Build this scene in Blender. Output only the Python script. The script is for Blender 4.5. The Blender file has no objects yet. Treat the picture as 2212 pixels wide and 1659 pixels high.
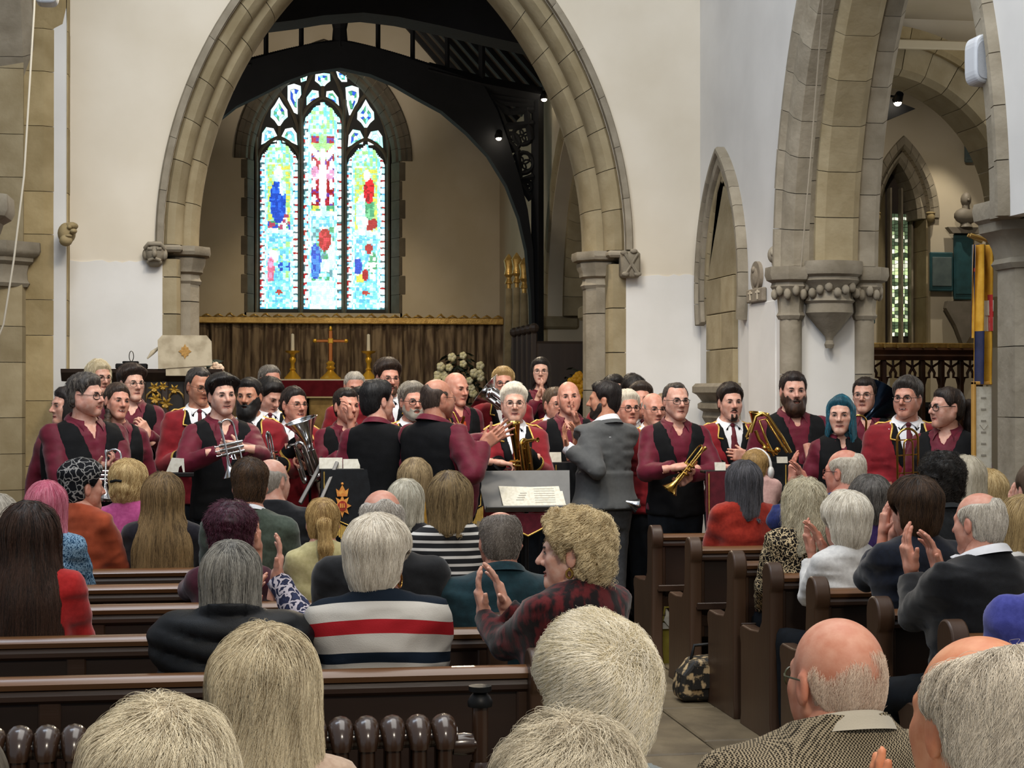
import bpy, bmesh, math, random, os
import numpy as np
from mathutils import Matrix, Vector
C = bpy.context.scene.collection
SC = bpy.context.scene
RNG = np.random.default_rng(7)
random.seed(7)
# ------------------------------------------------------------------ camera
FPX, IW, IH = 3800.0, 2212, 1659
VPX, HZY, CAMZ = 510.0, 848.0, 1.72
YAW = math.atan((IW / 2 - VPX) / FPX)
PITCH = math.atan((HZY - IH / 2) / FPX * math.cos(YAW))
cam = bpy.data.objects.new('camera', bpy.data.cameras.new('camera'))
C.objects.link(cam)
cam.location = (0, 0, CAMZ)
cam.rotation_euler = (math.pi / 2 + PITCH, 0, -YAW)
cam.data.sensor_width = 36
cam.data.lens = 36 * FPX / IW
cam.data.clip_end = 200
cam.data.clip_start = 0.05
SC.camera = cam
CR = np.array(cam.rotation_euler.to_matrix())
CP = np.array([0, 0, CAMZ])

def at(px, py, d=None, s=None, Y=None, X=None, Z=None):
    """world point seen at pixel px,py: at camera depth d, scale s (pixels per metre) or on a plane"""
    r = CR @ np.array([(px - IW / 2) / FPX, -(py - IH / 2) / FPX, -1.0])
    if s is not None: d = FPX / s
    if Y is not None: d = Y / r[1]
    if X is not None: d = X / r[0]
    if Z is not None: d = (Z - CAMZ) / r[2]
    return CP + r * d

# ------------------------------------------------------------------ world, lamps, exposure
w = bpy.data.worlds.new('world'); SC.world = w; w.use_nodes = True
XN_ = -1.42
bg = w.node_tree.nodes['Background']
bg.inputs[0].default_value = (0.86, 0.92, 1.0, 1)
bg.inputs[1].default_value = 0.30
def area(name, loc, target, size, power, col=(1, 1, 1), sy=None, spread=None):
    l = bpy.data.lights.new(name, 'AREA'); l.energy = power; l.color = col; l.size = size
    if sy: l.shape = 'RECTANGLE'; l.size_y = sy
    if spread: l.spread = math.radians(spread)
    o = bpy.data.objects.new(name, l); C.objects.link(o); o.location = loc
    o.rotation_euler = (Vector(target) - Vector(loc)).to_track_quat('-Z', 'Y').to_euler()
    return o
def spot(name, loc, target, power, angle=60, blend=.6, col=(1, .86, .66), r=.08):
    l = bpy.data.lights.new(name, 'SPOT'); l.energy = power; l.color = col
    l.spot_size = math.radians(angle); l.spot_blend = blend; l.shadow_soft_size = r
    o = bpy.data.objects.new(name, l); C.objects.link(o); o.location = loc
    o.rotation_euler = (Vector(target) - Vector(loc)).to_track_quat('-Z', 'Y').to_euler()
    return o
area('roof_daylight', (1.4, 7.0, 8.6), (1.4, 8.5, 0), 5.0, 330, (1, .97, .92), 9)
area('clerestory_daylight', (-1.2, 8.0, 7.4), (4.2, 13.5, 3.6), 1.2, 130, (.72, .84, 1.0), 6)
spot('nave_lamp', (1.4, 9.6, 6.8), (1.2, 13.2, 1.4), 420, 75, .8, (1, .88, .72), .25)
spot('nave_lamp', (3.4, 9.2, 6.6), (3.4, 12.4, 1.3), 200, 70, .8, (1, .90, .76), .25)
spot('nave_lamp', (0.2, 9.2, 6.6), (.3, 13.5, 3.2), 200, 75, .8, (1, .88, .70), .25)
spot('nave_lamp', (1.0, -.6, 5.2), (1.1, 3.4, 1.2), 480, 95, .8, (1, .88, .72), .4)
area('aisle_fill', (9.1, 12.6, 3.4), (6.0, 13.6, 4.2), 2.5, 60, (.95, .97, 1.0), 1.8)  # added fill light to brighten the aisle; no window is built here
area('chancel_fill', (XN_ + .1, 21.5, 3.8), (4.1, 22.5, 3.4), 3.5, 46, (1, .90, .76), 2.0)  # added warm fill by the north wall, lifts the chancel; not a window
spot('chancel_lamp', (3.0, 21.6, 5.0), (0.8, 16.4, 1.5), 420, 70, .7, (1, .83, .6))
spot('chancel_lamp', (3.0, 22.0, 4.7), (1.7, 27.6, 2.8), 95, 80, .8, (1, .80, .55))
spot('chancel_lamp', (1.4, 16.3, 5.6), (1.4, 14.3, 1.5), 330, 90, .7, (1, .84, .62))
spot('chancel_lamp', (2.9, 16.2, 5.4), (2.4, 14.0, 1.6), 260, 80, .7, (1, .84, .62))
spot('chancel_lamp', (1.4, 24.2, 5.6), (1.4, 27.8, 7.6), 120, 80, .8, (1, .86, .68))  # added uplight without a fitting, brightens the plaster of the east gable
spot('sanctuary_spot', (2.3, 23.0, 5.0), (2.6, 25.2, 2.2), 90, 40, .7, (1, .88, .66))  # added spot without a fitting, brightens the white rose arrangement
spot('sanctuary_spot', (1.4, 24.5, 5.0), (1.4, 27.3, 2.6), 95, 75, .7, (1, .80, .52))
spot('aisle_lamp', (8.05, 18.7, 5.6), (8.1, 19.5, 2.6), 110, 44, .5, (1, .90, .72), .03)
spot('aisle_lamp', (6.85, 18.7, 5.6), (6.9, 19.5, 2.6), 80, 40, .5, (1, .90, .72), .03)
spot('aisle_lamp', (6.4, 15.7, 5.4), (7.4, 19.0, 2.0), 120, 95, .8, (1, .88, .70))
SC.view_settings.view_transform = 'Standard'
SC.view_settings.look = 'None'
SC.view_settings.gamma = 1
SC.view_settings.use_curve_mapping = False
SC.view_settings.exposure = 0.55
SC.cycles.max_bounces = 5
SC.cycles.diffuse_bounces = 3
SC.cycles.glossy_bounces = 3
SC.cycles.transmission_bounces = 3
SC.cycles.transparent_max_bounces = 4
SC.cycles.caustics_reflective = False
SC.cycles.caustics_refractive = False
SC.cycles.use_denoising = True

# ------------------------------------------------------------------ materials
def lin(h):
    if not isinstance(h, str): return tuple(h)
    h = h.lstrip('#'); c = [int(h[i:i + 2], 16) / 255 for i in (0, 2, 4)]
    return tuple(x / 12.92 if x <= .04045 else ((x + .055) / 1.055) ** 2.4 for x in c)
_mats = {}
class NT:
    def __init__(self, m): self.t = m.node_tree; self.n = self.t.nodes; self.l = self.t.links
    def new(self, typ, **k):
        n = self.n.new(typ)
        for a, v in k.items():
            if a.startswith('i_'): n.inputs[a[2:].replace('_', ' ')].default_value = v
            else: setattr(n, a, v)
        return n
    def ln(self, a, b): self.l.new(a, b)
def mat(name, col, rough=.7, col2=None, scale=6, bump=0, bscale=None, metal=0, spec=.5, rnd=0, stretch=None, detail=4, contrast=(.35, .65), sheen=0, attr=None, sss=0, emit=0, coat=0, bdist=.01):
    """procedural principled material: two colours mixed by noise, bump, per-object variation"""
    if name in _mats: return _mats[name]
    m = bpy.data.materials.new(name); m.use_nodes = True; _mats[name] = m
    N = NT(m); b = N.n['Principled BSDF']; c = lin(col)
    b.inputs['Roughness'].default_value = rough; b.inputs['Metallic'].default_value = metal
    b.inputs['Specular IOR Level'].default_value = spec
    if sheen: b.inputs['Sheen Weight'].default_value = sheen
    if coat: b.inputs['Coat Weight'].default_value = coat; b.inputs['Coat Roughness'].default_value = .15
    if sss:
        b.inputs['Subsurface Weight'].default_value = sss; b.inputs['Subsurface Radius'].default_value = (.012, .004, .002); b.inputs['Subsurface Scale'].default_value = 1.0
    tc = N.new('ShaderNodeTexCoord'); mp = N.new('ShaderNodeMapping'); N.ln(tc.outputs['Object'], mp.inputs[0])
    if stretch: mp.inputs['Scale'].default_value = stretch
    out = None
    if attr:
        a = N.new('ShaderNodeAttribute', attribute_name=attr); out = a.outputs['Color']
    if col2 is not None:
        nz = N.new('ShaderNodeTexNoise'); nz.inputs['Scale'].default_value = scale; nz.inputs['Detail'].default_value = detail
        N.ln(mp.outputs[0], nz.inputs['Vector'])
        if rnd:
            oi = N.new('ShaderNodeObjectInfo'); ad = N.new('ShaderNodeVectorMath', operation='MULTIPLY_ADD')
            ad.inputs[1].default_value = (37, 11, 23); N.ln(oi.outputs['Random'], ad.inputs[0]); N.ln(mp.outputs[0], ad.inputs[2]); N.ln(ad.outputs[0], nz.inputs['Vector'])
        rp = N.new('ShaderNodeValToRGB'); rp.color_ramp.elements[0].position = contrast[0]; rp.color_ramp.elements[1].position = contrast[1]
        rp.color_ramp.elements[0].color = c + (1,); rp.color_ramp.elements[1].color = lin(col2) + (1,)
        N.ln(nz.outputs[0], rp.inputs[0])
        if out is not None:
            mx = N.new('ShaderNodeMix', data_type='RGBA', blend_type='MULTIPLY'); mx.inputs[0].default_value = 1
            N.ln(out, mx.inputs[6]); N.ln(rp.outputs[0], mx.inputs[7]); out = mx.outputs[2]
        else: out = rp.outputs[0]
    if rnd:
        oi = N.new('ShaderNodeObjectInfo'); mr = N.new('ShaderNodeMapRange'); mr.inputs['To Min'].default_value = 1 - rnd; mr.inputs['To Max'].default_value = 1 + rnd * .7
        N.ln(oi.outputs['Random'], mr.inputs[0]); hs = N.new('ShaderNodeHueSaturation'); N.ln(mr.outputs[0], hs.inputs['Value'])
        if out is None: hs.inputs['Color'].default_value = c + (1,)
        else: N.ln(out, hs.inputs['Color'])
        out = hs.outputs[0]
    if out is None: b.inputs['Base Color'].default_value = c + (1,)
    else: N.ln(out, b.inputs['Base Color'])
    if emit:
        b.inputs['Emission Strength'].default_value = emit
        if out is None: b.inputs['Emission Color'].default_value = c + (1,)
        else: N.ln(out, b.inputs['Emission Color'])
    if bump:
        n2 = N.new('ShaderNodeTexNoise'); n2.inputs['Scale'].default_value = bscale or scale * 4; n2.inputs['Detail'].default_value = 6
        N.ln(mp.outputs[0], n2.inputs['Vector'])
        bp = N.new('ShaderNodeBump'); bp.inputs['Strength'].default_value = bump; bp.inputs['Distance'].default_value = bdist
        N.ln(n2.outputs[0], bp.inputs['Height']); N.ln(bp.outputs[0], b.inputs['Normal'])
    return m

# ------------------------------------------------------------------ mesh kit
def tag(o, label=None, cat=None, group=None, kind=None):
    if label: o['label'] = label
    if cat: o['category'] = cat
    if group: o['group'] = group
    if kind: o['kind'] = kind
    return o
def empty(name, loc=(0, 0, 0), rz=0, label=None, cat=None, group=None, kind=None, parent=None):
    o = bpy.data.objects.new(name, None); C.objects.link(o); o.location = loc; o.rotation_euler = (0, 0, rz)
    o.empty_display_size = .1
    if parent: o.parent = parent
    return tag(o, label, cat, group, kind)
def link(name, me, parent=None, loc=None):
    o = bpy.data.objects.new(name, me); C.objects.link(o)
    if parent: o.parent = parent
    if loc is not None: o.location = loc
    return o
def smooth_mesh(me, angle=None):
    me.polygons.foreach_set('use_smooth', np.ones(len(me.polygons), bool))
    if angle is not None:
        try: me.set_sharp_from_angle(angle=math.radians(angle))
        except Exception: pass
def npmesh(name, V, F, mats, fm=None, smooth=True, colors=None):
    """mesh from numpy vertices and quads (or list of faces)"""
    me = bpy.data.meshes.new(name); V = np.asarray(V, np.float32)
    if isinstance(F, np.ndarray):
        k = F.shape[1]; n = len(F)
        me.vertices.add(len(V)); me.vertices.foreach_set('co', V.ravel())
        me.loops.add(n * k); me.loops.foreach_set('vertex_index', F.astype(np.int32).ravel())
        me.polygons.add(n); me.polygons.foreach_set('loop_start', np.arange(0, n * k, k, dtype=np.int32))
        try: me.polygons.foreach_set('loop_total', np.full(n, k, np.int32))
        except Exception: pass
        me.update(calc_edges=True)
    else:
        me.from_pydata(V.tolist(), [], F); me.update()
    for m in (mats if isinstance(mats, (list, tuple)) else [mats]): me.materials.append(m)
    if fm is not None: me.polygons.foreach_set('material_index', np.asarray(fm, np.int32))
    if smooth: smooth_mesh(me, smooth if not isinstance(smooth, bool) else None)
    if colors is not None:
        a = me.color_attributes.new('col', 'FLOAT_COLOR', 'POINT'); c4 = np.ones((len(V), 4), np.float32); c4[:, :3] = colors; a.data.foreach_set('color', c4.ravel())
    return me
class MB:
    """collects simple solids and links them as ONE mesh object"""
    def __init__(self): self.v = []; self.f = []
    def add(self, vs, fs):
        n = len(self.v); self.v += [tuple(map(float, p)) for p in vs]; self.f += [tuple(i + n for i in q) for q in fs]; return self
    def box(self, a, b, ch=0, M=None):
        (x0, y0, z0), (x1, y1, z1) = a, b
        x0, x1 = min(x0, x1), max(x0, x1); y0, y1 = min(y0, y1), max(y0, y1); z0, z1 = min(z0, z1), max(z0, z1)
        if not ch:
            vs = [(x, y, z) for x in (x0, x1) for y in (y0, y1) for z in (z0, z1)]
            fs = [(0, 1, 3, 2), (4, 6, 7, 5), (0, 4, 5, 1), (2, 3, 7, 6), (0, 2, 6, 4), (1, 5, 7, 3)]
        else:
            ch = min(ch, (x1 - x0) / 2.1, (y1 - y0) / 2.1, (z1 - z0) / 2.1)
            vs = []; idx = {}
            lo = (x0, y0, z0); hi = (x1, y1, z1)
            for s in [(i, j, k) for i in (0, 1) for j in (0, 1) for k in (0, 1)]:
                for ax in range(3):
                    p = []
                    for t in range(3):
                        e = hi[t] if s[t] else lo[t]
                        if t != ax: e += -ch if s[t] else ch
                        p.append(e)
                    idx[(s, ax)] = len(vs); vs.append(tuple(p))
            fs = []
            for ax in range(3):
                u, v = (ax + 1) % 3, (ax + 2) % 3
                for sd in (0, 1):
                    q = []
                    for (a_, b_) in ((0, 0), (1, 0), (1, 1), (0, 1)):
                        s = [0, 0, 0]; s[ax] = sd; s[u] = a_; s[v] = b_; q.append(idx[(tuple(s), ax)])
                    fs.append(tuple(q if sd else q[::-1]))
            for ax in range(3):      # edges along ax
                u, v = (ax + 1) % 3, (ax + 2) % 3
                for a_ in (0, 1):
                    for b_ in (0, 1):
                        s0 = [0, 0, 0]; s0[u] = a_; s0[v] = b_; s1 = list(s0); s1[ax] = 1
                        q = (idx[(tuple(s0), u)], idx[(tuple(s1), u)], idx[(tuple(s1), v)], idx[(tuple(s0), v)])
                        fs.append(q if (a_ ^ b_) else q[::-1])
            for s in [(i, j, k) for i in (0, 1) for j in (0, 1) for k in (0, 1)]:
                q = (idx[(s, 0)], idx[(s, 1)], idx[(s, 2)]); fs.append(q if sum(s) % 2 else q[::-1])
        if M is not None: vs = [tuple(M @ Vector(p)) for p in vs]
        return self.add(vs, fs)
    def prism(self, poly, a, b, axis='y', M=None):
        """extrude a 2D polygon (list of (u,v)) from a to b along axis; u,v are the other two axes in xyz order"""
        n = len(poly); vs = []
        for t in (a, b):
            for (u, v) in poly:
                vs.append({'x': (t, u, v), 'y': (u, t, v), 'z': (u, v, t)}[axis])
        fs = [tuple(range(n)), tuple(range(2 * n - 1, n - 1, -1))] + [(i, i + n, (i + 1) % n + n, (i + 1) % n) for i in range(n)]
        if M is not None: vs = [tuple(M @ Vector(p)) for p in vs]
        return self.add(vs, fs)
    def lathe(self, prof, n=20, M=None, a0=0, a1=2 * math.pi):
        """revolve (r,z) profile about z"""
        full = abs(a1 - a0 - 2 * math.pi) < 1e-6; k = n if full else n + 1; vs = []
        for i in range(k):
            a = a0 + (a1 - a0) * i / n
            for (r, z) in prof: vs.append((r * math.cos(a), r * math.sin(a), z))
        m = len(prof); fs = []
        for i in range(n):
            j = (i + 1) % k
            for t in range(m - 1): fs.append((i * m + t, j * m + t, j * m + t + 1, i * m + t + 1))
        if M is not None: vs = [tuple(M @ Vector(p)) for p in vs]
        return self.add(vs, fs)
    def tube(self, pts, r, n=8, closed=False, cap=True):
        P = np.array(pts, float); m = len(P)
        R = np.broadcast_to(np.asarray(r, float), (m,))
        T = np.gradient(P, axis=0) if not closed else (np.roll(P, -1, 0) - np.roll(P, 1, 0))
        T /= np.linalg.norm(T, axis=1)[:, None] + 1e-12
        up = np.array([0, 0, 1.]) if abs(T[0][2]) < .9 else np.array([1., 0, 0])
        u = np.cross(T[0], up); u /= np.linalg.norm(u); vs = []
        for i in range(m):
            u = u - T[i] * (u @ T[i]); u /= np.linalg.norm(u) + 1e-12; v = np.cross(T[i], u)
            for k in range(n):
                a = 2 * math.pi * k / n; vs.append(P[i] + R[i] * (math.cos(a) * u + math.sin(a) * v))
        fs = []
        for i in range(m if closed else m - 1):
            j = (i + 1) % m
            for k in range(n): fs.append((i * n + k, i * n + (k + 1) % n, j * n + (k + 1) % n, j * n + k))
        if cap and not closed: fs += [tuple(range(n - 1, -1, -1)), tuple((m - 1) * n + k for k in range(n))]
        return self.add(vs, fs)
    def ball(self, c, r, n=10, m=7):
        r = (r, r, r) if not isinstance(r, (tuple, list)) else r; vs = [(c[0], c[1], c[2] - r[2])]; fs = []
        for i in range(1, m):
            t = -math.pi / 2 + math.pi * i / m
            for k in range(n):
                a = 2 * math.pi * k / n; vs.append((c[0] + r[0] * math.cos(t) * math.cos(a), c[1] + r[1] * math.cos(t) * math.sin(a), c[2] + r[2] * math.sin(t)))
        vs.append((c[0], c[1], c[2] + r[2])); L = len(vs) - 1
        for k in range(n):
            fs.append((0, 1 + (k + 1) % n, 1 + k)); fs.append((L, 1 + (m - 2) * n + k, 1 + (m - 2) * n + (k + 1) % n))
            for i in range(m - 2): fs.append((1 + i * n + k, 1 + i * n + (k + 1) % n, 1 + (i + 1) * n + (k + 1) % n, 1 + (i + 1) * n + k))
        return self.add(vs, fs)
    def build(self, name, m, parent=None, smooth=None, loc=None, flip=False):
        me = bpy.data.meshes.new(name); me.from_pydata(self.v, [], self.f); me.update()
        bm = bmesh.new(); bm.from_mesh(me); bmesh.ops.recalc_face_normals(bm, faces=bm.faces); bm.to_mesh(me); bm.free()
        me.materials.append(m)
        if smooth: smooth_mesh(me, smooth)
        return link(name, me, parent, loc)
def struct(o): o['kind'] = 'structure'; return o
# ================================================================== the church
YA = 15.5                      # front face of the chancel-arch wall
YE = 27.8                      # east wall of the chancel
XN, XS = -1.42, 4.16           # north and south faces of the nave
plaster = mat('plaster', '#dbd1be', .9, '#e5dccb', 1.3, bump=.12, bscale=9, spec=.15)
plaster_cool = mat('plaster_cool', '#d4d2ce', .9, '#dedcd8', 1.5, bump=.15, bscale=8, spec=.15)
plaster_low = mat('limewash_lower', '#e0ded9', .85, '#e8e6e2', 2, bump=.2, bscale=7, spec=.15)
plaster_tan = mat('plaster_chancel', '#bfb39c', .9, '#c9beaa', 1.5, bump=.1, bscale=9, spec=.15)
stone_m = mat('limestone', '#8f8163', .85, '#a39679', 5, bump=.35, bscale=30, rnd=.16, contrast=(.3, .7), spec=.25)
stone_g = mat('limestone_grey', '#857c6b', .87, '#9d9483', 6, bump=.4, bscale=28, rnd=.15, contrast=(.3, .7), spec=.25)
stone_y = mat('limestone_honey', '#97855f', .85, '#ae9c76', 5, bump=.4, bscale=26, rnd=.18, contrast=(.3, .7), spec=.25)
mortar = mat('mortar', '#8d8068', .95, '#7b6f58', 12, bump=.2)
oak_dark = mat('dark_oak', '#2b211b', .55, '#382b22', 4, bump=.2, bscale=20, stretch=(1, 1, .2))
roof_wood = mat('roof_timber', '#101115', .8, '#17181c', 3, bump=.25, bscale=14)
roof_board = mat('roof_boards', '#4a3f34', .8, '#584a3d', 3, bump=.2, rnd=.1)

# ---- floor
floor_core = mat('floor_bedding', '#5d5443', .95, '#6b6150', 8)
slab_m = mat('floor_slab', '#544a3a', .45, '#786b54', 3.2, bump=.25, bscale=14, rnd=.28, contrast=(.3, .72), spec=.4)
b = MB(); b.box((-8, -4, -.3), (12, 30, -.03)); fl = struct(b.build('floor', floor_core))
X0 = 1.02; rs = random.Random(3)
cols = [(1.02, 1.62), (1.62, 2.28), (2.28, 2.66)]
for ci, (xa, xb) in enumerate(cols):
    y = 3.6 - ci * .21
    while y < 12.6:
        L = rs.choice([.55, .7, .9, 1.1]); b = MB(); dz = rs.uniform(-.004, .004)
        b.box((xa + .006, y + .006, -.05), (xb - .006, y + L - .006, dz), .008); b.build('slab', slab_m, fl); y += L
for (xa, xb, ya, yb) in [(-1.5, 1.02, 3.2, 12.9), (2.66, 9, 3.2, 12.9), (1.02, 2.66, 12.6, 12.9)]:
    b = MB(); nx = max(1, int((xb - xa) / .9)); ny = max(1, int((yb - ya) / .9))
    for i in range(nx):
        for j in range(ny):
            b.box((xa + (xb - xa) * i / nx + .006, ya + (yb - ya) * j / ny + .006, -.05), (xa + (xb - xa) * (i + 1) / nx - .006, ya + (yb - ya) * (j + 1) / ny - .006, 0), .006)
    o = b.build('paving', slab_m, fl); o['kind'] = 'stuff'
b = MB(); b.box((XN, 13.0, -.05), (XS, YE, .17), .01); b.build('choir_step', slab_m, fl)
b = MB(); b.box((XN, 15.2, .1), (XS, YE, .36), .01); b.build('chancel_step', slab_m, fl)
b = MB(); b.box((XN, 22.5, .3), (XS, YE, .9), .01); b.build('sanctuary_step', slab_m, fl)

# ---- pointed arches: rings of separate voussoirs
def arch_curve(xl, xr, zs, R):
    """left arc centre, right arc centre and apex angle of a two-centred arch"""
    cl = xl + R; cr = xr - R; xm = (xl + xr) / 2
    return cl, cr
def ring(prof, xl, xr, zs, R, n, matl, parent, plane='xz', off=0, gap=.006, sub=4, name='stone', jitter=.0, only=None, a_from=0):
    """voussoirs along a two-centred pointed arch. prof: (radial outwards from the intrados, depth) polygon.
    plane 'xz': the arch stands across x, depth along +y from off; 'yz': across y, depth along +x."""
    xm = (xl + xr) / 2
    for side in (0, 1):
        if only is not None and side != only: continue
        cx = xl + R if side == 0 else xr - R
        rmax = max(p[0] for p in prof); rmin = min(p[0] for p in prof)
        for i in range(n):
            vs = []; jr = rs.uniform(-jitter, jitter)
            for k in range(sub + 1):
                for (r, dp) in prof:
                    rr = R + r
                    aend = math.acos(max(-1, min(1, abs(cx - xm) / rr))) if (cx - xm) * (1 if side == 0 else -1) > 0 else math.pi / 2 + math.asin(min(1, abs(cx - xm) / rr))
                    t = (i + k / sub) / n
                    a = a_from + (aend - a_from) * t
                    g = gap / rr / 2
                    if k == 0: a += g
                    if k == sub and i < n - 1: a -= g
                    x = cx - rr * math.cos(a) if side == 0 else cx + rr * math.cos(a)
                    z = zs + rr * math.sin(a)
                    d = off + dp + (jr if dp == min(p[1] for p in prof) else 0)
                    vs.append((x, d, z) if plane == 'xz' else (d, x, z))
            m = len(prof); fs = [tuple(range(m)), tuple(range((sub + 1) * m - 1, sub * m - 1, -1))]
            for k in range(sub):
                for q in range(m): fs.append((k * m + q, (k + 1) * m + q, (k + 1) * m + (q + 1) % m, k * m + (q + 1) % m))
            bb = MB(); bb.add(vs, fs); bb.build(name, matl, parent, smooth=35)
def arch_wall(x0, x1, z0, z1, xl, xr, zs, R, y0, y1, plane='xz', nseg=20, zfloor=0):
    """solid wall x0..x1, z0..z1, thickness y0..y1 with a pointed opening; returns MB"""
    xm = (xl + xr) / 2; pts = [(xl, zfloor)]
    for k in range(nseg + 1):
        a = math.acos((xl + R - xm) / R) * k / nseg; pts.append((xl + R - R * math.cos(a), zs + R * math.sin(a)))
    for k in range(nseg, -1, -1):
        a = math.acos((xl + R - xm) / R) * k / nseg; pts.append((xr - R + R * math.cos(a), zs + R * math.sin(a)))
    pts.append((xr, zfloor)); n = len(pts); half = n // 2
    bb = MB()
    outer = [(x0, zfloor), (x0, z1), (x1, z1), (x1, zfloor)]
    def P(u, v, d): return (u, d, v) if plane == 'xz' else (d, u, v)
    for d, fl_ in ((y0, 0), (y1, 1)):
        # strips: left part, right part triangulated by quads to the wall's edges
        for k in range(n - 1):
            a_, b_ = pts[k], pts[k + 1]
            ex = x0 if k < half - 0 else x1
            if k < half:
                q = [(x0, a_[1]), a_, b_, (x0, b_[1])]
            else:
                q = [a_, (x1, a_[1]), (x1, b_[1]), b_]
            bb.add([P(u, v, d) for u, v in q], [(0, 1, 2, 3)])
        za = max(p[1] for p in pts)
        bb.add([P(x0, za, d), P(x1, za, d), P(x1, z1, d), P(x0, z1, d)], [(0, 1, 2, 3)])
    for k in range(n - 1):
        bb.add([P(*pts[k], y0), P(*pts[k + 1], y0), P(*pts[k + 1], y1), P(*pts[k], y1)], [(0, 1, 2, 3)])
    return bb

# ---- chancel arch wall (east wall of the nave)
AL, AR, ZS, AR_R = -0.33, 3.17, 3.0, 3.50          # inner opening, springing, radius
ew = struct(arch_wall(XN - .6, XS + .7, 0, 7.6, AL - .29, AR + .29, ZS, AR_R + .29, YA, YA + .75).build('wall_east', plaster))
def slabwall(name, a, b_, m, parent=None):
    bb = MB(); bb.box(a, b_); o = bb.build(name, m, parent); return o if parent else struct(o)
# lower limewash coat, 8 mm proud, with its ragged top line at z=2.83
def coat(x0, x1, z1, y):
    bb = MB(); n = 14; ps = [(x0, 0.0)]
    for i in range(n + 1): ps.append((x0 + (x1 - x0) * i / n, z1 + rs.uniform(-.012, .012)))
    ps.append((x1, 0.0)); bb.prism(ps, y - .008, y + .01, 'y'); return bb
coat(XN, AL - .30, 2.85, YA).build('limewash', plaster_low, ew)
coat(AR + .30, XS, 2.78, YA).build('limewash', plaster_low, ew)
ca = struct(empty('trim_1', ((AL + AR) / 2, YA, 0)))
ca.location = (0, 0, 0)
hood = [(.335, -.075), (.395, -.075), (.415, -.03), (.415, .02), (.335, .02)]
outer = [(.19, .02), (.225, -.012), (.30, -.012), (.335, .02), (.345, .05), (.345, .40), (.15, .40), (.15, .10), (.165, .05)]
inner = [(-.0, .30), (.035, .21), (.075, .17), (.15, .17), (.17, .22), (.17, .62), (.075, .66), (.035, .62), (0, .53)]
hood, outer, inner = [[(r * .87, d) for r, d in pr] for pr in (hood, outer, inner)]
ring(hood, AL, AR, ZS, AR_R, 9, stone_g, ca, off=YA, gap=.004)
ring(outer, AL, AR, ZS, AR_R, 11, stone_m, ca, off=YA, jitter=.004)
ring(inner, AL, AR, ZS, AR_R, 10, stone_m, ca, off=YA, jitter=.004)
for sx, xe in ((-1, AL), (1, AR)):
    z = .0; i = 0
    while z < ZS - .2:                       # jambs in courses
        h = min(rs.choice([.32, .4, .48]), ZS - .12 - z)
        if ZS - .12 - z - h < .15: h = ZS - .12 - z
        bb = MB()
        bb.prism([(xe + sx * .15, YA + .05), (xe + sx * .18, YA - .004), (xe + sx * .30, YA - .004), (xe + sx * .30, YA + .42), (xe + sx * .15, YA + .42)], z + .004, z + h - .004, 'z')
        bb.build('stone', stone_m, ca)
        z += h
    z = 0
    while z < ZS - .36:                      # half-octagonal respond shaft
        h = min(rs.choice([.5, .62, .7]), ZS - .32 - z)
        if ZS - .32 - z - h < .15: h = ZS - .32 - z
        bb = MB(); ps = []
        for k in range(8):
            a = math.pi / 8 + k * math.pi / 4; ps.append((xe + sx * .12 + .135 * math.cos(a), YA + .38 + .20 * math.sin(a)))
        bb.prism(ps, z + .004, z + h - .004, 'z'); bb.build('shaft_stone', stone_g, ca); z += h
    bb = MB()                                # moulded capital
    M = Matrix.Translation((xe + sx * .12, YA + .38, 0)) @ Matrix.Diagonal((.84, 1.15, 1, 1)) @ Matrix.Rotation(math.pi / 8, 4, 'Z')
    bb.lathe([(.0, ZS - .33), (.17, ZS - .33), (.19, ZS - .30), (.17, ZS - .27), (.165, ZS - .24), (.20, ZS - .22), (.205, ZS - .18), (.225, ZS - .15), (.235, ZS - .10), (.215, ZS - .09), (.275, ZS - .075), (.29, ZS - .045), (.285, ZS), (0, ZS)], 8, M)
    bb.build('capital', stone_g, ca, smooth=30)
    bb = MB(); bb.box((xe + sx * .13, YA - .055, ZS - .065), (xe + sx * .38, YA + .30, ZS - .004), .02); bb.build('abacus', stone_g, ca)

# ---- north wall and arcade
cw = plaster_cool
nw = slabwall('wall_north', (XN - .5, 15.25, 0), (XN, YA + .1, 7.6), cw)
n_tr = struct(empty('trim_2', (0, 0, 0)))
def course_block(name, parent, m, polyxy, z0, z1, hs=(.3, .36, .46, .55), gap=.005):
    z = z0
    while z < z1 - .01:
        h = rs.choice(hs)
        if z1 - z - h < .16: h = z1 - z
        bb = MB(); cx = sum(p[0] for p in polyxy) / len(polyxy); cy = sum(p[1] for p in polyxy) / len(polyxy); k = 1 + rs.uniform(-.006, .006)
        bb.prism([(cx + (x - cx) * k, cy + (y - cy) * k) for x, y in polyxy], z + gap / 2, z + h - gap / 2, 'z')
        bb.build(name, m, parent); z += h
yr = 15.22
course_block('stone', n_tr, stone_y, [(XN + .01, yr + .1), (XN - .18, yr - .02), (XN - .36, yr - .02), (XN - .36, yr + .4), (XN + .01, yr + .4)], 0, 5.6)
course_block('stone', n_tr, stone_m, [(XN - .30, yr + .1), (XN - .34, yr - .12), (XN - .50, yr - .2), (XN - .72, yr - .2), (XN - .88, yr - .12), (XN - .9, yr + .4), (XN - .3, yr + .4)], 0, 2.62)
course_block('stone', n_tr, stone_g, [(XN - .90, yr + .1), (XN - .98, yr - .02), (XN - 1.2, yr - .02), (XN - 1.2, yr + .4), (XN - .9, yr + .4)], 0, 5.6)
bb = MB(); M = Matrix.Translation((XN - .61, yr + .06, 0)) @ Matrix.Rotation(math.pi / 8, 4, 'Z')
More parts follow.
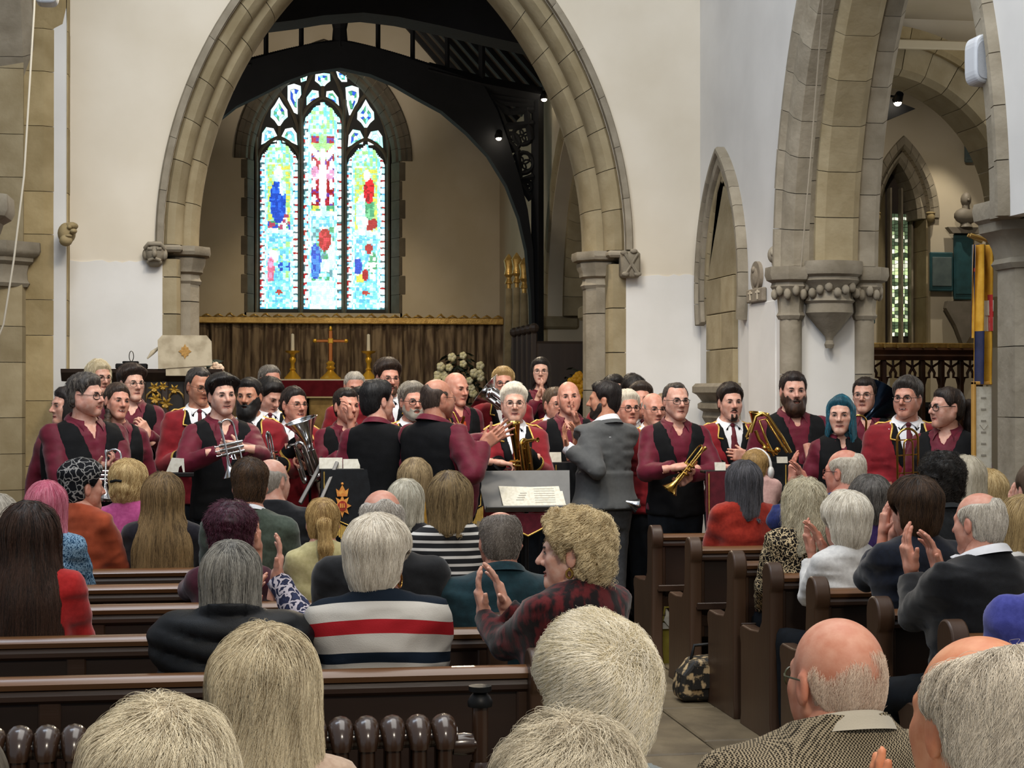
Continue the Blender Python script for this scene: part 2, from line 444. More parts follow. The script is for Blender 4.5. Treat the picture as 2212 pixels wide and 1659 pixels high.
bb.lathe([(0, 2.6), (.33, 2.6), (.35, 2.63), (.33, 2.66), (.325, 2.72), (.34, 2.78), (.38, 2.81), (.385, 2.84), (.43, 2.87), (.445, 2.90), (.44, 2.97), (0, 2.97)], 8, M); bb.build('capital', stone_g, n_tr, smooth=30)
# first stones of the north arcade arch leaving the respond
ring([(.0, -.62), (.02, -.34), (.10, -.26), (.26, -.26), (.26, -.98), (.10, -.98), (.02, -.9)], 10.6, yr + .2, 2.97, 4.2, 9, stone_g, n_tr, 'yz', XN, only=1, jitter=.004)
ring([(.2, -.2), (.24, -.03), (.30, .0), (.46, .0), (.46, -1.2), (.24, -1.2)], 10.6, yr + .2, 2.97, 4.2, 9, stone_y, n_tr, 'yz', XN, only=1, jitter=.004)
for (xa, xb, ya, m_) in ((XN - .62, XN - .34, yr - .06, stone_m), (XN - .98, XN - .60, yr - .14, stone_g), (XN - 1.5, XN - .96, yr + .0, stone_y)): course_block('stone', n_tr, m_, [(xa, ya), (xb, ya), (xb, yr + .38), (xa, yr + .38)], 2.97, 5.7)
bb = MB(); o_ = at(160, 515, Y=15.15); bb.ball((XN + .02, 15.1, 3.05), (.075, .10, .09), 14, 10); bb.ball((XN + .085, 15.0, 3.06), (.03, .05, .022)); bb.ball((XN + .06, 15.10, 3.11), (.055, .1, .035)); bb.ball((XN + .02, 15.03, 2.985), (.055, .07, .05)); bb.ball((XN + .05, 15.01, 3.095), (.02, .03, .02)); bb.ball((XN + .045, 15.0, 3.02), (.03, .04, .014)); bb.build('label_stop', stone_y, n_tr, smooth=60)
# nearer north pier
n_p = struct(empty('trim_3', (0, 0, 0)))
PX, PYn = -1.80, 11.15
def octo(r, cx, cy): return [(cx + r * math.cos(math.pi / 8 + k * math.pi / 4), cy + r * math.sin(math.pi / 8 + k * math.pi / 4)) for k in range(8)]
course_block('stone', n_p, stone_g, octo(.31, PX, PYn), 0, 2.5)
bb = MB(); M = Matrix.Translation((PX, PYn, 0)) @ Matrix.Rotation(math.pi / 8, 4, 'Z')
bb.lathe([(0, 2.5), (.33, 2.5), (.35, 2.53), (.33, 2.57), (.34, 2.66), (.38, 2.70), (.40, 2.76), (.45, 2.79), (.47, 2.83), (.465, 2.92), (0, 2.92)], 8, M); bb.build('capital', stone_g, n_p, smooth=30)
course_block('stone', n_p, stone_g, [(PX - .4, PYn - .3), (PX + .22, PYn - .3), (PX + .34, PYn - .12), (PX + .34, PYn + .2), (PX + .2, PYn + .35), (PX - .4, PYn + .35)], 2.92, 5.6)

# ---- south wall: short solid piece with a squint arch, respond, arch, pier
ZW = 7.6
sw = struct(MB().box((XS, 13.05, 0), (XS + .7, YA + .1, ZW)).build('wall_south', cw))
s_tr = struct(empty('trim_4', (0, 0, 0)))
YR = 13.05
# lower limewash on the wall end and beside it
bb = MB(); bb.box((XS + .13, YR - .012, 0), (XS + .60, YR + .02, 2.42), .004); bb.build('limewash', plaster_low, sw)
bb = MB(); bb.box((XS - .010, 13.22, 0), (XS + .02, 13.95, 2.44), .004); bb.build('limewash', plaster_low, sw)
for xc, rr in ((XS + .05, .085), (XS + .64, .075)):     # corner shafts
    z = 0
    while z < 2.2:
        h = min(.62, 2.3 - z); bb = MB(); bb.lathe([(0, z + .003), (rr, z + .003), (rr, z + h - .003), (0, z + h - .003)], 14, Matrix.Translation((xc, YR - .03, 0))); bb.build('shaft_stone', stone_g, s_tr, smooth=40); z += h
    bb = MB(); bb.lathe([(0, 2.28), (rr + .01, 2.28), (rr + .025, 2.31), (rr + .01, 2.34), (rr + .02, 2.46), (rr + .07, 2.53), (rr + .06, 2.56), (rr + .10, 2.58), (rr + .115, 2.62), (rr + .11, 2.68), (0, 2.68)], 8, Matrix.Translation((xc, YR - .03, 0)) @ Matrix.Rotation(math.pi / 8, 4, 'Z')); bb.build('capital', stone_g, s_tr, smooth=30)
    bb = MB()
    for k in range(7):
        a = math.pi * (1.02 + .16 * k); bb.ball((xc + (rr + .045) * math.cos(a), YR - .03 + (rr + .045) * math.sin(a), 2.47 + .03 * (k % 2)), (.03, .03, .045), 8, 5)
    bb.build('carved_leaves', stone_g, s_tr, smooth=60)
xc = XS + .345                                        # corbelled central capital with tapering pendant
bb = MB(); M = Matrix.Translation((xc, YR - .07, 0)) @ Matrix.Rotation(math.pi / 8, 4, 'Z') @ Matrix.Diagonal((1.0, .9, 1, 1))
bb.lathe([(0, 2.06), (.03, 2.06), (.04, 2.09), (.028, 2.12), (.035, 2.15), (.10, 2.22), (.15, 2.28), (.19, 2.33), (.185, 2.40), (.205, 2.42), (.19, 2.44), (.185, 2.50), (.22, 2.545), (.25, 2.575), (.245, 2.60), (.275, 2.62), (.285, 2.66), (.28, 2.72), (0, 2.72)], 16, M); bb.build('corbel_capital', stone_g, s_tr, smooth=30)
bb = MB()
for k in range(11):
    a = math.pi * (1.0 + .1 * k); bb.ball((xc + .215 * math.cos(a), YR - .07 + .19 * math.sin(a), 2.50 + .025 * math.sin(k * 2.1)), (.032, .03, .04), 8, 5)
bb.build('carved_leaves', stone_g, s_tr, smooth=60)
# south arcade arch: outer order on the nave face, middle order, broad soffit order, outer order on the aisle face
YL, YRR, RS_ = 9.35, YR - .22, 3.2
ring([(.02, .02), (.10, -.02), (.22, -.02), (.26, -.06), (.30, -.06), (.32, -.01), (.32, .14), (.02, .14)], YL, YRR, 2.68, RS_, 13, stone_g, s_tr, 'yz', XS, jitter=.004)
ring([(.02, .14), (.30, .10), (.30, .24), (.06, .24)], YL, YRR, 2.68, RS_, 11, stone_g, s_tr, 'yz', XS, jitter=.003)
ring([(-.05, .24), (.0, .18), (.2, .18), (.2, .52), (-.0, .52), (-.05, .46)], YL, YRR, 2.70, RS_, 10, stone_m, s_tr, 'yz', XS, jitter=.003)
ring([(.02, .54), (.06, .50), (.30, .50), (.30, .70), (.10, .72), (.02, .66)], YL, YRR, 2.68, RS_, 13, stone_g, s_tr, 'yz', XS, jitter=.003)
# wall above the arcade
def arcade_wall(x0, x1, yl, yr, zs, R, ylo, yhi, z1):
    ym = (yl + yr) / 2; bb = MB(); pts = []
    n = 16; ae = math.acos((yl + R - ym) / R)
    pts = [(yl + R - R * math.cos(ae * k / n), zs + R * math.sin(ae * k / n)) for k in range(n + 1)] + [(yr - R + R * math.cos(ae * k / n), zs + R * math.sin(ae * k / n)) for k in range(n, -1, -1)]
    pts = [(ylo, zs)] + pts + [(yhi, zs)]; pts = [(min(p, yhi), q) for p, q in pts]
    for k in range(len(pts) - 1):
        (a1, b1), (a2, b2) = pts[k], pts[k + 1]
        for x in (x0, x1): bb.add([(x, a1, b1), (x, a2, b2), (x, a2, z1), (x, a1, z1)], [(0, 1, 2, 3)])
        if max(a1, a2) < yhi - .001: bb.add([(x0, a1, b1), (x0, a2, b2), (x1, a2, b2), (x1, a1, b1)], [(0, 1, 2, 3)])
    return bb
arcade_wall(XS, XS + .7, YL - .3, YRR + .28, 2.68, RS_ + .3, YL - .6, 13.05, ZW).build('wall_above', cw, sw)
# pier on the right of the picture
s_p = struct(empty('trim_5', (0, 0, 0)))
PXs, PYs = 4.59, 9.42
course_block('stone', s_p, stone_g, octo(.30, PXs, PYs), 0, 2.45, hs=(.28, .33, .4, .45))
bb = MB(); M = Matrix.Translation((PXs, PYs, 0)) @ Matrix.Rotation(math.pi / 8, 4, 'Z')
bb.lathe([(0, 2.42), (.315, 2.42), (.335, 2.45), (.315, 2.48), (.33, 2.54), (.36, 2.60), (.40, 2.63), (.405, 2.68), (.43, 2.70), (.44, 2.76), (.43, 2.80), (0, 2.80)], 8, M); bb.build('capital', stone_g, s_p, smooth=30)
course_block('stone', s_p, stone_g, [(PXs - .18, PYs - .3), (PXs + .2, PYs - .3), (PXs + .2, PYs + .1), (PXs - .3, PYs + .1), (PXs - .32, PYs - .1)], 2.8, 5.8)
# ---- squint arch (small pointed arch near the corner, seen at a slant)
s_q = struct(empty('trim_6', (0, 0, 0)))
q0, q1, qz, qR = 13.98, 15.42, 2.62, 1.32
for i, (r0, r1, xo, xi, m_, nn) in enumerate([(.02, .075, -.085, .03, stone_g, 9), (-.07, .02, -.06, .03, stone_g, 8), (-.15, -.07, -.030, .03, stone_m, 7), (-.24, -.15, -.004, .03, stone_m, 6)]):
    ring([(r0, xo + .02), (r0 + .012, xo), (r1 - .012, xo), (r1, xo + .02), (r1, xi), (r0, xi)], q0 + .08, q1 - .08, qz, qR, nn, m_, s_q, 'yz', XS, a_from=-.22)
ym = (q0 + q1) / 2
ps = []
for k in range(13):
    a = math.acos((q0 + .1 + qR - ym) / qR) * k / 12; ps.append((q0 + .1 + qR - (qR - .26 + .08) * math.cos(a), qz + (qR - .18) * math.sin(a)))
ps2 = [(2 * ym - y, z) for y, z in ps[::-1]]
bb = MB(); bb.prism([(q0 + .35, 1.8)] + ps + ps2 + [(q1 - .35, 1.8)], XS - .02, XS + .05, 'x'); bb.build('infill', stone_m, s_q)
zc = 1.78
while zc < 2.72:
    h = min(.31, 2.72 - zc)
    for (ya, yb) in ((q0 + .30, ym - .05), (ym - .05, q1 - .28)):
        bb = MB(); bb.box((XS - .045, ya + .004, zc + .003), (XS + .02, yb - .004, zc + h - .003), .006); bb.build('stone', stone_m, s_q)
    zc += h
bb = MB(); bb.prism([(-.03, 1.45), (-.06, 1.5), (-.05, 1.55), (-.10, 1.58), (-.10, 1.62), (-.06, 1.64), (-.11, 1.70), (-.15, 1.72), (-.15, 1.77), (-.12, 1.80), (.03, 1.80), (.03, 1.45)], q0 + .22, q1 - .2, 'y', Matrix.Translation((XS, 0, 0))); bb.build('capital', stone_g, s_q)
bb = MB(); bb.box((XS - .06, q0 + .36, 0), (XS + .02, q1 - .36, 1.45), .01); bb.build('shaft_stone', stone_g, s_q)
# carved label stops of the chancel arch
p = at(335, 550, Y=YA - .05)
bb = MB(); bb.ball((p[0], YA - .06, p[2] + .015), (.085, .11, .10), 16, 12); bb.ball((p[0], YA - .165, p[2] + .0), (.022, .04, .035)); bb.box((p[0] - .07, YA - .12, p[2] - .105), (p[0] + .06, YA + .02, p[2] - .03), .03)
for sx in (-1, 1):
    bb.ball((p[0] + sx * .08, YA - .06, p[2]), (.028, .05, .05)); bb.tube([(p[0] + sx * .015, YA - .165, p[2] + .04), (p[0] + sx * .055, YA - .145, p[2] + .045)], .014); bb.tube([(p[0] + sx * .004, YA - .16, p[2] - .04), (p[0] + sx * .05, YA - .14, p[2] - .055)], .013)
bb.tube([(p[0] - .08, YA - .10, p[2] + .05), (p[0] - .05, YA - .15, p[2] + .085), (p[0] + .05, YA - .15, p[2] + .085), (p[0] + .08, YA - .10, p[2] + .05)], .02)
bb.build('label_stop', stone_g, ca, smooth=60)
p = at(1362, 571, Y=YA - .1)
bb = MB(); bb.box((p[0] - .085, YA - .14, p[2] - .12), (p[0] + .085, YA + .02, p[2] + .115), .02)
bb.tube([(p[0] - .06, YA - .15, p[2] + .09), (p[0] + .055, YA - .15, p[2] - .085)], .016, 6); bb.tube([(p[0] + .055, YA - .15, p[2] + .09), (p[0] - .055, YA - .15, p[2] - .085)], .012, 6)
for dx, dz in ((-.055, -.09), (.055, -.09), (-.07, .10), (.02, .115)): bb.ball((p[0] + dx, YA - .145, p[2] + dz), (.035, .02, .022))
bb.build('label_stop', stone_g, ca, smooth=50)
p = at(1665, 550, X=XS - .05); bb = MB(); bb.ball((XS - .02, p[1], p[2]), (.05, .09, .07), 12, 9); bb.ball((XS - .05, p[1] - .05, p[2] + .01), (.02, .03, .03)); bb.ball((XS - .01, p[1], p[2] - .06), (.03, .05, .05)); bb.build('label_stop', stone_g, s_tr, smooth=60)
# small wall bracket with oval relief and inscribed base, on the south wall
bronze = mat('weathered_plaque', '#7d7263', .6, '#8d8271', 20, bump=.3)
p0 = at(1634, 618, X=XS - .02); rt = empty('wall_plaque', (XS - .001, p0[1], p0[2]), label='small tan wall plaque with oval relief above an inscribed base', cat='plaque')
bb = MB(); ps = [(.13 * math.cos(t), .08 + .12 * math.sin(t)) for t in np.linspace(-1.2, math.pi + 1.2, 18)]; bb.prism(ps, -.03, 0, 'x'); bb.ball((-.03, 0, .07), (.02, .07, .08)); bb.ball((-.04, .01, .13), (.02, .04, .03)); bb.build('relief', bronze, rt, smooth=40)
bb = MB(); bb.box((-.04, -.22, -.13), (0, .22, -.02), .008); o = bb.build('base', bronze, rt)
bb = MB()
for dy in (-.1, .1):
    bb = MB(); bb.box((-.047, dy - .012, -.11), (-.038, dy + .012, -.035)); bb.box((-.0465, dy - .05, -.06), (-.038, dy + .05, -.045)); bb.build('cross_inscription', plaster_tan, o)

# ---- south aisle beyond the arch
slabwall('wall_aisle_south', (9.3, 3, 0), (9.5, 20.5, 6.0), plaster)
ceil_m = mat('aisle_ceiling', '#b6a98f', .9, '#beb199', 2, spec=.1)
struct(MB().box((4.4, 7.0, 5.0), (9.4, 15.3, 5.12)).build('ceiling', ceil_m))
struct(MB().box((4.4, 15.3, 5.9), (9.4, 20.2, 6.0)).build('ceiling_2', roof_wood))
bb = MB(); bb.box((4.4, 15.05, 4.62), (9.4, 15.4, 5.0)); struct(bb.build('wall_aisle_beam', ceil_m))
b = MB(); b.box((4.86, 14.5, 4.70), (9.2, 14.56, 4.78), .01); struct(b.build('trim_7', mat('cream_trim', '#c9bc9f', .8)))
# transverse arch across the aisle
t_a = struct(empty('trim_8', (0, 0, 0)))
tl, tr_, tz, tR = 4.30, 6.72, 3.28, 1.23
ring([(.0, .06), (.05, .0), (.30, .0), (.30, .5), (.0, .5)], tl, tr_, tz, tR, 9, stone_m, t_a, 'xz', 14.6, jitter=.003, only=1)
ring([(.26, -.05), (.30, -.08), (.40, -.08), (.42, 0), (.42, .1), (.26, .1)], tl, tr_, tz, tR, 9, stone_y, t_a, 'xz', 14.6, only=1)
course_block('stone', t_a, stone_m, [(tr_, 14.6), (tr_ + .4, 14.6), (tr_ + .4, 15.1), (tr_, 15.1)], 0, tz)
ow = arch_wall(4.20, 9.4, 0, 5.0, tl, tr_, tz, tR + .1, 14.7, 15.05); struct(ow.build('wall_aisle_arch', plaster_tan))
# east end of the aisle with a deep lancet window
YX = 19.6
wl, wr = at(1893, 600, Y=YX)[0], at(2010, 600, Y=YX)[0]; wzs = at(1950, 470, Y=YX)[2]; wsill = at(1950, 742, Y=YX)[2]
aw = arch_wall(4.2, 9.4, 0, 6.0, wl, wr, wzs, (wr - wl) * 1.75, YX, YX + .6); aw = struct(aw.build('wall_aisle_east', plaster_tan))
bb = MB(); bb.box((wl - .05, YX + .02, 0), (wr + .05, YX + .62, wsill), .01); bb.build('sill', stone_m, aw)
l_t = struct(empty('window_2', (0, 0, 0)))
ring([(.0, .0), (.03, -.04), (.10, -.04), (.11, .02), (.11, .1), (0, .1)], wl, wr, wzs, (wr - wl) * 1.75, 8, stone_g, l_t, 'xz', YX)
ring([(-.10, .15), (-.06, .10), (.0, .10), (.0, .55), (-.10, .55)], wl, wr, wzs, (wr - wl) * 1.75, 6, stone_g, l_t, 'xz', YX)
for xa in (wl - .04, wr - .02): course_block('stone', l_t, stone_m, [(xa, YX + .08), (xa + .06, YX + .08), (xa + .06, YX + .6), (xa, YX + .6)], wsill, wzs)
bb = MB(); bb.prism([(wl, YX + .02), (wl + .02, YX + .02), (wl + .30, YX + .5), (wl, YX + .5)], wsill, wzs + .5, 'z'); bb.build('splay', stone_m, l_t)
# glass with leading: jittered panes coloured by a picture function
lead = mat('window_lead', '#0d0f10', .6)
def glass_mat(name, strength):
    m = bpy.data.materials.new(name); m.use_nodes = True; N = NT(m); bs = N.n['Principled BSDF']
    a = N.new('ShaderNodeAttribute', attribute_name='col'); N.ln(a.outputs['Color'], bs.inputs['Base Color']); N.ln(a.outputs['Color'], bs.inputs['Emission Color'])
    bs.inputs['Emission Strength'].default_value = strength; bs.inputs['Roughness'].default_value = .3
    return m
glass_lit = glass_mat('stained_glass_lit', 1.25)
glass_dim = glass_mat('stained_glass_dim', .8)
def glazing(parent, x0, x1, z0, y, top, fun, nx, nz, gm, gap=.005, name='panes', z1=None):
    """panes between x0..x1, from z0 up to top(x); fun(u,v)->rgb"""
    V = []; F = []; K = []; rr = np.random.default_rng(int(abs(x0) * 1000)); jx = rr.uniform(-.22, .22, (nx + 1, nz + 1)); jz = rr.uniform(-.22, .22, (nx + 1, nz + 1))
    jx[0] = jx[-1] = 0; jx[1] = jx[-2] = 0; jz[:, 0] = 0
    dx = (x1 - x0) / nx; dz = (z1 - z0) / nz
    for i in range(nx):
        for j in range(nz):
            q = []
            for (a, b_) in ((i, j), (i + 1, j), (i + 1, j + 1), (i, j + 1)):
                x = x0 + (a + jx[a, b_]) * dx; z = z0 + (b_ + jz[a, b_]) * dz; q.append((x, min(z, top(min(max(x, x0), x1)))))
            cx = sum(p[0] for p in q) / 4; cz = sum(p[1] for p in q) / 4
            if max(p[1] for p in q) - min(p[1] for p in q) < .25 * dz or cz > top(cx) - .01: continue
            n = len(V)
            for p_ in q:
                l = math.hypot(p_[0] - cx, p_[1] - cz) + 1e-6; V.append((p_[0] - (p_[0] - cx) / l * gap, y, p_[1] - (p_[1] - cz) / l * gap))
            uu, vv = (cx - x0) / (x1 - x0), (cz - z0) / (z1 - z0); K += [fun(uu, vv, np.random.default_rng(int(uu * (13 if nx > 5 else nx)) * 977 + int(vv * (70 if nx > 5 else nz)) * 31 + nx))] * 4; F.append((n, n + 1, n + 2, n + 3))
    me = npmesh(name, V, np.array(F), gm, smooth=False, colors=np.array(K)); o = link(name, me, parent); o['kind'] = 'stuff'; return o
# aisle lancet: two narrow lights of greenish glass
for (xa, xb) in ((.56, .70), (.76, .88)):
    xa_, xb_ = wl + (wr - wl) * xa, wl + (wr - wl) * xb
    def f(u, v, r): return (np.array([.55, .72, .35]) if r.random() < .25 else np.array([.85, .9, .7]) if r.random() < .35 else np.array([.06, .09, .05])) * r.uniform(.5, 1.1)
    glazing(l_t, xa_, xb_, wsill + .1, YX + .5, lambda x: wzs + .1, f, 2, 34, glass_dim, .004, z1=wzs + .1)
bb = MB(); bb.prism([(wl, wsill), (wr, wsill), (wr, wzs), ((wl + wr) / 2, wzs + 1.5), (wl, wzs)], YX + .53, YX + .6, 'y'); bb.build('glazing_backing', oak_dark, l_t)
for xa in (.52, .73, .92):
    xa_ = wl + (wr - wl) * xa; bb = MB(); bb.box((xa_ - .012, YX + .42, wsill), (xa_ + .012, YX + .53, wzs + .4), .004); bb.build('mullion', stone_g, l_t)
for px in (1893, 2010):      # little label stops
    p = at(px, 470, Y=YX - .05); bb = MB(); bb.ball(tuple(p), (.05, .06, .06)); bb.ball((p[0], p[1], p[2] + .05), (.06, .05, .02)); bb.build('label_stop', stone_y, l_t, smooth=60)

# ---- chancel: side walls, east wall with the great window, roof
cs = arch_wall(YA + .7, YE, 0, 5.8, 20.6, 23.4, 2.75, 2.6, XS, XS + .5, plane='yz'); struct(cs.build('wall_chancel_south', plaster_tan))
slabwall('wall_chancel_north', (XN - .5, YA + .7, 0), (XN, YE, 5.8), plaster_tan)
c_t = struct(empty('trim_9', (0, 0, 0)))
ring([(.0, .03), (.06, -.03), (.26, -.03), (.26, .2), (.0, .2)], 20.6, 23.4, 2.75, 2.6, 10, stone_m, c_t, 'yz', XS)
ring([(-.18, .3), (-.12, .2), (.0, .2), (.0, .5), (-.18, .5)], 20.6, 23.4, 2.75, 2.6, 10, stone_m, c_t, 'yz', XS)
for yy in (20.4, 23.4):
    course_block('stone', c_t, stone_m, [(XS - .03, yy), (XS + .4, yy), (XS + .4, yy + .24), (XS - .03, yy + .24)], 0, 2.6)
    bb = MB(); bb.box((XS - .12, yy - .06, 2.58), (XS + .42, yy + .3, 2.75), .03); bb.build('capital', stone_m, c_t)
slabwall('wall_organ_chamber', (XS + 1.6, 19.5, 0), (XS + 1.7, 25, 6.0), plaster_tan)
W0, W1 = at(535, 400, Y=YE)[0], at(862, 400, Y=YE)[0]; WSILL = at(697, 676, Y=YE)[2]; WSP = at(697, 345, Y=YE)[2]
WC = (W0 + W1) / 2; WR = (W1 - W0) * .74
we = arch_wall(XN - .5, XS + .5, 0, 9.2, W0 - .02, W1 + .02, WSP, WR, YE, YE + .6); we = struct(we.build('wall_chancel_east', plaster_tan))
bb = MB(); bb.box((W0 - .05, YE - .0, 0), (W1 + .05, YE + .6, WSILL)); bb.build('sill_wall', plaster_tan, we)
win = struct(empty('window_1', (0, 0, 0)))
stone_w = mat('window_stone', '#575045', .85, '#665e51', 6, bump=.3, rnd=.1)
ring([(.0, .0), (.03, -.05), (.10, -.05), (.13, -.10), (.19, -.10), (.21, -.04), (.21, .1), (0, .1)], W0, W1, WSP, WR, 12, stone_w, win, 'xz', YE)
ring([(-.09, .22), (-.04, .12), (.0, .10), (.02, .35), (-.09, .35)], W0, W1, WSP, WR, 10, stone_w, win, 'xz', YE)
zc = WSILL; k = 0
while zc < WSP:                                   # long-and-short jamb stones
    h = min(.30, WSP - zc)
    for sx, xe in ((-1, W0), (1, W1)):
        wd = .10 if k % 2 else .05
        bb = MB(); bb.box((xe - sx * .0, YE - .012, zc + .003), (xe + sx * wd, YE + .3, zc + h - .003), .006); bb.build('stone', stone_w, win)
        bb = MB(); bb.prism([(xe, YE + .0), (xe - sx * .10, YE + .22), (xe - sx * .10, YE + .4), (xe, YE + .4)], zc + .003, zc + h - .003, 'z'); bb.build('stone', stone_w, win)
    zc += h; k += 1
YG = YE + .40
lights = []
for (pa, pb, ptop, pshoulder) in ((562, 643, 303, 345), (656, 738, 218, 262), (750, 831, 308, 350)):
    lights.append((at(pa, 500, Y=YG)[0], at(pb, 500, Y=YG)[0], at(600, 667, Y=YG)[2], at(600, ptop, Y=YG)[2], at(600, pshoulder, Y=YG)[2]))
GZ0 = lights[0][2]
def ell(u, v, cu, cv, ru, rv): return ((u - cu) / ru) ** 2 + ((v - cv) / rv) ** 2 < 1
def pal(r, *cs_):
    c = np.array(cs_[int(r.integers(len(cs_)))]); return np.clip(c * r.uniform(.78, 1.12), 0, 1.6)
ICE, WHT, CYA, SKY, GRN, YEL, RED, BLU, PNK, LIM = (.42, .86, .84), (.86, 1.0, .98), (.16, .60, .66), (.10, .42, .68), (.06, .30, .15), (.55, .56, .08), (.27, .012, .018), (.015, .06, .42), (.55, .25, .42), (.30, .62, .22)
def pict(kind):
    def f(u, v, r):
        if u < .105 or u > .895:                              # border beads
            return pal(r, WHT, WHT, ICE) if int(v * 98) % 4 and not (u < .035 and int(v * 49) % 2) else pal(r, RED, (.05, .1, .12), SKY, (.04, .12, .14))
        if u < .19 or u > .81: return pal(r, ICE, CYA, WHT)
        top = {'l': .86, 'c': .84, 'r': .86}[kind]
        if v > top: return pal(r, ICE, WHT, LIM, CYA)
        if .445 < v < .475: return pal(r, WHT, ICE)
        if kind == 'c':
            if v > .475:
                if ell(u, v, .5, .745, .09, .032): return pal(r, WHT, (1, .95, .85))
                if abs(v - (.735 + .9 * (abs(u - .5) - .1) ** 1.0 * .22 + .0)) < .022 and .1 < abs(u - .5) < .36: return pal(r, WHT)
                if ell(u, v, .5, .62, .105, .125): return pal(r, WHT, WHT, (1, .96, .9))
                if ell(u, v, .5, .50, .08, .1): return pal(r, WHT, ICE)
                if abs(u - .5) < .09 and v > .72: return pal(r, (.25, .6, .3), LIM)
                if abs(v - .785) < .018: return pal(r, YEL, LIM)
                if ell(u, v, .3, .655, .1, .035) or ell(u, v, .7, .655, .1, .035): return pal(r, PNK, (.8, .6, .8))
                if v < .50: return pal(r, GRN, YEL, (.7, .8, .2))
                for cv in (.70, .60, .53):
                    if ell(u, v, .27, cv, .07, .022) or ell(u, v, .73, cv, .07, .022): return pal(r, WHT)
                return pal(r, RED, RED, (.35, .02, .05), (.12, .04, .3))
            if v > .40: return pal(r, CYA, ICE, SKY)
            if v > .14:
                if ell(u, v, .55, .335, .17, .055): return pal(r, RED, (.5, .03, .05))
                if ell(u, v, .52, .39, .08, .03): return pal(r, WHT, (.95, .85, .7))
                if ell(u, v, .3, .23, .16, .085): return pal(r, BLU, (.05, .2, .6))
                if ell(u, v, .55, .21, .25, .03) or ell(u, v, .72, .27, .09, .08): return pal(r, WHT, ICE)
                return pal(r, CYA, (.1, .25, .3), GRN, ICE)
            return pal(r, WHT, ICE, ICE, (.55, .85, .9))
        if v > .475:
            if kind == 'l':
                if ell(u, v, .47, .80, .13, .05): return pal(r, WHT, WHT, ICE)
                if ell(u, v, .60, .72, .10, .05): return pal(r, WHT, ICE)
                if ell(u, v, .48, .64, .22, .13): return pal(r, BLU, (.03, .13, .75), BLU)
                if ell(u, v, .60, .54, .14, .08): return pal(r, WHT, ICE, (.3, .05, .1))
                if v < .52: return pal(r, BLU, (.35, .05, .1), GRN)
            else:
                if ell(u, v, .52, .81, .10, .035): return pal(r, WHT, (1, .9, .75))
                if ell(u, v, .58, .72, .14, .08): return pal(r, RED, (.7, .02, .03))
                if ell(u, v, .60, .61, .13, .07): return pal(r, GRN, (.15, .5, .25))
                if ell(u, v, .40, .58, .17, .12): return pal(r, WHT, ICE)
                if ell(u, v, .60, .52, .2, .04): return pal(r, RED)
            return pal(r, YEL, (.55, .7, .1), LIM, (.35, .7, .45))
        if v > .40: return pal(r, CYA, SKY, ICE)
        if v > .16:
            if kind == 'l':
                if ell(u, v, .28, .23, .1, .08): return pal(r, PNK, (.5, .12, .2))
                if ell(u, v, .68, .25, .2, .03): return pal(r, BLU, SKY)
                if ell(u, v, .36, .31, .14, .04): return pal(r, WHT)
                return pal(r, CYA, ICE, LIM, SKY)
            if ell(u, v, .28, .26, .13, .05): return pal(r, BLU)
            if ell(u, v, .58, .37, .09, .035) or ell(u, v, .48, .21, .08, .04): return pal(r, RED)
            if ell(u, v, .68, .28, .12, .07): return pal(r, GRN, WHT)
            if ell(u, v, .35, .18, .12, .03): return pal(r, YEL)
            return pal(r, CYA, WHT, SKY)
        if ell(u, v, .5, .10, .09, .013): return pal(r, (.3, .04, .03))
        return pal(r, CYA, SKY, ICE, CYA)
    return f
def cusp_top(xa, xb, zt, zsn):
    def t(x):
        u = abs((x - (xa + xb) / 2) / ((xb - xa) / 2)); u = min(1, u)
        return zsn + (zt - zsn) * max(0, (1 - u ** 1.7)) ** .8 - .03 * abs(math.sin(u * 7.0)) * (u > .15)
    return t
for (xa, xb, z0, zt, zsn), kd in zip(lights, 'lcr'):
    f = pict(kd); zl = zt
    glazing(win, xa, xb, z0, YG, cusp_top(xa, xb, zt, zsn), f, 25, 116 if kd == 'c' else 98, glass_lit, .0013, z1=zt)
# tracery lights: small shaped panes
def blob(cpx, cpy, outline, name='tracery_light', seed=1):
    rr = np.random.default_rng(seed); V = []; F = []; K = []
    cx = sum(p[0] for p in outline) / len(outline); cy = sum(p[1] for p in outline) / len(outline)
    def W(px, py): q = at(px, py, Y=YG); return (q[0], YG, q[2])
    m = len(outline)
    for rr0, rr1, cols in ((.62, .97, (WHT, ICE, WHT)), (.30, .58, (CYA, ICE, SKY, GRN, BLU)), (.0, .27, (WHT, ICE))):
        for i in range(m):
            p, q = outline[i], outline[(i + 1) % m]; n = len(V)
            for (s_, o_) in ((rr0, p), (rr0, q), (rr1, q), (rr1, p)): V.append(W(cx + (o_[0] - cx) * s_, cy + (o_[1] - cy) * s_))
            K += [pal(rr, *cols)] * 4; F.append((n, n + 1, n + 2, n + 3))
    link(name, npmesh(name, V, np.array(F), glass_lit, smooth=False, colors=np.array(K)), win)
def sc(cx, cy, pts): return [(cx + x, cy + y) for x, y in pts]
dagger = [(0, -34), (9, -18), (18, -6), (19, 10), (10, 18), (0, 33), (-10, 18), (-19, 10), (-18, -6), (-9, -18)]
mou = [(-10, -16), (6, -19), (15, -6), (17, 20), (2, 13), (-16, 14), (-18, 0)]
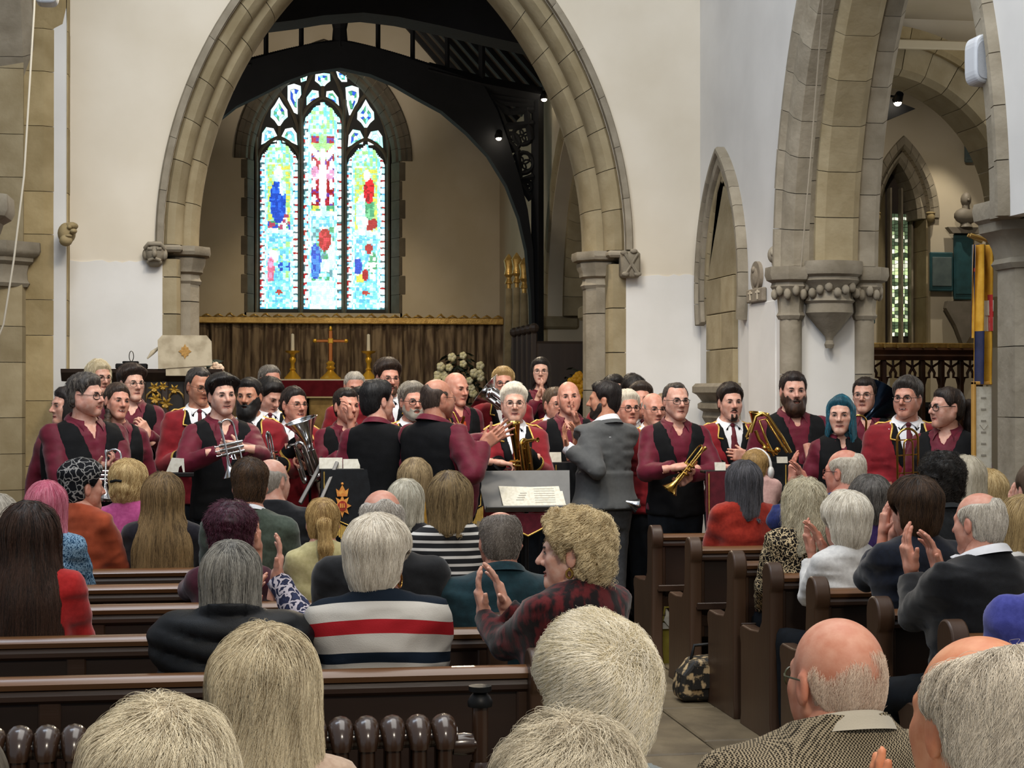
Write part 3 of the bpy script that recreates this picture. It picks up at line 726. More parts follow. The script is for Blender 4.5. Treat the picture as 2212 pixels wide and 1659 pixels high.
for i, (cx, cy, pts, fx) in enumerate([(603, 243, dagger, 1), (790, 248, dagger, 1), (581, 293, mou, -1), (626, 294, mou, 1), (768, 298, mou, -1), (811, 300, mou, 1), (697, 171, [(-16, -12), (0, -14), (16, -12), (17, 4), (9, 10), (0, 20), (-9, 10), (-17, 4)], 1),
        (635, 212, [(-14, -28), (0, -32), (15, -27), (16, -8), (8, 8), (8, 36), (0, 32), (-14, 4)], 1), (760, 216, [(-14, -28), (0, -32), (15, -27), (16, -8), (12, 6), (2, 34), (-6, 34), (-12, 6)], 1), (676, 210, [(-2, -16), (12, -14), (14, 6), (4, 8), (-14, 18), (-14, 0)], 1), (717, 211, [(2, -16), (-12, -14), (-14, 6), (-4, 8), (16, 18), (14, 0)], 1),
        (656, 170, [(-8, -4), (2, -8), (8, -6), (6, 4), (-6, 8)], 1), (738, 165, [(-12, -11), (0, -12), (11, -2), (12, 12), (0, 12), (-8, 2)], 1)]):
    blob(cx, cy, sc(cx, cy, [(x * fx, y) for x, y in pts]), seed=i + 20)
# stone and lead behind and between the lights (the tracery plate), slightly behind the panes; mullions in front
bb = MB(); ps = [(W0, WSILL), (W1, WSILL)]
for k in range(13):
    a = math.acos((W0 + WR - WC) / WR) * k / 12; ps.append((W1 - WR + WR * math.cos(a), WSP + WR * math.sin(a)))
for k in range(12, -1, -1):
    a = math.acos((W0 + WR - WC) / WR) * k / 12; ps.append((W0 + WR - WR * math.cos(a), WSP + WR * math.sin(a)))
bb.prism(ps, YG + .012, YG + .06, 'y'); bb.build('tracery_plate', lead, win)
for px in (553, 649.5, 744, 840):
    x = at(px, 500, Y=YG - .1)[0]; zt = at(697, 300 if px in (553, 840) else 215, Y=YG)[2]
    bb = MB(); bb.prism([(x - .045, YG), (x - .012, YG - .10), (x + .012, YG - .10), (x + .045, YG), (x + .045, YG + .02), (x - .045, YG + .02)], WSILL, zt, 'z'); bb.build('mullion', stone_w, win)
def trac(ptsx, r=.03):
    bb = MB(); bb.tube([tuple(at(a, b_, Y=YG - .02)) for a, b_ in ptsx], r, 6); bb.build('tracery_bar', stone_w, win, smooth=50)
def arcp(x0, y0, x1, y1, bx, by, n=8): return [((1 - t) ** 2 * x0 + 2 * t * (1 - t) * bx + t * t * x1, (1 - t) ** 2 * y0 + 2 * t * (1 - t) * by + t * t * y1) for t in np.linspace(0, 1, n)]
for c_, tp, sh, w_ in ((602, 296, 350, 47), (697, 210, 268, 47), (790, 300, 354, 47)):
    trac(arcp(c_ - w_, sh, c_, tp, c_ - w_ + 4, tp + 16)); trac(arcp(c_ + w_, sh, c_, tp, c_ + w_ - 4, tp + 16))
trac(arcp(553, 330, 603, 200, 556, 250)); trac(arcp(649, 330, 603, 200, 648, 250)); trac(arcp(744, 330, 790, 204, 746, 250)); trac(arcp(840, 335, 790, 204, 838, 252))
trac(arcp(649, 260, 697, 130, 650, 180)); trac(arcp(744, 260, 697, 130, 744, 180)); trac([(603, 272), (603, 300)]); trac([(790, 276), (790, 304)]); trac([(697, 186), (697, 212)]); trac(arcp(603, 200, 652, 140, 622, 165)); trac(arcp(790, 204, 744, 142, 772, 168))
# roof of the chancel: slopes, boards and dark trusses
xr0, xr1, xm = XN - .3, XS + .3, (XN + XS) / 2
for sx, xe in ((-1, xr0), (1, xr1)):
    o = MB().prism([(xe, 5.55), (xm, 9.0), (xm, 9.1), (xe, 5.65)], YA + .7, YE + .3, 'y').build('ceiling_3' if sx < 0 else 'ceiling_4', roof_board); struct(o)
    bb = MB()
    for k in range(22):
        y = YA + 1.0 + k * .53; dx = xm - xe
        bb.add([(xe, y, 5.45), (xm, y, 8.9), (xm, y, 9.0), (xe, y, 5.55), (xe, y + .1, 5.45), (xm, y + .1, 8.9), (xm, y + .1, 9.0), (xe, y + .1, 5.55)], [(0, 1, 2, 3), (4, 5, 6, 7), (0, 1, 5, 4), (2, 3, 7, 6)])
    bb.build('rafter', roof_wood, o)
def truss(yt, sc_, name, near=False):
    """arch-braced truss: pixel outline of its right half at scale sc_, mirrored about its own centre line"""
    tr = struct(empty(name, (0, 0, 0))); cxp = 735
    def W(px, py, dy=0): q = at(px, py, Y=yt); return np.array([q[0], yt + dy, q[2]])
    lo = [(735, 146), (800, 160), (850, 181), (900, 210), (955, 240), (1010, 287), (1055, 335), (1095, 400), (1122, 470), (1138, 540), (1147, 640), (1150, 760)]
    up = [(735, 88), (800, 100), (860, 118), (930, 142), (1000, 165), (1046, 186), (1075, 240), (1098, 305), (1122, 380), (1140, 452), (1152, 540), (1157, 760)]
    c0 = W(cxp, 100)[0]
    for sgn in (1, -1):
        vs = []
        for d in (0, .22):
            for p in lo + up: q = W(*p, d); vs.append((c0 + sgn * (q[0] - c0), q[1], q[2]))
        n = len(lo); fs = []
        for k in range(n - 1):
            fs += [(k, k + 1, n + k + 1, n + k), (2 * n + k, 2 * n + k + 1, 3 * n + k + 1, 3 * n + k), (k, k + 1, 2 * n + k + 1, 2 * n + k), (n + k, n + k + 1, 3 * n + k + 1, 3 * n + k)]
        MB().add(vs, fs).build('arched_brace', roof_wood, tr)
        def X(px, py, dy=0): q = W(px, py, dy); return (c0 + sgn * (q[0] - c0), q[1], q[2])
        bb = MB(); bb.tube([X(1164, 760, .11), X(1164, 560, .11), X(1164, 200, .11)], .085, 4); bb.build('wall_post', roof_wood, tr)
        bb = MB(); bb.tube([X(1172, 205, .1), X(1040, 180, .1), X(925, 150, .1)], .12, 4); bb.build('hammer_beam', roof_wood, tr)
        for px in (818, 893, 968, 1043):
            t = (px - 735) / 310; bb = MB(); bb.tube([X(px, 8, .1), X(px, 110 + 60 * t, .1)], .032 if px != 1043 else .045, 4); bb.build('strut', roof_wood, tr)
        # pierced spandrel: quatrefoil rings and bars
        for (cx, cy, r) in ((1132, 350, 20), (1132, 290, 18), (1106, 305, 17), (1047, 243, 17), (1140, 402, 10)):
            bb = MB()
            for a in range(4):
                an = a * math.pi / 2 + .4; bb.tube([X(cx + r * .5 * math.cos(an) + r * .55 * math.cos(t), cy + r * .5 * math.sin(an) + r * .55 * math.sin(t), .1) for t in np.linspace(0, 2 * math.pi, 11)[:-1]], .014, 5, closed=True)
            bb.tube([X(cx + r * 1.15 * math.cos(t), cy + r * 1.15 * math.sin(t), .1) for t in np.linspace(0, 2 * math.pi, 17)[:-1]], .03, 5, closed=True); bb.build('quatrefoil', roof_wood, tr, smooth=50)
        for pts in ([(1000, 215), (1060, 270), (1110, 270), (1155, 265)], [(1060, 215), (1100, 240), (1155, 235)], [(1085, 290), (1120, 325), (1125, 385), (1155, 380)], [(1110, 370), (1150, 430)], [(1010, 190), (1080, 205), (1155, 215)], [(1060, 205), (1075, 225), (1090, 265), (1100, 300)], [(1140, 230), (1142, 260), (1150, 300)], [(1020, 200), (1090, 218), (1155, 225)]):
            bb = MB(); bb.tube([X(*p, .1) for p in pts], .05, 5); bb.build('spandrel_bar', roof_wood, tr)
    bb = MB(); bb.tube([W(735, 35, .1), W(735, 60, .1), W(735, 100, .1)], [.12, .09, .11], 8); bb.build('king_post', roof_wood, tr)
    bb = MB(); n = 46                                        # brattishing along the collar
    for sgn in (1, -1):
        for k in range(n):
            t = k / n; p = W(735 + 225 * t, 87 + 62 * t ** 1.25, .11); x = c0 + sgn * (p[0] - c0); bb.box((x - .016, p[1] - .03, p[2] - .01), (x + .016, p[1] + .03, p[2] + .028))
    bb.build('brattishing', roof_wood, tr)
    return tr
YT = 23.0
truss(YT, 163, 'trim_10')
tn = struct(empty('trim_11', (0, 0, 0)))                      # nearer cambered tie with the boarded ceiling above it
pts = [(520, 58), (640, 43), (700, 33), (785, 27), (860, 36), (960, 57), (1050, 78), (1140, 98), (1230, 118)]
vs = []
YTn = 19.0
for dy in (0, .5):
    for (px, py) in pts: q = at(px, py, Y=YTn); vs.append((q[0], YTn + dy, q[2]))
    for (px, py) in pts: q = at(px, py, Y=YTn); vs.append((q[0], YTn + dy, q[2] + .55))
n = len(pts); fs = []
for k in range(n - 1): fs += [(k, k + 1, n + k + 1, n + k), (2 * n + k, 2 * n + k + 1, 3 * n + k + 1, 3 * n + k), (k, k + 1, 2 * n + k + 1, 2 * n + k), (n + k, n + k + 1, 3 * n + k + 1, 3 * n + k)]
MB().add(vs, fs).build('tie_beam', roof_wood, tn)
# spotlights on the truss, lit
lampglow = mat('lamp_glow', '#fff2d8', .4, emit=14)
black_metal = mat('black_metal', '#141414', .45, metal=.6)
white_pl = mat('white_enamel', '#d8d8d6', .35, spec=.5)
def spotfix(px, py, Y, name='spotlight', r=.05, label='', m=None):
    p = at(px, py, Y=Y); rt = empty(name, tuple(p), label=label, cat='spotlight')
    bb = MB(); bb.lathe([(0, .09), (r * .8, .09), (r * 1.1, 0), (r * .95, 0), (r * .7, .03), (0, .03)], 12, Matrix.Rotation(.9, 4, 'X')); bb.build('housing', m or black_metal, rt, smooth=40)
    bb = MB(); bb.ball((0, -.012, -.012), r * .85, 10, 7); bb.build('lamp', lampglow, rt, smooth=60)
    bb = MB(); bb.tube([(0, .06, .05), (0, .30, .10)], .012, 6); bb.build('bracket', m or black_metal, rt)
spotfix(1175, 211, 22.85, label='small lit spotlight at the top of the roof truss post by the chancel arch')
spotfix(1077, 295, 22.85, label='small lit spotlight below the truss spandrel, lower of the two chancel lamps')
spotfix(1938, 218, 15.6, r=.045, label='bright lit spotlight under the dark boards of the south aisle')
spotfix(1886, 262, 15.6, r=.02, label='tiny lit spotlight low at the edge of the aisle arch')
spotfix(1932, 148, 14.9, r=.05, m=white_pl, label='white track spotlight beside the arcade arch, left of the pair')
spotfix(1982, 145, 14.9, r=.05, m=white_pl, label='white track spotlight under the beam, right of the pair')
bb = MB(); p1 = at(1890, 200, Y=15.7); p2 = at(1978, 235, Y=15.7); p3 = at(1890, 270, Y=15.7)
bb.add([tuple(p1), tuple(p2), tuple(p3), (p1[0], 19.4, p1[2]), (p2[0], 19.4, p2[2]), (p3[0], 19.4, p3[2])], [(0, 1, 2), (3, 4, 5), (0, 1, 4, 3), (1, 2, 5, 4), (0, 2, 5, 3)]); struct(bb.build('trim_12', roof_wood))
# ================================================================== figures: signed-distance bodies meshed with surface nets
def surfnets(F, h, org):
    """quads of the zero surface of a sampled field (negative inside)"""
    nx, ny, nz = F.shape; S = F < 0
    A = S[:-1, :-1, :-1]; n_in = np.zeros(A.shape, np.int8)
    offs = [(i, j, k) for i in (0, 1) for j in (0, 1) for k in (0, 1)]
    for (i, j, k) in offs: n_in += S[i:nx - 1 + i, j:ny - 1 + j, k:nz - 1 + k]
    act = (n_in > 0) & (n_in < 8); idx = np.argwhere(act)
    if not len(idx): return np.zeros((0, 3), np.float32), np.zeros((0, 4), np.int32)
    vid = np.full(A.shape, -1, np.int32); vid[act] = np.arange(len(idx))
    c = np.stack([F[idx[:, 0] + i, idx[:, 1] + j, idx[:, 2] + k] for (i, j, k) in offs], 1)
    acc = np.zeros((len(idx), 3)); cnt = np.zeros(len(idx))
    for a in range(8):
        for b in range(a + 1, 8):
            d = [offs[b][q] - offs[a][q] for q in range(3)]
            if sum(map(abs, d)) != 1: continue
            m = (c[:, a] < 0) != (c[:, b] < 0)
            t = np.where(m, c[:, a] / np.where(m, c[:, a] - c[:, b], 1), 0)
            acc += np.where(m[:, None], np.array(offs[a]) + t[:, None] * np.array(d), 0); cnt += m
    V = (idx + acc / cnt[:, None]) * h + np.array(org)
    Q = []
    for ax in range(3):
        u, v = (ax + 1) % 3, (ax + 2) % 3
        sl0 = [slice(None)] * 3; sl1 = [slice(None)] * 3; sl0[ax] = slice(0, -1); sl1[ax] = slice(1, None)
        a, b = S[tuple(sl0)], S[tuple(sl1)]
        e = np.argwhere(a != b)
        e = e[(e[:, u] > 0) & (e[:, v] > 0) & (e[:, u] < F.shape[u] - 1) & (e[:, v] < F.shape[v] - 1)]
        if not len(e): continue
        ins = S[e[:, 0], e[:, 1], e[:, 2]]
        def g(du, dv):
            q = e.copy(); q[:, u] -= du; q[:, v] -= dv; return vid[q[:, 0], q[:, 1], q[:, 2]]
        q = np.stack([g(0, 0), g(1, 0), g(1, 1), g(0, 1)], 1)
        q[~ins] = q[~ins][:, ::-1]; Q.append(q)
    return V, np.concatenate(Q)
def grid(lo, hi, h):
    n = [max(4, int(math.ceil((hi[i] - lo[i]) / h)) + 1) for i in range(3)]
    ax = [lo[i] + h * np.arange(n[i]) for i in range(3)]
    X, Y, Z = np.meshgrid(*ax, indexing='ij')
    return np.stack([X, Y, Z], -1).astype(np.float32), lo
def smin(a, b, k): h = np.clip(.5 + .5 * (b - a) / k, 0, 1); return b + (a - b) * h - k * h * (1 - h)
def smax(a, b, k): return -smin(-a, -b, k)
def cone(P, a, b, r0, r1):
    a = np.asarray(a, np.float32); d = np.asarray(b, np.float32) - a
    t = np.clip(((P - a) @ d) / (d @ d + 1e-9), 0, 1)
    return np.sqrt((((P - a) - t[..., None] * d) ** 2).sum(-1)) - (r0 + (r1 - r0) * t)
def elps(P, c, r):
    q = (P - np.asarray(c, np.float32)) / np.asarray(r, np.float32); k = np.sqrt((q * q).sum(-1)); return (k - 1) * min(r) * np.where(k < 1, 1, 1)
def ball(P, c, r): return np.sqrt(((P - np.asarray(c, np.float32)) ** 2).sum(-1)) - r
def wav(P, f, seed, n=5):
    r = np.random.default_rng(seed); o = 0
    for i in range(n):
        d = r.normal(size=3); d /= np.linalg.norm(d); o = o + np.sin((P @ (d * f * (.7 + .6 * r.random())).astype(np.float32)) + r.random() * 6.28 + 1.3 * np.sin((P @ (r.normal(size=3) * f * .5).astype(np.float32)) + r.random() * 6))
    return o / n
def sstep(a, b, x): t = np.clip((x - a) / (b - a), 0, 1); return t * t * (3 - 2 * t)

# ---- torso as a stack of ovals, by distance u below the crown (for a 1.75 m person)
TORSO = np.array([(.10, .050, .054, .0), (.18, .053, .057, -.012), (.225, .056, .062, -.018), (.252, .076, .068, -.020), (.275, .118, .080, -.018), (.305, .158, .094, -.012), (.36, .180, .111, -.002), (.45, .178, .124, .006), (.55, .164, .120, .008), (.65, .155, .114, .010), (.75, .163, .120, .004), (.83, .172, .126, -.004), (.92, .168, .120, -.006), (1.0, .150, .105, 0)])
TORSO_F = np.array([(.10, .044, .048, .0), (.18, .047, .051, -.012), (.225, .050, .056, -.018), (.252, .068, .062, -.020), (.275, .104, .074, -.018), (.305, .140, .088, -.012), (.36, .160, .104, -.002), (.44, .162, .128, .016), (.53, .150, .118, .010), (.63, .140, .104, .006), (.74, .160, .116, .0), (.83, .178, .128, -.008), (.92, .174, .122, -.010), (1.0, .150, .105, 0)])
def torso_tab(female, bw, belly):
    T = (TORSO_F if female else TORSO).copy(); uu = np.linspace(.08, 1.0, 240)
    tab = np.stack([np.interp(uu, T[:, 0], T[:, i]) for i in (1, 2, 3)], 1)
    k = np.hanning(15); k /= k.sum(); tab = np.stack([np.convolve(np.pad(tab[:, i], 7, 'edge'), k, 'valid') for i in range(3)], 1)
    s = sstep(.24, .34, uu); tab[:, 0] *= 1 + (bw - 1) * s; tab[:, 1] *= 1 + (bw - 1) * s * .8
    bl = belly * np.exp(-((uu - .66) / .17) ** 2); tab[:, 1] += bl * .55; tab[:, 2] += bl * .5; tab[:, 0] += bl * .55
    return uu, tab
def torso_f(P, Ht, k, tab):
    uu, T = tab; u = (Ht - P[..., 2]) / k
    a = np.interp(u, uu, T[:, 0]) * k; b = np.interp(u, uu, T[:, 1]) * k; yc = np.interp(u, uu, T[:, 2]) * k
    x = np.abs(P[..., 0]) / a; y = np.abs(P[..., 1] - yc) / b; e = 2.25
    d = ((x ** e + y ** e + 1e-9) ** (1 / e) - 1) * np.minimum(a, b)
    return np.maximum(d, np.maximum(u - 1.0, .10 - u) * k).astype(np.float32)

# ---- head: origin mid-head, +y face, +z up
def head_f(P, p):
    fat = p.get('fat', 0); jaw = p.get('jaw', 1.0); Q = P.copy(); Q[..., 0] = np.abs(Q[..., 0])
    d = elps(P, (0, -.013, .034), (.0755, .0945, .086))
    d = smin(d, elps(P, (0, .018, -.030), (.0585 * jaw + fat * .010, .069, .082)), .03)
    d = smin(d, cone(Q, (.047 * jaw + fat * .007, -.004, -.045), (.014, .068, -.096), .023 + fat * .006, .018), .028)
    d = smin(d, ball(P, (0, .070, -.094), .0175), .02)
    d = smin(d, ball(Q, (.040, .050, -.016), .026 + fat * .006), .022)
    d = smin(d, ball(Q, (.037, .046, -.050), .020 + fat * .012), .025)
    d = smin(d, cone(Q, (.012, .083, .028), (.044, .066, .026), .0095, .009), .016)
    # eye sockets, lids
    d = smax(d, -elps(Q, (.0315, .096, .006), (.0175, .020, .0125)), .010)
    d = smin(d, elps(Q, (.0315, .0685, .0075), (.0150, .0142, .0135)), .004)
    # nose
    ns = p.get('nose', 1.0)
    d = smin(d, cone(P, (0, .083, .020), (0, .080 + .029 * ns, -.023), .0075, .0115 * ns), .012)
    d = smin(d, ball(Q, (.0115 * ns, .092, -.028), .0085 * ns), .008)
    # mouth
    sm = p.get('smile', .3); mw = .021 + .006 * sm; zc = -.061
    up = cone(Q, (.004, .0865, zc + .004), (mw, .0745, zc + .001 + .008 * sm), .0058, .0030)
    lo = cone(Q, (.0, .0855, zc - .0075), (mw * .9, .0745, zc - .002 + .008 * sm), .0066, .0030)
    d = smin(d, smin(up, lo, .002), .006)
    d = smax(d, -cone(Q, (.0, .094, zc - .0015), (mw, .080, zc + .000 + .009 * sm), .0022 + .001 * sm, .0016), .003)
    d = smin(d, ball(P, (0, .078, -.082), .010), .016)
    if sm > .4: d = smax(d, -cone(Q, (.026, .092, -.034), (.034, .080, -.062), .0025, .002), .008)
    # ears
    er = elps(Q, (.079, -.012, -.004), (.0085, .018, .031)); er = smax(er, -elps(Q, (.090, -.008, 0), (.008, .0095, .018)), .005)
    d = smin(d, er, .006)
    return d

# ---- hair: styles are functions of head-local points
def hair_f(P, st):
    kind = st.get('kind', 'short'); x, y, z = P[..., 0], P[..., 1], P[..., 2]; ax = np.abs(x)
    cr = elps(P, (0, -.013, .034), (.0755, .0945, .086))
    cr = smin(cr, elps(P, (0, -.030, -.020), (.062, .066, .075)), .03)
    ya = .016 - st.get('rec', 0); m = .78
    gf = (y - (ya + m * z)) / 1.27
    tm = st.get('temple', .012); gf = gf + tm * np.exp(-((ax - .052) / .018) ** 2) * sstep(.02, .06, z)
    gf = np.where((y < .045) & (z < .03), np.maximum(gf, (y - .030 - .2 * z)), gf)
    gb = (st.get('nape', -.034) + .55 * y - z) / 1.14
    g = np.maximum(gf, gb)
    ear = elps(np.stack([ax, y, z], -1), (.080, -.010, -.006), (.03, .024, .032)); g = np.maximum(g, -ear * .9)
    gs = None
    if st.get('bald'): bl = st['bald']; gs = z - (.052 - .30 * y) + .05 * (bl - 1) - .012 * np.sin(x * 70 + 1)
    if st.get('spot'):
        c = st['spot']; q_ = .8 * (c[2] - np.sqrt((x * 1.1) ** 2 + (y - c[0]) ** 2 + (z - c[1]) ** 2)); gs = q_ if gs is None else np.maximum(gs, q_)
    t0 = st.get('t', .009); t = np.clip(-g * st.get('ramp', .55), -.004, t0)
    if gs is not None: t = np.minimum(t, np.clip(-gs * st.get('soft', .14), -.004, t0)); g = np.maximum(g, gs)
    top = sstep(.02, .10, z); t = t + (st.get('top', .006) * top + st.get('quiff', 0) * np.exp(-((y - .055) / .035) ** 2 - ((z - .09) / .04) ** 2)) * np.clip(-g / .012, 0, 1)
    if st.get('part'): t = t - .006 * np.exp(-((x - st['part']) / .006) ** 2) * sstep(-.03, .02, y) * top + .006 * np.exp(-((x - st['part'] * .1) / .04) ** 2) * top * np.clip(-g / .02, 0, 1)
    am, fq = st.get('amp', .0036), st.get('freq', 85)
    n = wav(P * np.array(st.get('nstretch', (1, 1, .45)), np.float32), fq, st.get('seed', 1))
    if st.get('curl'): n = n + .8 * np.abs(wav(P, fq * 1.1, st.get('seed', 1) + 9)) * 2 - .5
    t = t + am * n * np.clip(-g / .006, 0, 1)
    d = cr - t
    if kind in ('bob', 'long'):
        zb = st.get('zb', -.13); wd = st.get('w', 1.0); Rx, Ry = .093 * wd, .108 * wd
        s = sstep(.0, -.22, z); fl = st.get('flare', 0)
        yc = -.022 - st.get('back', .0) * s; aa = Rx * (1 + fl * s - .04 * sstep(.0, -.06, z) * st.get('tuck', 0)); bb_ = Ry * (.98 - st.get('thin', 0) * s)
        v = (np.sqrt((x / aa) ** 2 + ((y - yc) / bb_) ** 2 + (np.maximum(z - .028, 0) / (.103 + st.get('top', .006))) ** 2) - 1) * .09
        wob = .018 * wav(P * np.array((1, 1, .1), np.float32), 60, st.get('seed', 1) + 3)
        v = smax(v, (zb + wob + st.get('vcut', 0) * ax * ax * 6 - z), .02)
        fo = st.get('face', .058)
        op = np.maximum(np.maximum(ax - fo - .010 * np.sin(z * 30), st.get('fy', .018) - y), z - (st.get('ftop', .070) + .012 * np.cos((x - st.get('part', 0)) * 40)))
        v = smax(v, -op, .012)
        if kind == 'bob' or st.get('bangs'): pass
        v = v - am * wav(P * np.array((1, 1, .12), np.float32), 150 if fq > 60 else 75, st.get('seed', 1) + 5) * 1.2
        if st.get('curl'): v = v - am * 1.3 * n
        d = np.minimum(d, v)
    if kind == 'pony':
        c = st.get('tie', (0, -.108, .045)); L = st.get('len', .22)
        tl = cone(P, c, (c[0], c[1] - .045, c[2] - .005), .022, .028); tl = smin(tl, cone(P, (c[0], c[1] - .045, c[2] - .005), (c[0] + .006, c[1] - .052, c[2] - .12), .029, .034), .02)
        tl = smin(tl, cone(P, (c[0] + .006, c[1] - .052, c[2] - .12), (c[0], c[1] - .035, c[2] - L), .034, .012), .02) - .004 * wav(P * np.array((1, 1, .1), np.float32), 140, 4)
        d = smin(d, tl, .008)
    if kind == 'updo':
        for (c, r) in st.get('buns', [((-.02, -.105, .005), .030), ((.015, -.112, .0), .028), ((-.045, -.095, -.01), .024), ((.0, -.10, -.03), .026)]):
            d = smin(d, ball(P, c, r) - .004 * wav(P, 130, 3), .012)
    if kind == 'plait':
        L = st.get('len', .32); side = st.get('side', 1)
        tl = cone(P, (side * .055, .0, -.06), (side * .085, .055, -.16), .022, .024); tl = smin(tl, cone(P, (side * .085, .055, -.16), (side * .10, .10, -.16 - L), .024, .016), .02) - .004 * np.sin(z * 170)
        d = smin(d, tl, .01)
    if st.get('beads'):
        for (c, r) in st['beads']: d = smin(d, ball(P, c, r), .006)
    return d
def beard_f(P, st):
    x, y, z = P[..., 0], P[..., 1], P[..., 2]; ax = np.abs(x); ln = st.get('len', .0); t = st.get('t', .007)
    d = elps(P, (0, .018, -.030), (.062, .072, .085)); Q = P.copy(); Q[..., 0] = ax
    d = smin(d, cone(Q, (.047, -.004, -.045), (.014, .068, -.096), .026, .022), .028)
    if ln: d = smin(d, elps(P, (0, .060, -.105 - ln * .5), (.046, .036, .03 + ln * .6)), .03)
    line = -.048 + np.where(ax > .028, (ax - .028) * 1.25, 0)
    d = d - t - .0022 * wav(P, 150, 8)
    d = np.maximum(d, z - line); d = np.maximum(d, .004 - y)
    d = smax(d, -elps(P, (0, .088, -.0635), (.021, .02, .0085)), .004)
    if st.get('chin_only'): d = np.maximum(d, np.maximum(ax - .024, z + .072))
    m = cone(Q, (.006, .0885, -.0455), (.028, .0735, -.060), .0062 + t * .15, .0045) - .001 * wav(P, 200, 2)
    return np.minimum(d, m) if not st.get('no_tache') else d

# ---- hands: wrist at the origin, fingers along +y, palm towards -z, thumb on +x
def make_hand(curl=(.2, .25, .2), spread=.06, thumb=(.75, .62, -.25), h=.0052, thumb_bend=.2):
    def f(P):
        q = np.abs(P - np.array((0, .046, 0), np.float32)) - np.array((.030, .036, .004), np.float32)
        d = np.sqrt((np.maximum(q, 0) ** 2).sum(-1)) + np.minimum(q.max(-1), 0) - .0105
        d = smin(d, cone(P, (0, -.075, 0), (0, .012, 0), .027, .024), .02)
        d = smin(d, ball(P, (.022, .022, -.008), .017), .014)
        for i, (bx, by, L, r) in enumerate(((.030, .086, .072, .0088), (.010, .092, .080, .0090), (-.011, .089, .074, .0086), (-.031, .079, .058, .0076))):
            a = np.array((bx, by - .012, 0.)); ang = 0; sx = (1.2 - i) * spread
            for s_, (fr, cu) in enumerate(zip((.46, .30, .24), curl)):
                ang += cu * (1 + .12 * i); dr = np.array((math.sin(sx) * math.cos(ang), math.cos(sx) * math.cos(ang), -math.sin(ang))); b = a + dr * (L * fr + (.012 if s_ == 0 else 0))
                d = smin(d, cone(P, a, b, r * (1 - .07 * s_), r * (1 - .07 * (s_ + 1))), .004); a = b
        a = np.array((.026, .018, -.006)); t = np.array(thumb); t = t / np.linalg.norm(t); b = a + t * .043
        d = smin(d, cone(P, a, b, .0125, .0105), .008); t2 = t + np.array((-.3, .3, 0)) * thumb_bend; t2 /= np.linalg.norm(t2)
        d = smin(d, cone(P, b, b + t2 * .030, .0102, .0082), .004)
        return d
    G, o = grid((-.065, -.085, -.12), (.095, .195, .055), h); return surfnets(f(G), h, o)
HANDS = {}
def hand_mesh(pose, h):
    key = (pose, h)
    if key not in HANDS:
        HANDS[key] = {'flat': lambda: make_hand((.08, .10, .08), .07, (.62, .78, -.1), h), 'open': lambda: make_hand((.16, .20, .16), .16, (.85, .55, -.15), h), 'clap': lambda: make_hand((.14, .22, .2), .03, (.55, .83, -.12), h), 'relax': lambda: make_hand((.35, .45, .35), .04, (.45, .75, -.45), h), 'grip': lambda: make_hand((.85, 1.15, .8), .0, (.45, .55, -.7), h), 'half': lambda: make_hand((.55, .75, .5), .02, (.5, .6, -.6), h)}[pose]()
    return HANDS[key]

skin_m = mat('skin', '#ffffff', .5, '#f1ddd4', 38, bump=.12, bscale=240, attr='col', sss=.0, spec=.45, bdist=.002)
_hm = {}
def hair_mat(col, col2=None, rough=.55, key=None):
    key = key or 'hair_' + str(col) + str(col2)
    if key in _hm: return _hm[key]
    m = bpy.data.materials.new('hair'); m.use_nodes = True; N = NT(m); b = N.n['Principled BSDF']; c1 = lin(col); c2 = lin(col2 or col)
    if not col2: c2 = tuple(min(1, v * 1.75 + .006) for v in c1)
    tc = N.new('ShaderNodeTexCoord'); mp = N.new('ShaderNodeMapping'); mp.inputs['Scale'].default_value = (1, 1, .12); N.ln(tc.outputs['Object'], mp.inputs[0])
    nz = N.new('ShaderNodeTexNoise'); nz.inputs['Scale'].default_value = 90; nz.inputs['Detail'].default_value = 5; N.ln(mp.outputs[0], nz.inputs['Vector'])
    n3 = N.new('ShaderNodeTexNoise'); n3.inputs['Scale'].default_value = 26; n3.inputs['Detail'].default_value = 2; N.ln(mp.outputs[0], n3.inputs['Vector']); av = N.new('ShaderNodeMath', operation='MULTIPLY_ADD'); av.inputs[1].default_value = .55; N.ln(n3.outputs[0], av.inputs[0]); nm = N.new('ShaderNodeMath', operation='MULTIPLY'); nm.inputs[1].default_value = .48; N.ln(nz.outputs[0], nm.inputs[0]); N.ln(nm.outputs[0], av.inputs[2])
    hi = N.new('ShaderNodeHairInfo'); ad = N.new('ShaderNodeMath', operation='MULTIPLY_ADD'); ad.inputs[1].default_value = .45; ad.inputs[2].default_value = -.20; N.ln(hi.outputs['Random'], ad.inputs[0])
    a2 = N.new('ShaderNodeMath', operation='ADD'); N.ln(av.outputs[0], a2.inputs[0]); N.ln(ad.outputs[0], a2.inputs[1])
    rp = N.new('ShaderNodeValToRGB'); rp.color_ramp.elements[0].position = .28; rp.color_ramp.elements[1].position = .66
    rp.color_ramp.elements[0].color = c1 + (1,); rp.color_ramp.elements[1].color = c2 + (1,); N.ln(a2.outputs[0], rp.inputs[0]); N.ln(rp.outputs[0], b.inputs['Base Color'])
    bp = N.new('ShaderNodeBump'); bp.inputs['Strength'].default_value = .5; bp.inputs['Distance'].default_value = .004; N.ln(nz.outputs[0], bp.inputs['Height']); N.ln(bp.outputs[0], b.inputs['Normal'])
    b.inputs['Roughness'].default_value = rough; b.inputs['Specular IOR Level'].default_value = .35
    _hm[key] = m; return m
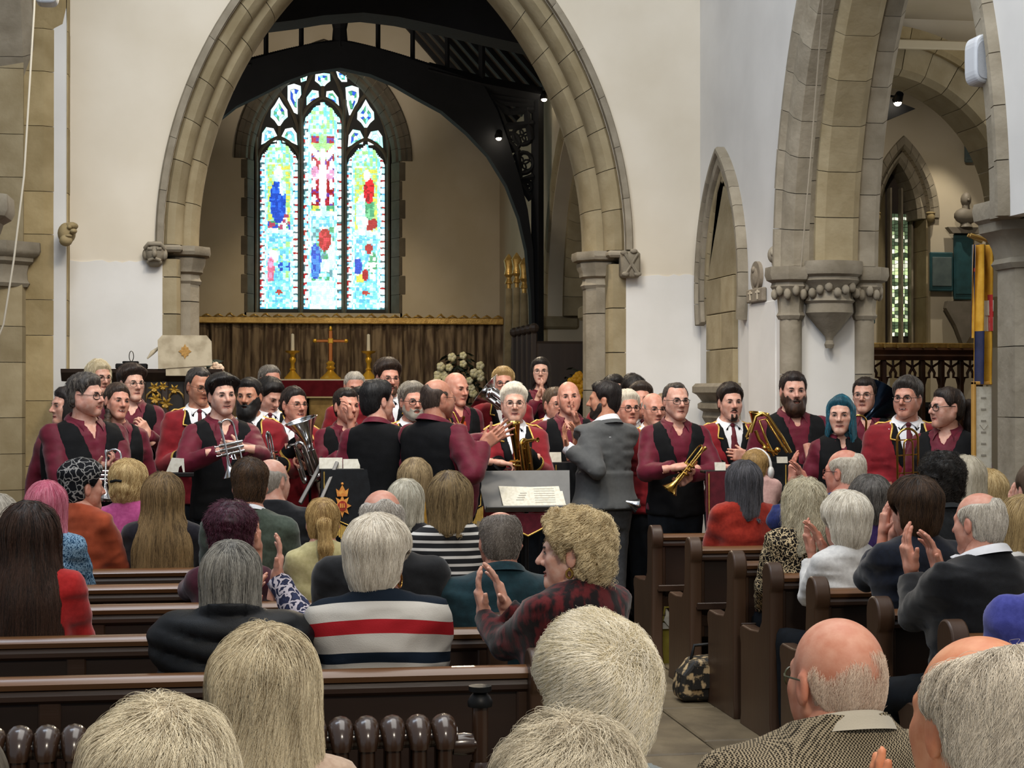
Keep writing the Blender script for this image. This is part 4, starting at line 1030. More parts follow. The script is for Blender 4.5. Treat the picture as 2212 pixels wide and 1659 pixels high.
def rotm(yaw=0, pitch=0, roll=0):
    """yaw turns the face to the figure's left (+), pitch nods it down (+), roll tips it to its right (+)"""
    return np.array(Matrix.Rotation(math.radians(yaw), 3, 'Z') @ Matrix.Rotation(math.radians(-pitch), 3, 'X') @ Matrix.Rotation(math.radians(roll), 3, 'Y'))
def ik(S, W, L1, L2, pole):
    S, W = np.array(S, float), np.array(W, float); d = W - S; L = np.linalg.norm(d); 
    if L > (L1 + L2) * .995: W = S + d / L * (L1 + L2) * .995; d = W - S; L = np.linalg.norm(d)
    u = d / L; a = (L1 * L1 - L2 * L2 + L * L) / (2 * L); hgt = math.sqrt(max(1e-6, L1 * L1 - a * a))
    p = np.array(pole, float); p = p - u * (p @ u); p /= np.linalg.norm(p) + 1e-9
    return S + u * a + p * hgt, W
class Person: pass
SKINS = {'pale': '#d2a593', 'pink': '#cf9a86', 'warm': '#bd8a70', 'tan': '#ab7752', 'light': '#dab19e', 'olive': '#b28466'}
def mesh_obj(name, VF, m, parent, colors=None, sm=True):
    V, F = VF
    if not len(V): return None
    return link(name, npmesh(name, V, F, m, smooth=sm, colors=colors), parent)
def fabric(name, col, col2=None, scale=60, bump=.25, bs=300, rough=.9, sheen=.2, **kw): return mat(name, col, rough, col2 or col, scale, bump=bump, bscale=bs, sheen=sheen, spec=.2, bdist=.003, **kw)
maroon = fabric('maroon_shirt', '#560e1f', '#62142a', 18, .2, 90, .6, .1)
red_jk = fabric('scarlet_tunic', '#740f1a', '#841620', 20, .2, 120, .75)
blackf = fabric('black_cloth', '#08090b', '#0d0e11', 20, .2, 160, .85, 0)
navyb = fabric('black_trousers', '#090d12', '#0e141b', 20, .15, 160, .85, 0)
whitef = fabric('white_shirt', '#d9dade', '#e4e5e8', 20, .1, 100, .7)
gold_t = mat('gold_braid', '#c9a24a', .45, '#e0bd66', 60, bump=.3, metal=.5)
gold_m = mat('brass', '#c8a255', .18, metal=1)
silver_m = mat('silver_plate', '#c9cacb', .16, metal=1)
eye_w = mat('eye_white', '#b9b2aa', .3)
mouth_m = mat('mouth_dark', '#3a1512', .5)
eye_d = mat('eye_dark', '#1a110c', .25)
frame_b = mat('black_frame', '#0b0a0a', .3, spec=.6)
frame_s = mat('steel_frame', '#5a5450', .3, metal=.8)
tie_m = fabric('maroon_tie', '#4d0c19', '#5c1020', 40, .2, 200, .6)
lens_m = bpy.data.materials.new('lens'); lens_m.use_nodes = True
_b = lens_m.node_tree.nodes['Principled BSDF']; _b.inputs['Transmission Weight'].default_value = 1; _b.inputs['Roughness'].default_value = .02; _b.inputs['IOR'].default_value = 1.05; _b.inputs['Base Color'].default_value = (.96, .97, .97, 1)
paper_m = mat('sheet_music', '#d6d3c6', .8, '#c9c5b6', 40, contrast=(.45, .62))
def strands(name, parent, hf, HV, n, L, m, TF, st, r=.0006, steps=9, seed=0, grav=1.0, lift=.003, clump=.5, spread_tip=.004, csize=14, curl=.002, curl_f=.8, cut=None, whorl=None):
    """hair curves growing over the hair volume: roots on its mesh HV (head-local), combed down and away from the crown"""
    rr = np.random.default_rng(seed); roots = HV[rr.integers(len(HV), size=n)] + rr.normal(0, .003, (n, 3))
    if cut is not None: roots = roots[cut(roots)]; n = len(roots)
    if not n: return None
    whorl = np.array(whorl if whorl is not None else (0, -.045, .115)); pts = np.zeros((n, steps, 3)); p = roots.copy(); Lr = L * rr.uniform(.55, 1.15, n)
    lf = lift * rr.random(n) ** 2; ph = rr.random(n) * 6.28; cid = rr.integers(max(8, n // csize), size=n); cph = rr.random(max(8, n // csize)) * 6.28; cdir = rr.normal(0, 1, (max(8, n // csize), 3))[cid] * clump * .5
    ph = ph * (1 - clump) + cph[cid] * clump
    def nor(q):
        e = .004; g = np.stack([hf(q + np.eye(3)[i] * e) - hf(q - np.eye(3)[i] * e) for i in range(3)], 1); return g / (np.linalg.norm(g, axis=1)[:, None] + 1e-9)
    q32 = lambda a: a.astype(np.float32)
    prev = None
    for s in range(steps):
        d = hf(q32(p)); nn = nor(q32(p))
        w = np.clip(1 - 12 * np.maximum(d - .02, 0), 0, 1)
        p = p - nn * ((d - lf * (s / steps)) * w)[:, None] * np.where(d < 0, 1, .5)[:, None]
        pts[:, s] = p
        if curl:
            t1 = np.cross(nn, (0, 0, 1.)); t1 /= np.linalg.norm(t1, axis=1)[:, None] + 1e-6
            pts[:, s] = p + (t1 * np.sin(ph + s * curl_f)[:, None] + nn * (.45 + .55 * np.cos(ph + s * curl_f))[:, None]) * curl * min(1, s / 3)
        dr = (p - whorl) * .9 / (np.linalg.norm(p - whorl, axis=1)[:, None] + .02) + np.array((0, 0, -1.)) * grav + cdir * .5
        dr = dr - nn * (dr * nn).sum(1)[:, None]; dr /= np.linalg.norm(dr, axis=1)[:, None] + 1e-6
        if prev is not None: dr = dr * .6 + prev * .4
        prev = dr; p = p + dr * (Lr / steps)[:, None] + rr.normal(0, spread_tip / steps, (n, 3))
    pts = TF(pts.reshape(-1, 3))
    hc = bpy.data.hair_curves.new(name); hc.add_curves([steps] * n); hc.attributes['position'].data.foreach_set('vector', pts.astype(np.float32).ravel())
    ra = hc.attributes.get('radius') or hc.attributes.new('radius', 'FLOAT', 'POINT')
    rad = np.tile(np.linspace(1, .35, steps), n) * r; ra.data.foreach_set('value', rad.astype(np.float32)); hc.materials.append(m)
    o = link(name, hc, parent); o['kind'] = 'stuff'; return o

def person(label, px, ptop, s, face=180, head=(0, 0, 0), z0=0.0, k=None, female=False, bw=1.0, belly=0.0, hs=1.05, skin='pale', hair=None, beard=None, glasses=None, brow='#2a1d14', headp=None, outfit=('vest',), hands=None, sit=False, group=None, h=None, nstr=0, strand=None, lower='trousers', legs=True, offx=0, offy=0, neck_fwd=.02, wr=1.5, eyes=True, detail=True, seat=.45, hun=0):
    """one figure: head top seen at px,ptop with scale s (pixels per metre); face = compass of the body (0 away, 180 to the camera, 90 to picture right);
    head = extra (yaw to its left, nod, roll); hands = list of dicts(side, at=(px,py,toward the camera), dir, palm, pose)"""
    headp = headp or {}; tp = at(px, ptop, s=s); Ht = tp[2] - z0; yawr = math.radians(face)
    hair = dict(hair) if hair else None; ht_ = (hair.get('t', .009) * .6 + hair.get('top', .006)) if hair and not hair.get('bald') else .004
    k = k or (min(1.12, max(.86, Ht / 1.75)) if not sit else (.95 if female else 1.02))
    if h is None: h = float(np.clip(5.4 / s, .0135, .0175))
    Rb = np.array(Matrix.Rotation(-yawr, 3, 'Z'))       # local -> world directions; local +y is forward
    hc = np.array((0, neck_fwd, Ht - .120 * hs - ht_))      # head centre, local
    hxy = Rb @ hc; org = np.array((tp[0] - hxy[0] + offx, tp[1] - hxy[1] + offy, z0))
    toL = lambda w_: Rb.T @ (np.asarray(w_, float) - org)
    hr = rotm(*head); TF = lambda V: (V * hs) @ hr.T + hc
    root_me = None
    tab = torso_tab(female, bw, belly); Htb = Ht - ht_ + hun
    # ---- arms
    sx0 = (.150 if female else .168) * bw * k; armr = (.040 if female else .047) * (1 + (bw - 1) * .6); L1, L2 = .285 * k, .250 * k
    arms = {}
    spec = {h_['side']: h_ for h_ in (hands or [])}
    for sd, sg in (('r', 1), ('l', -1)):
        S = np.array((sg * sx0, -.012, Htb - .350 * k)); hd = spec.get(sd)
        if hd is None:
            if sit: Wp = np.array((sg * .13, .30, Htb - .74 * k)); dv, pn, ps_ = (-.3 * sg, 1, -.3), (0, .1, -1), 'relax'
            else: Wp = np.array((sg * .26 * bw, .05, Htb - .86 * k)); dv, pn, ps_ = (0, .15, -1), (-sg, 0, 0), 'relax'
            pole = (sg * .55, -1, -.2)
        else:
            a_ = hd['at']; wq = at(a_[0], a_[1], d=FPX / s - (a_[2] if len(a_) > 2 else .25)); Wp = toL(wq)
            dv = Rb.T @ np.array(hd['dir']) if 'dir' in hd else None; pn = Rb.T @ np.array(hd['palm']) if 'palm' in hd else None; ps_ = hd.get('pose', 'relax'); pole = hd.get('pole', (sg * .6, -.35, -1))
            if hd.get('world_pole') is not None: pole = Rb.T @ np.array(hd['world_pole'])
        E, Wp = ik(S, Wp, L1, L2, pole)
        fd = (Wp - E) / np.linalg.norm(Wp - E); dv = fd if dv is None else np.array(dv, float) / np.linalg.norm(dv)
        pn = np.array(pn if pn is not None else (-sg, 0, -.2), float); pn = pn - dv * (pn @ dv); pn /= np.linalg.norm(pn) + 1e-9
        arms[sd] = (S, E, Wp, dv, pn, ps_, sg, hd)
    # ---- field samples for the upper body
    hem = Htb - (.99 if not sit else .90) * k
    allp = [a for sd in arms for a in arms[sd][:3]]
    lo = np.array((min(-.25 * bw * k, min(p[0] for p in allp) - .10), min(-.20 * bw - .03, min(p[1] for p in allp) - .10), hem - .03)); hi = np.array((max(.25 * bw * k, max(p[0] for p in allp) + .10), max(.19 * bw + belly + .03, max(p[1] for p in allp) + .10), max(Htb - .17 * k, max(p[2] for p in allp) + .08)))
    G, go = grid(lo, hi, h)
    T = torso_f(G, Htb, k, tab)
    A = {}
    for sd in arms:
        S, E, Wp = arms[sd][:3]; ra = armr * k
        aa = smin(cone(G, S, E, ra * 1.16, ra * .98), cone(G, E, Wp, ra * .98, ra * .70), .012)
        A[sd] = aa
        s_ = cone(G, S, S + (E - S) * .22, ra * 1.16, ra * 1.0); SH = s_ if sd == 'r' else np.minimum(SH, s_)
    AA = np.minimum(A['r'], A['l']); TA = smin(T, AA, .035)
    u = (Htb - G[..., 2]) / k; X, Yv = G[..., 0], G[..., 1]; seed = abs(hash(label)) % 9999 if False else sum(map(ord, label)) % 9973
    wr_ = wav(G * np.array((1, 1, 1.5), np.float32), 30, seed, 4); wr2 = np.abs(wav(G * np.array((.6, .6, 1.7), np.float32), 42, seed + 3, 4)); fold = (.0045 * wr_ - .008 * wr2 + .003) * wr
    arm_w = sstep(.03, -.01, AA - T * .3)
    # ---- skin: neck and chest, hands, head
    GN, gno = grid((-.15 * k, -.13 * k - .02, Htb - .44 * k), (.15 * k, .14 * k + .04, Htb - .08 * k), max(h * .8, .0125)); neck = torso_f(GN, Htb, k, tab)
    neck = smin(neck, cone(GN, (0, -.02, Htb - .30 * k), hc + hr @ np.array((0, -.018, -.05)) * hs, .056 * (.9 if female else 1.0) * (1 + headp.get('fat', 0) * .16), .052 * (.9 if female else 1.0) * (1 + headp.get('fat', 0) * .14)), .03)
    parts = [surfnets(np.maximum(neck, (Htb - .425 * k) - GN[..., 2]), max(h * .8, .0125), gno)]
    sk = np.array(lin(SKINS.get(skin, skin))); cols = [np.tile(sk * np.array((.97, .95, .93)), (len(parts[0][0]), 1))]
    hh = float(np.clip(2.2 / s, .0054, .0066)) if detail else .0115
    GH, gh = grid((-.098, -.122, -.135), (.098, .132, .132), hh); HF = head_f(GH, headp); hV, hF = surfnets(HF, hh, gh)
    c = np.tile(sk, (len(hV), 1)); x_, y_, z_ = hV.T; ax_ = np.abs(x_)
    red = np.exp(-((ax_ - .042) / .02) ** 2 - ((z_ + .025) / .022) ** 2) * (y_ > .02) * .5 + np.exp(-(x_ / .016) ** 2 - ((z_ + .02) / .016) ** 2) * (y_ > .085) * .6 + (ax_ > .076) * .5
    red = red * headp.get('flush', .7) * .75; c = c * (1 - red[:, None] * np.array((.0, .26, .26)))
    lip = ((np.abs(z_ + .0625) < .0085) & (ax_ < .025 + .006 * headp.get('smile', .3)) & (y_ > .0755))
    c[lip] = c[lip] * np.array(headp.get('lip', (.74, .46, .46)))
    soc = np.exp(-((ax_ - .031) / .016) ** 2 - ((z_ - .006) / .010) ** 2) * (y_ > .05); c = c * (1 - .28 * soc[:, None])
    if headp.get('stubble'): sb = (sstep(-.035, -.06, z_ + .6 * np.maximum(ax_ - .05, 0) * -1) * (y_ > .0) * (~lip)); c = c * (1 - sb[:, None] * headp['stubble'] * np.array((.42, .40, .36)))
    if headp.get('scalp') is not None: sc_ = (z_ > -.06) & (y_ < .02 + .7 * z_); f_ = headp['scalp']; c[sc_] = c[sc_] * (1 - f_[3]) + np.array(f_[:3]) * f_[3]
    parts.append((TF(hV), hF)); cols.append(c)
    for sd in arms:
        S, E, Wp, dv, pn, ps_, sg, hd = arms[sd]
        HV, HF2 = hand_mesh(ps_, .0058 if hd and s > 450 else .0070 if hd else .010)
        mx = HV * np.array((-sg if True else 1, 1, 1)) * (.94 if female else 1.04) * (hd.get('scale', 1) if hd else 1)
        # right hand (sg=1): thumb side chosen so that thumb = palm x fingers
        Zl = -pn; Yl = dv; Xl = np.cross(Yl, Zl); M3 = np.stack([Xl, Yl, Zl], 1)
        parts.append((mx @ M3.T + Wp, HF2[:, ::-1] if sg > 0 else HF2)); cols.append(np.tile(sk * np.array((1.02, .97, .95)), (len(HV), 1)))
    V = np.concatenate([p[0] for p in parts]); Fq = []; n = 0; Ft = []
    for pv, pf in parts:
        if isinstance(pf, np.ndarray): Fq.append(pf + n)
        else: Ft += [tuple(i + n for i in f) for f in pf]
        n += len(pv)
    faces = np.concatenate(Fq); me = None
    if Ft:
        # small eye pieces: triangles padded to quads are avoided by building a second face list
        me = npmesh('person', V, faces.tolist() + Ft, skin_m, smooth=True, colors=np.concatenate(cols))
    else: me = npmesh('person', V, faces, skin_m, smooth=True, colors=np.concatenate(cols))
    root = link('person', me); root.location = org; root.rotation_euler = (0, 0, -yawr)
    tag(root, label, 'person', group)
    if eyes:
        bc = np.array(lin(brow)); nl = headp.get('squint', .0); lk = headp.get('look', 0) * .004; bm_ = mat('brow_' + str(brow), tuple(bc), .7)
        for sg in (-1, 1):
            def part(fn, name, m, par=root):
                b = MB(); fn(b); b.v = [tuple(p) for p in TF(np.array(b.v))]; return b.build(name, m, par, smooth=60)
            ey = part(lambda b: b.ball((sg * .0315, .0772, .0062), (.0122, .0072, .0048 * (1 - nl * .5)), 10, 7), 'eye', eye_w)
            part(lambda b: b.ball((sg * .0315 + lk, .0828, .0064), (.0050, .0024, .0046 * (1 - nl * .5)), 8, 6), 'iris', eye_d, ey)
            part(lambda b: b.tube([(sg * .0185, .0800, .0065), (sg * .026, .0852, .0114), (sg * .036, .0848, .0114), (sg * .0445, .0770, .0060)], [.0014, .0023, .0023, .0012], 5), 'lashes', eye_d, ey)
            part(lambda b: b.tube([(sg * .0135, .0905, .0215), (sg * .026, .0890, .0265), (sg * .040, .0790, .0265), (sg * .050, .0680, .0205)], [.0022, .0036, .0032, .0014], 6), 'eyebrow', bm_)
        sm = headp.get('smile', .3); mw = .0215 + .0065 * sm; zc = -.061; lipm = mat('lip_' + str(skin) + str(female), tuple(sk * np.array((.66, .36, .36) if female else (.68, .42, .40))), .5)
        mo = part(lambda b: b.tube([(-mw, .0768, zc + .010 * sm), (-mw * .55, .0868, zc + .002 * sm), (0, .0908, zc - .002 * sm), (mw * .55, .0868, zc + .002 * sm), (mw, .0768, zc + .010 * sm)], [.0009, .0018, .0020, .0018, .0009], 6), 'mouth', mouth_m)
        part(lambda b: b.tube([(-mw * .72, .0838, zc - .0055 + .006 * sm), (0, .0908, zc - .0085), (mw * .72, .0838, zc - .0055 + .006 * sm)], [.0015, .0040, .0015], 7), 'lip', lipm, mo)
        part(lambda b: b.tube([(-mw * .8, .0828, zc + .003 + .007 * sm), (0, .0925, zc + .0038), (mw * .8, .0828, zc + .003 + .007 * sm)], [.0010, .0028, .0010], 7), 'lip', lipm, mo)
        if sm > .75: b = MB(); b.ball((0, .0850, -.0605 + .003 * sm), (.019, .0070, .0042), 10, 6); b.v = [tuple(p) for p in TF(np.array(b.v))]; b.build('teeth', eye_w, root, smooth=60)
    # ---- hair, beard, glasses
    if hair:
        hf = lambda P: hair_f(P.astype(np.float32), hair)
        kd = hair.get('kind', 'short'); zb = -.15
        if kd in ('bob', 'long'): zb = hair.get('zb', -.13) - .04
        if kd == 'pony': zb = hair.get('tie', (0, 0, .045))[2] - hair.get('len', .22) - .03
        if kd == 'plait': zb = -.16 - hair.get('len', .32) - .03
        hq = float(np.clip(3.2 / s, .0066, .0085)); wx = .125 if kd in ('short', 'pony', 'updo') else .135 * hair.get('w', 1) + abs(hair.get('flare', 0)) * .1
        GG, g0 = grid((-wx, -.165 - hair.get('back', 0) * 1.0 - (.05 if kd == 'pony' else 0), zb), (wx, .145, .165), hq)
        HV, HFc = surfnets(hair_f(GG, hair), hq, g0)
        inn = head_f(HV.astype(np.float32), headp) < -.005; HFc = HFc[~inn[HFc].all(1)]; us = np.zeros(len(HV), bool); us[HFc] = True; mp_ = np.cumsum(us) - 1; HV = HV[us]; HFc = mp_[HFc]
        # drop the part of the hair volume that lies inside the head
        hm = hair_mat(*hair.get('col', ('#3a2a1c',)))
        ho = root if hair.get('nocap') else mesh_obj('hair', (TF(HV), HFc), hm, root)
        if nstr:
            sd_ = dict(L=.06, lift=.004); sd_.update(strand or {}); nn_ = head_f(HV.astype(np.float32), headp) > .0008
            if nn_.any(): strands('hair' if hair.get('nocap') else 'hair_strands', ho, hf, HV[nn_], nstr, sd_.pop('L'), hm, TF, hair, **sd_)
    if beard:
        GG, g0 = grid((-.085, -.01, -.135 - beard.get('len', 0) * 1.6), (.085, .125, .0), .0055); BV, BF = surfnets(beard_f(GG, beard), .0055, g0); inn = head_f(BV.astype(np.float32), headp) < -.005; BF = BF[~inn[BF].all(1)]
        mesh_obj('beard', (TF(BV), BF), hair_mat(*beard.get('col', ('#2a1c12',))), root)
    if glasses is not None:
        gm = glasses.get('m', frame_b); rx, rz, rt = glasses.get('rx', .0235), glasses.get('rz', .0175), glasses.get('r', .0021)
        b = MB(); zc_ = .003
        for sg in (-1, 1):
            b.tube([(sg * .0325 + rx * math.copysign(abs(math.cos(t)) ** .8, math.cos(t)), .0975 - .012 * abs(sg * .0325 + rx * math.cos(t)) / .05, zc_ + rz * math.copysign(abs(math.sin(t)) ** .8, math.sin(t))) for t in np.linspace(0, 2 * math.pi, 19)[:-1]], rt, 5, closed=True)
            b.tube([(sg * (.0325 + rx), .0845, zc_ + .006), (sg * .077, .050, zc_ + .008), (sg * .083, -.012, zc_ + .010), (sg * .080, -.026, zc_ - .006)], rt * .85, 5)
        b.tube([(-.0095, .0975, zc_ + .004), (0, .1035, zc_ + .007), (.0095, .0975, zc_ + .004)], rt, 5)
        b.v = [tuple(p) for p in TF(np.array(b.v))]; go_ = b.build('glasses', gm, root, smooth=60)
    # ---- clothes
    col_z = lambda zf, sl: G[..., 2] - (Htb - zf * k) + sl * (Yv)          # >0 above a tilted collar plane
    def garment(name, f, m, hide=None):
        V_, F_ = surfnets(f.astype(np.float32), h, go)
        if hide is not None and len(V_):                 # leave out what lies under the garment above
            ii = np.clip(np.rint((V_ - np.array(go)) / h).astype(int), 0, np.array(f.shape) - 1); hd_ = hide[ii[:, 0], ii[:, 1], ii[:, 2]] < -h * .9; F_ = F_[~hd_[F_].all(1)]
            us = np.zeros(len(V_), bool); us[F_] = True; mp_ = np.cumsum(us) - 1; V_ = V_[us]; F_ = mp_[F_]
        return mesh_obj(name, (V_, F_), m, root)
    def sleeve_end(dist=.0):                       # >0 past the cuffs
        e = np.full(G.shape[:3], -1., np.float32)
        for sd in arms:
            S, E, Wp = arms[sd][:3]; d_ = (Wp - E) / np.linalg.norm(Wp - E); q = (G - (Wp - d_ * (.005 + dist)).astype(np.float32)) @ d_.astype(np.float32)
            near = (A[sd] <= np.minimum(A['r'], A['l'])) & (A['l' if sd == 'r' else 'r'] > .014) & (np.sqrt(((G - Wp.astype(np.float32)) ** 2).sum(-1)) < .14) & (A[sd] < .06) & (T > .0); e = np.where(near, np.maximum(e, q), e)
        return e
    def collar(m, hgt=.038, point=.055, open_=.03, flare=.016, name='collar', zf=.238, rr=1.0):
        """stand-and-fall collar: a band round the neck that folds down to points at the front"""
        n = 32; V = []; F = []; q = rr * (.9 if female else 1) * (1 + headp.get('fat', 0) * .14) * k; rx, ry = .066 * q, .072 * q
        ti = int(np.argmin(np.abs(tab[0] - .325))); fy = (tab[1][ti][2] + tab[1][ti][1]) * k + .012
        for i in range(n + 1):
            t = i / n; a = math.pi / 2 + open_ * 8 + (2 * math.pi - open_ * 16) * t; ca, sa = math.cos(a), math.sin(a)
            edge = math.exp(-((min(t, 1 - t)) / .085) ** 2) * (1 if point else 0); zt = Htb - zf * k - .056 * (sa + 1) * .5 * k; yc = -.016 * k
            P = np.array(((-1 if t < .5 else 1) * (.040 + .35 * point), fy, Htb - .268 * k - point * .75))
            rows = [np.array((ca * rx * rd, yc + sa * ry * rd, zt + dz)) for rd, dz in ((1.02, -.022), (1.03, hgt * .6), (1.05, hgt), (1.12, hgt * .95))]
            low = np.array((ca * rx * (1.36 + flare * 2), yc + sa * ry * (1.30 + flare * 2), zt + .004)); low = low * (1 - edge) + P * edge
            rows += [low * .6 + rows[3] * .4 + np.array((0, .004, .006)), low, low - np.array((0, .004, .004))]
            V += [tuple(v) for v in rows]
            if i < n:
                for j in range(6): F.append((i * 7 + j, (i + 1) * 7 + j, (i + 1) * 7 + j + 1, i * 7 + j + 1))
        return link(name, npmesh(name, np.array(V), np.array(F), m, smooth=50), root)
    kind = outfit[0]; op = outfit[1] if len(outfit) > 1 else {}
    vw = lambda u_, top, bot, w0: w0 * np.clip((bot - u_) / (bot - top), 0, 1)
    if kind in ('vest', 'jacket', 'suit'):
        if kind == 'vest':
            f = smin(T - .010, AA - .013, .035) - fold - .002 * (arm_w); f = np.maximum(f, col_z(.250, .38)); f = np.maximum(f, sleeve_end()); f = np.maximum(f, hem + .15 - G[..., 2])
            vk = op.get('open', .055); f = np.maximum(f, -np.maximum(np.maximum(np.abs(X) - vw(u, .24, .24 + vk * 2.2, vk), -Yv), u - .45)) if vk else f
            fs_ = f
            f = T - .020 - .6 * fold * .6
            f = smin(f, SH - .020, .03)
            f = np.maximum(f, np.abs(X) - (sx0 + .012) + .18 * np.maximum(0, .38 - u) - .02 * np.maximum(0, u - .5)); f = np.maximum(f, col_z(.262, .22)); f = np.maximum(f, hem + .10 - G[..., 2] + .12 * np.abs(X))
            vb = op.get('vbot', .60); wv = vw(u, .25, vb, op.get('vw', .105)); f = np.maximum(f, -np.maximum(np.abs(X) - wv, -Yv - .0)); garment('waistcoat', f, op.get('vest', blackf), T + .004); garment('shirt', fs_, op.get('shirt', maroon), f); collar(op.get('shirt', maroon), .032, .075, .055, .03, rr=1.04)
            if op.get('badge', True):
                bx = op.get('badge_x', -.085); up_ = .53; bz = Htb - up_ * k; ti = int(np.argmin(np.abs(tab[0] - up_))); aT, bT, yT = tab[1][ti] * k; yy = yT + bT * (max(0, 1 - (abs(bx) / aT) ** 2.25)) ** (1 / 2.25) + .024
                b = MB(); b.prism([(bx + .030 * rr_ * math.sin(t), bz + .036 * rr_ * math.cos(t)) for t, rr_ in [(i * math.pi / 6, (1, .72)[i % 2]) for i in range(12)]], yy - .02, yy + .006, 'y'); b.build('badge', mat('badge_gold', '#9a6a2c', .6, '#6a2012', 60), root)
        else:
            sh = op.get('shirt', whitef); f = T - .009; f = np.maximum(f, col_z(.246, .36)); f = np.maximum(f, np.maximum(u - .72, np.abs(X) - .13 * k)); fs_ = f; collar(sh, .034, .055, .012, .012, rr=1.02)
            if op.get('tie', True):
                vt = Htb - .305 * k
                f = np.maximum(np.maximum(T - .016, np.abs(X) - (.016 + .055 * np.clip((u - .29) * 2.2, 0, .40))), np.maximum(-Yv, np.maximum(u - .64, .276 - u)))
                tm = op.get('tie_m', tie_m); garment('tie', f, tm, T + .006); b = MB(); ti = int(np.argmin(np.abs(tab[0] - .282))); b.ball((0, tab[1][ti][2] * k + tab[1][ti][1] * k + .010, Htb - .278 * k), (.019, .014, .018), 10, 7); b.build('tie_knot', tm, root, smooth=60)
            jm = op.get('m', red_jk); hemj = hem + (.10 * k if kind == 'jacket' else .13 * k)
            f = smin(T - .017, AA - .017, .04) - fold * 1.1; f = np.maximum(f, np.minimum(col_z(.262, .30), 9)); f = np.maximum(f, sleeve_end(.012)); f = np.maximum(f, hemj - G[..., 2])
            if kind == 'suit': f = np.minimum(f, np.maximum(np.maximum(T - .030 - .03 * sstep(.72, .9, u), hemj - G[..., 2]), .6 - u))
            wv = vw(u, .25, op.get('vbot', .60), op.get('vw', .085)); f = np.maximum(f, -np.maximum(np.abs(X) - wv, -Yv)); garment('jacket', f, jm, smin(T + .004, AA + .004, .02)); garment('shirt', fs_, sh, f)
            lm = op.get('lapel', blackf); lw = .060 * np.clip((u - .24) / .12, .35, 1) * np.clip((op.get('vbot', .60) + .03 - u) / .14, 0, 1)
            f = np.maximum(np.maximum(smin(T - .027, AA - .026, .04), np.abs(X) - wv - lw), np.maximum(-(np.abs(X) - wv), np.maximum(-Yv + .0, np.maximum(u - op.get('vbot', .60), .262 - u)))); garment('lapels', f, lm, T + .004)
            collar(lm, .030, .0, .045, .03, 'jacket_collar', .262, 1.20)
            if kind == 'jacket':
                def onfront(x, up_, off):
                    ti = int(np.argmin(np.abs(tab[0] - up_))); aT, bT, yT = tab[1][ti] * k; return (x, yT + bT * (max(0, 1 - (abs(x) / aT) ** 2.25)) ** (1 / 2.25) + off, Htb - up_ * k)
                for sg in (-1, 1):                      # braid on the collar notch and along the shoulders
                    b = MB(); pts = []
                    for up_ in np.linspace(.270, .365, 6):
                        wv1 = .085 * max(0, min(1, (.60 - up_) / .35)) + .060 * min(1, max(.35, (up_ - .24) / .12)); pts.append(onfront(sg * (wv1 + .002), up_, .030))
                    pts.append(onfront(sg * (wv1 - .032), .372, .032)); b.tube(pts, .0060, 6); b.build('gold_braid', gold_t, root, smooth=60); b = MB()
                    b.tube([(sg * .085 * k, -.02, Htb - .252 * k), (sg * .13 * k, -.015, Htb - .268 * k), (sg * (sx0 - .01), -.012, Htb - .272 * k + .006), (sg * (sx0 + .035), -.012, Htb - .296 * k)], .008, 6); b.build('shoulder_braid', gold_t, root, smooth=60)
                for sd in arms:
                    S, E, Wp = arms[sd][:3]; d_ = (Wp - E) / np.linalg.norm(Wp - E); b = MB(); b.tube([Wp - d_ * .105, Wp - d_ * .06, Wp - d_ * .004], [armr * k * .78 + .024, armr * k * .74 + .024, armr * k * .70 + .023], 16, cap=True); cf = b.build('cuff', blackf, root, smooth=50)
                    b = MB(); b.tube([Wp - d_ * .118, Wp - d_ * .100], armr * k * .80 + .026, 16); b.build('cuff_braid', gold_t, cf, smooth=50)
            else:
                for sd in arms:
                    S, E, Wp = arms[sd][:3]; d_ = (Wp - E) / np.linalg.norm(Wp - E); b = MB(); b.tube([Wp - d_ * .05, Wp + d_ * .012], armr * k * .70 + .011, 14); b.build('shirt_cuff', whitef, root, smooth=50)
    else:                                           # plain top, one garment with its own fabric
        off = op.get('off', .012); m = op.get('m'); f = smin(T - off, AA - off, .04) - fold * op.get('fold', 1.0)
        if op.get('puff'):
            pz = op['puff']; f = T - off - .026 * np.abs(np.sin((u * k - .03 * np.cos(X * 9)) * math.pi / pz)) ** .6; f = smin(f, SH - .045, .05)
        f = np.maximum(f, col_z(op.get('neck', .256), op.get('slope', .30)))
        if op.get('sleeve') == 'none': pass
        else: f = np.maximum(f, sleeve_end(op.get('cuff', 0)))
        f = np.maximum(f, hem + .02 - G[..., 2]); garment(op.get('name', 'jumper'), f, m)
        if op.get('under'):                         # sleeves of a garment beneath
            f2 = np.maximum(np.maximum(AA - .012 - fold, sleeve_end()), -9); garment('sleeves', f2, op['under'])
        if op.get('collar'): collar(op['collar'], op.get('ch', .034), op.get('cp', .04), op.get('copen', .03), .02, rr=op.get('crr', 1.05))
        if op.get('yoke') is not None: pass
    # ---- legs
    if legs:
        hz = hem + .05; hp = np.array((.085 * k, 0, hz + .06)); lm = op.get('lower', navyb)
        if sit:
            kn = np.array((.10, .42 * k, seat + .06)); an = np.array((.10, .40 * k, .09))
        else: kn = np.array((.095 * k, .01, hz * .52)); an = np.array((.10 * k, -.01, .085))
        hl = .032 if not sit else .045
        if op.get('fine_legs'): hl = .014
        G2, g2 = grid((-.26 * bw, -.22 * bw, .02), (.26 * bw, (kn[1] + .12) if sit else .2 * bw + belly, hz + .22 * k), hl); Q = G2.copy(); Q[..., 0] = np.abs(Q[..., 0])
        lf = smin(cone(Q, hp, kn, .094 * k * bw, .066 * k), cone(Q, kn, an, .064 * k, .052 * k), .02)
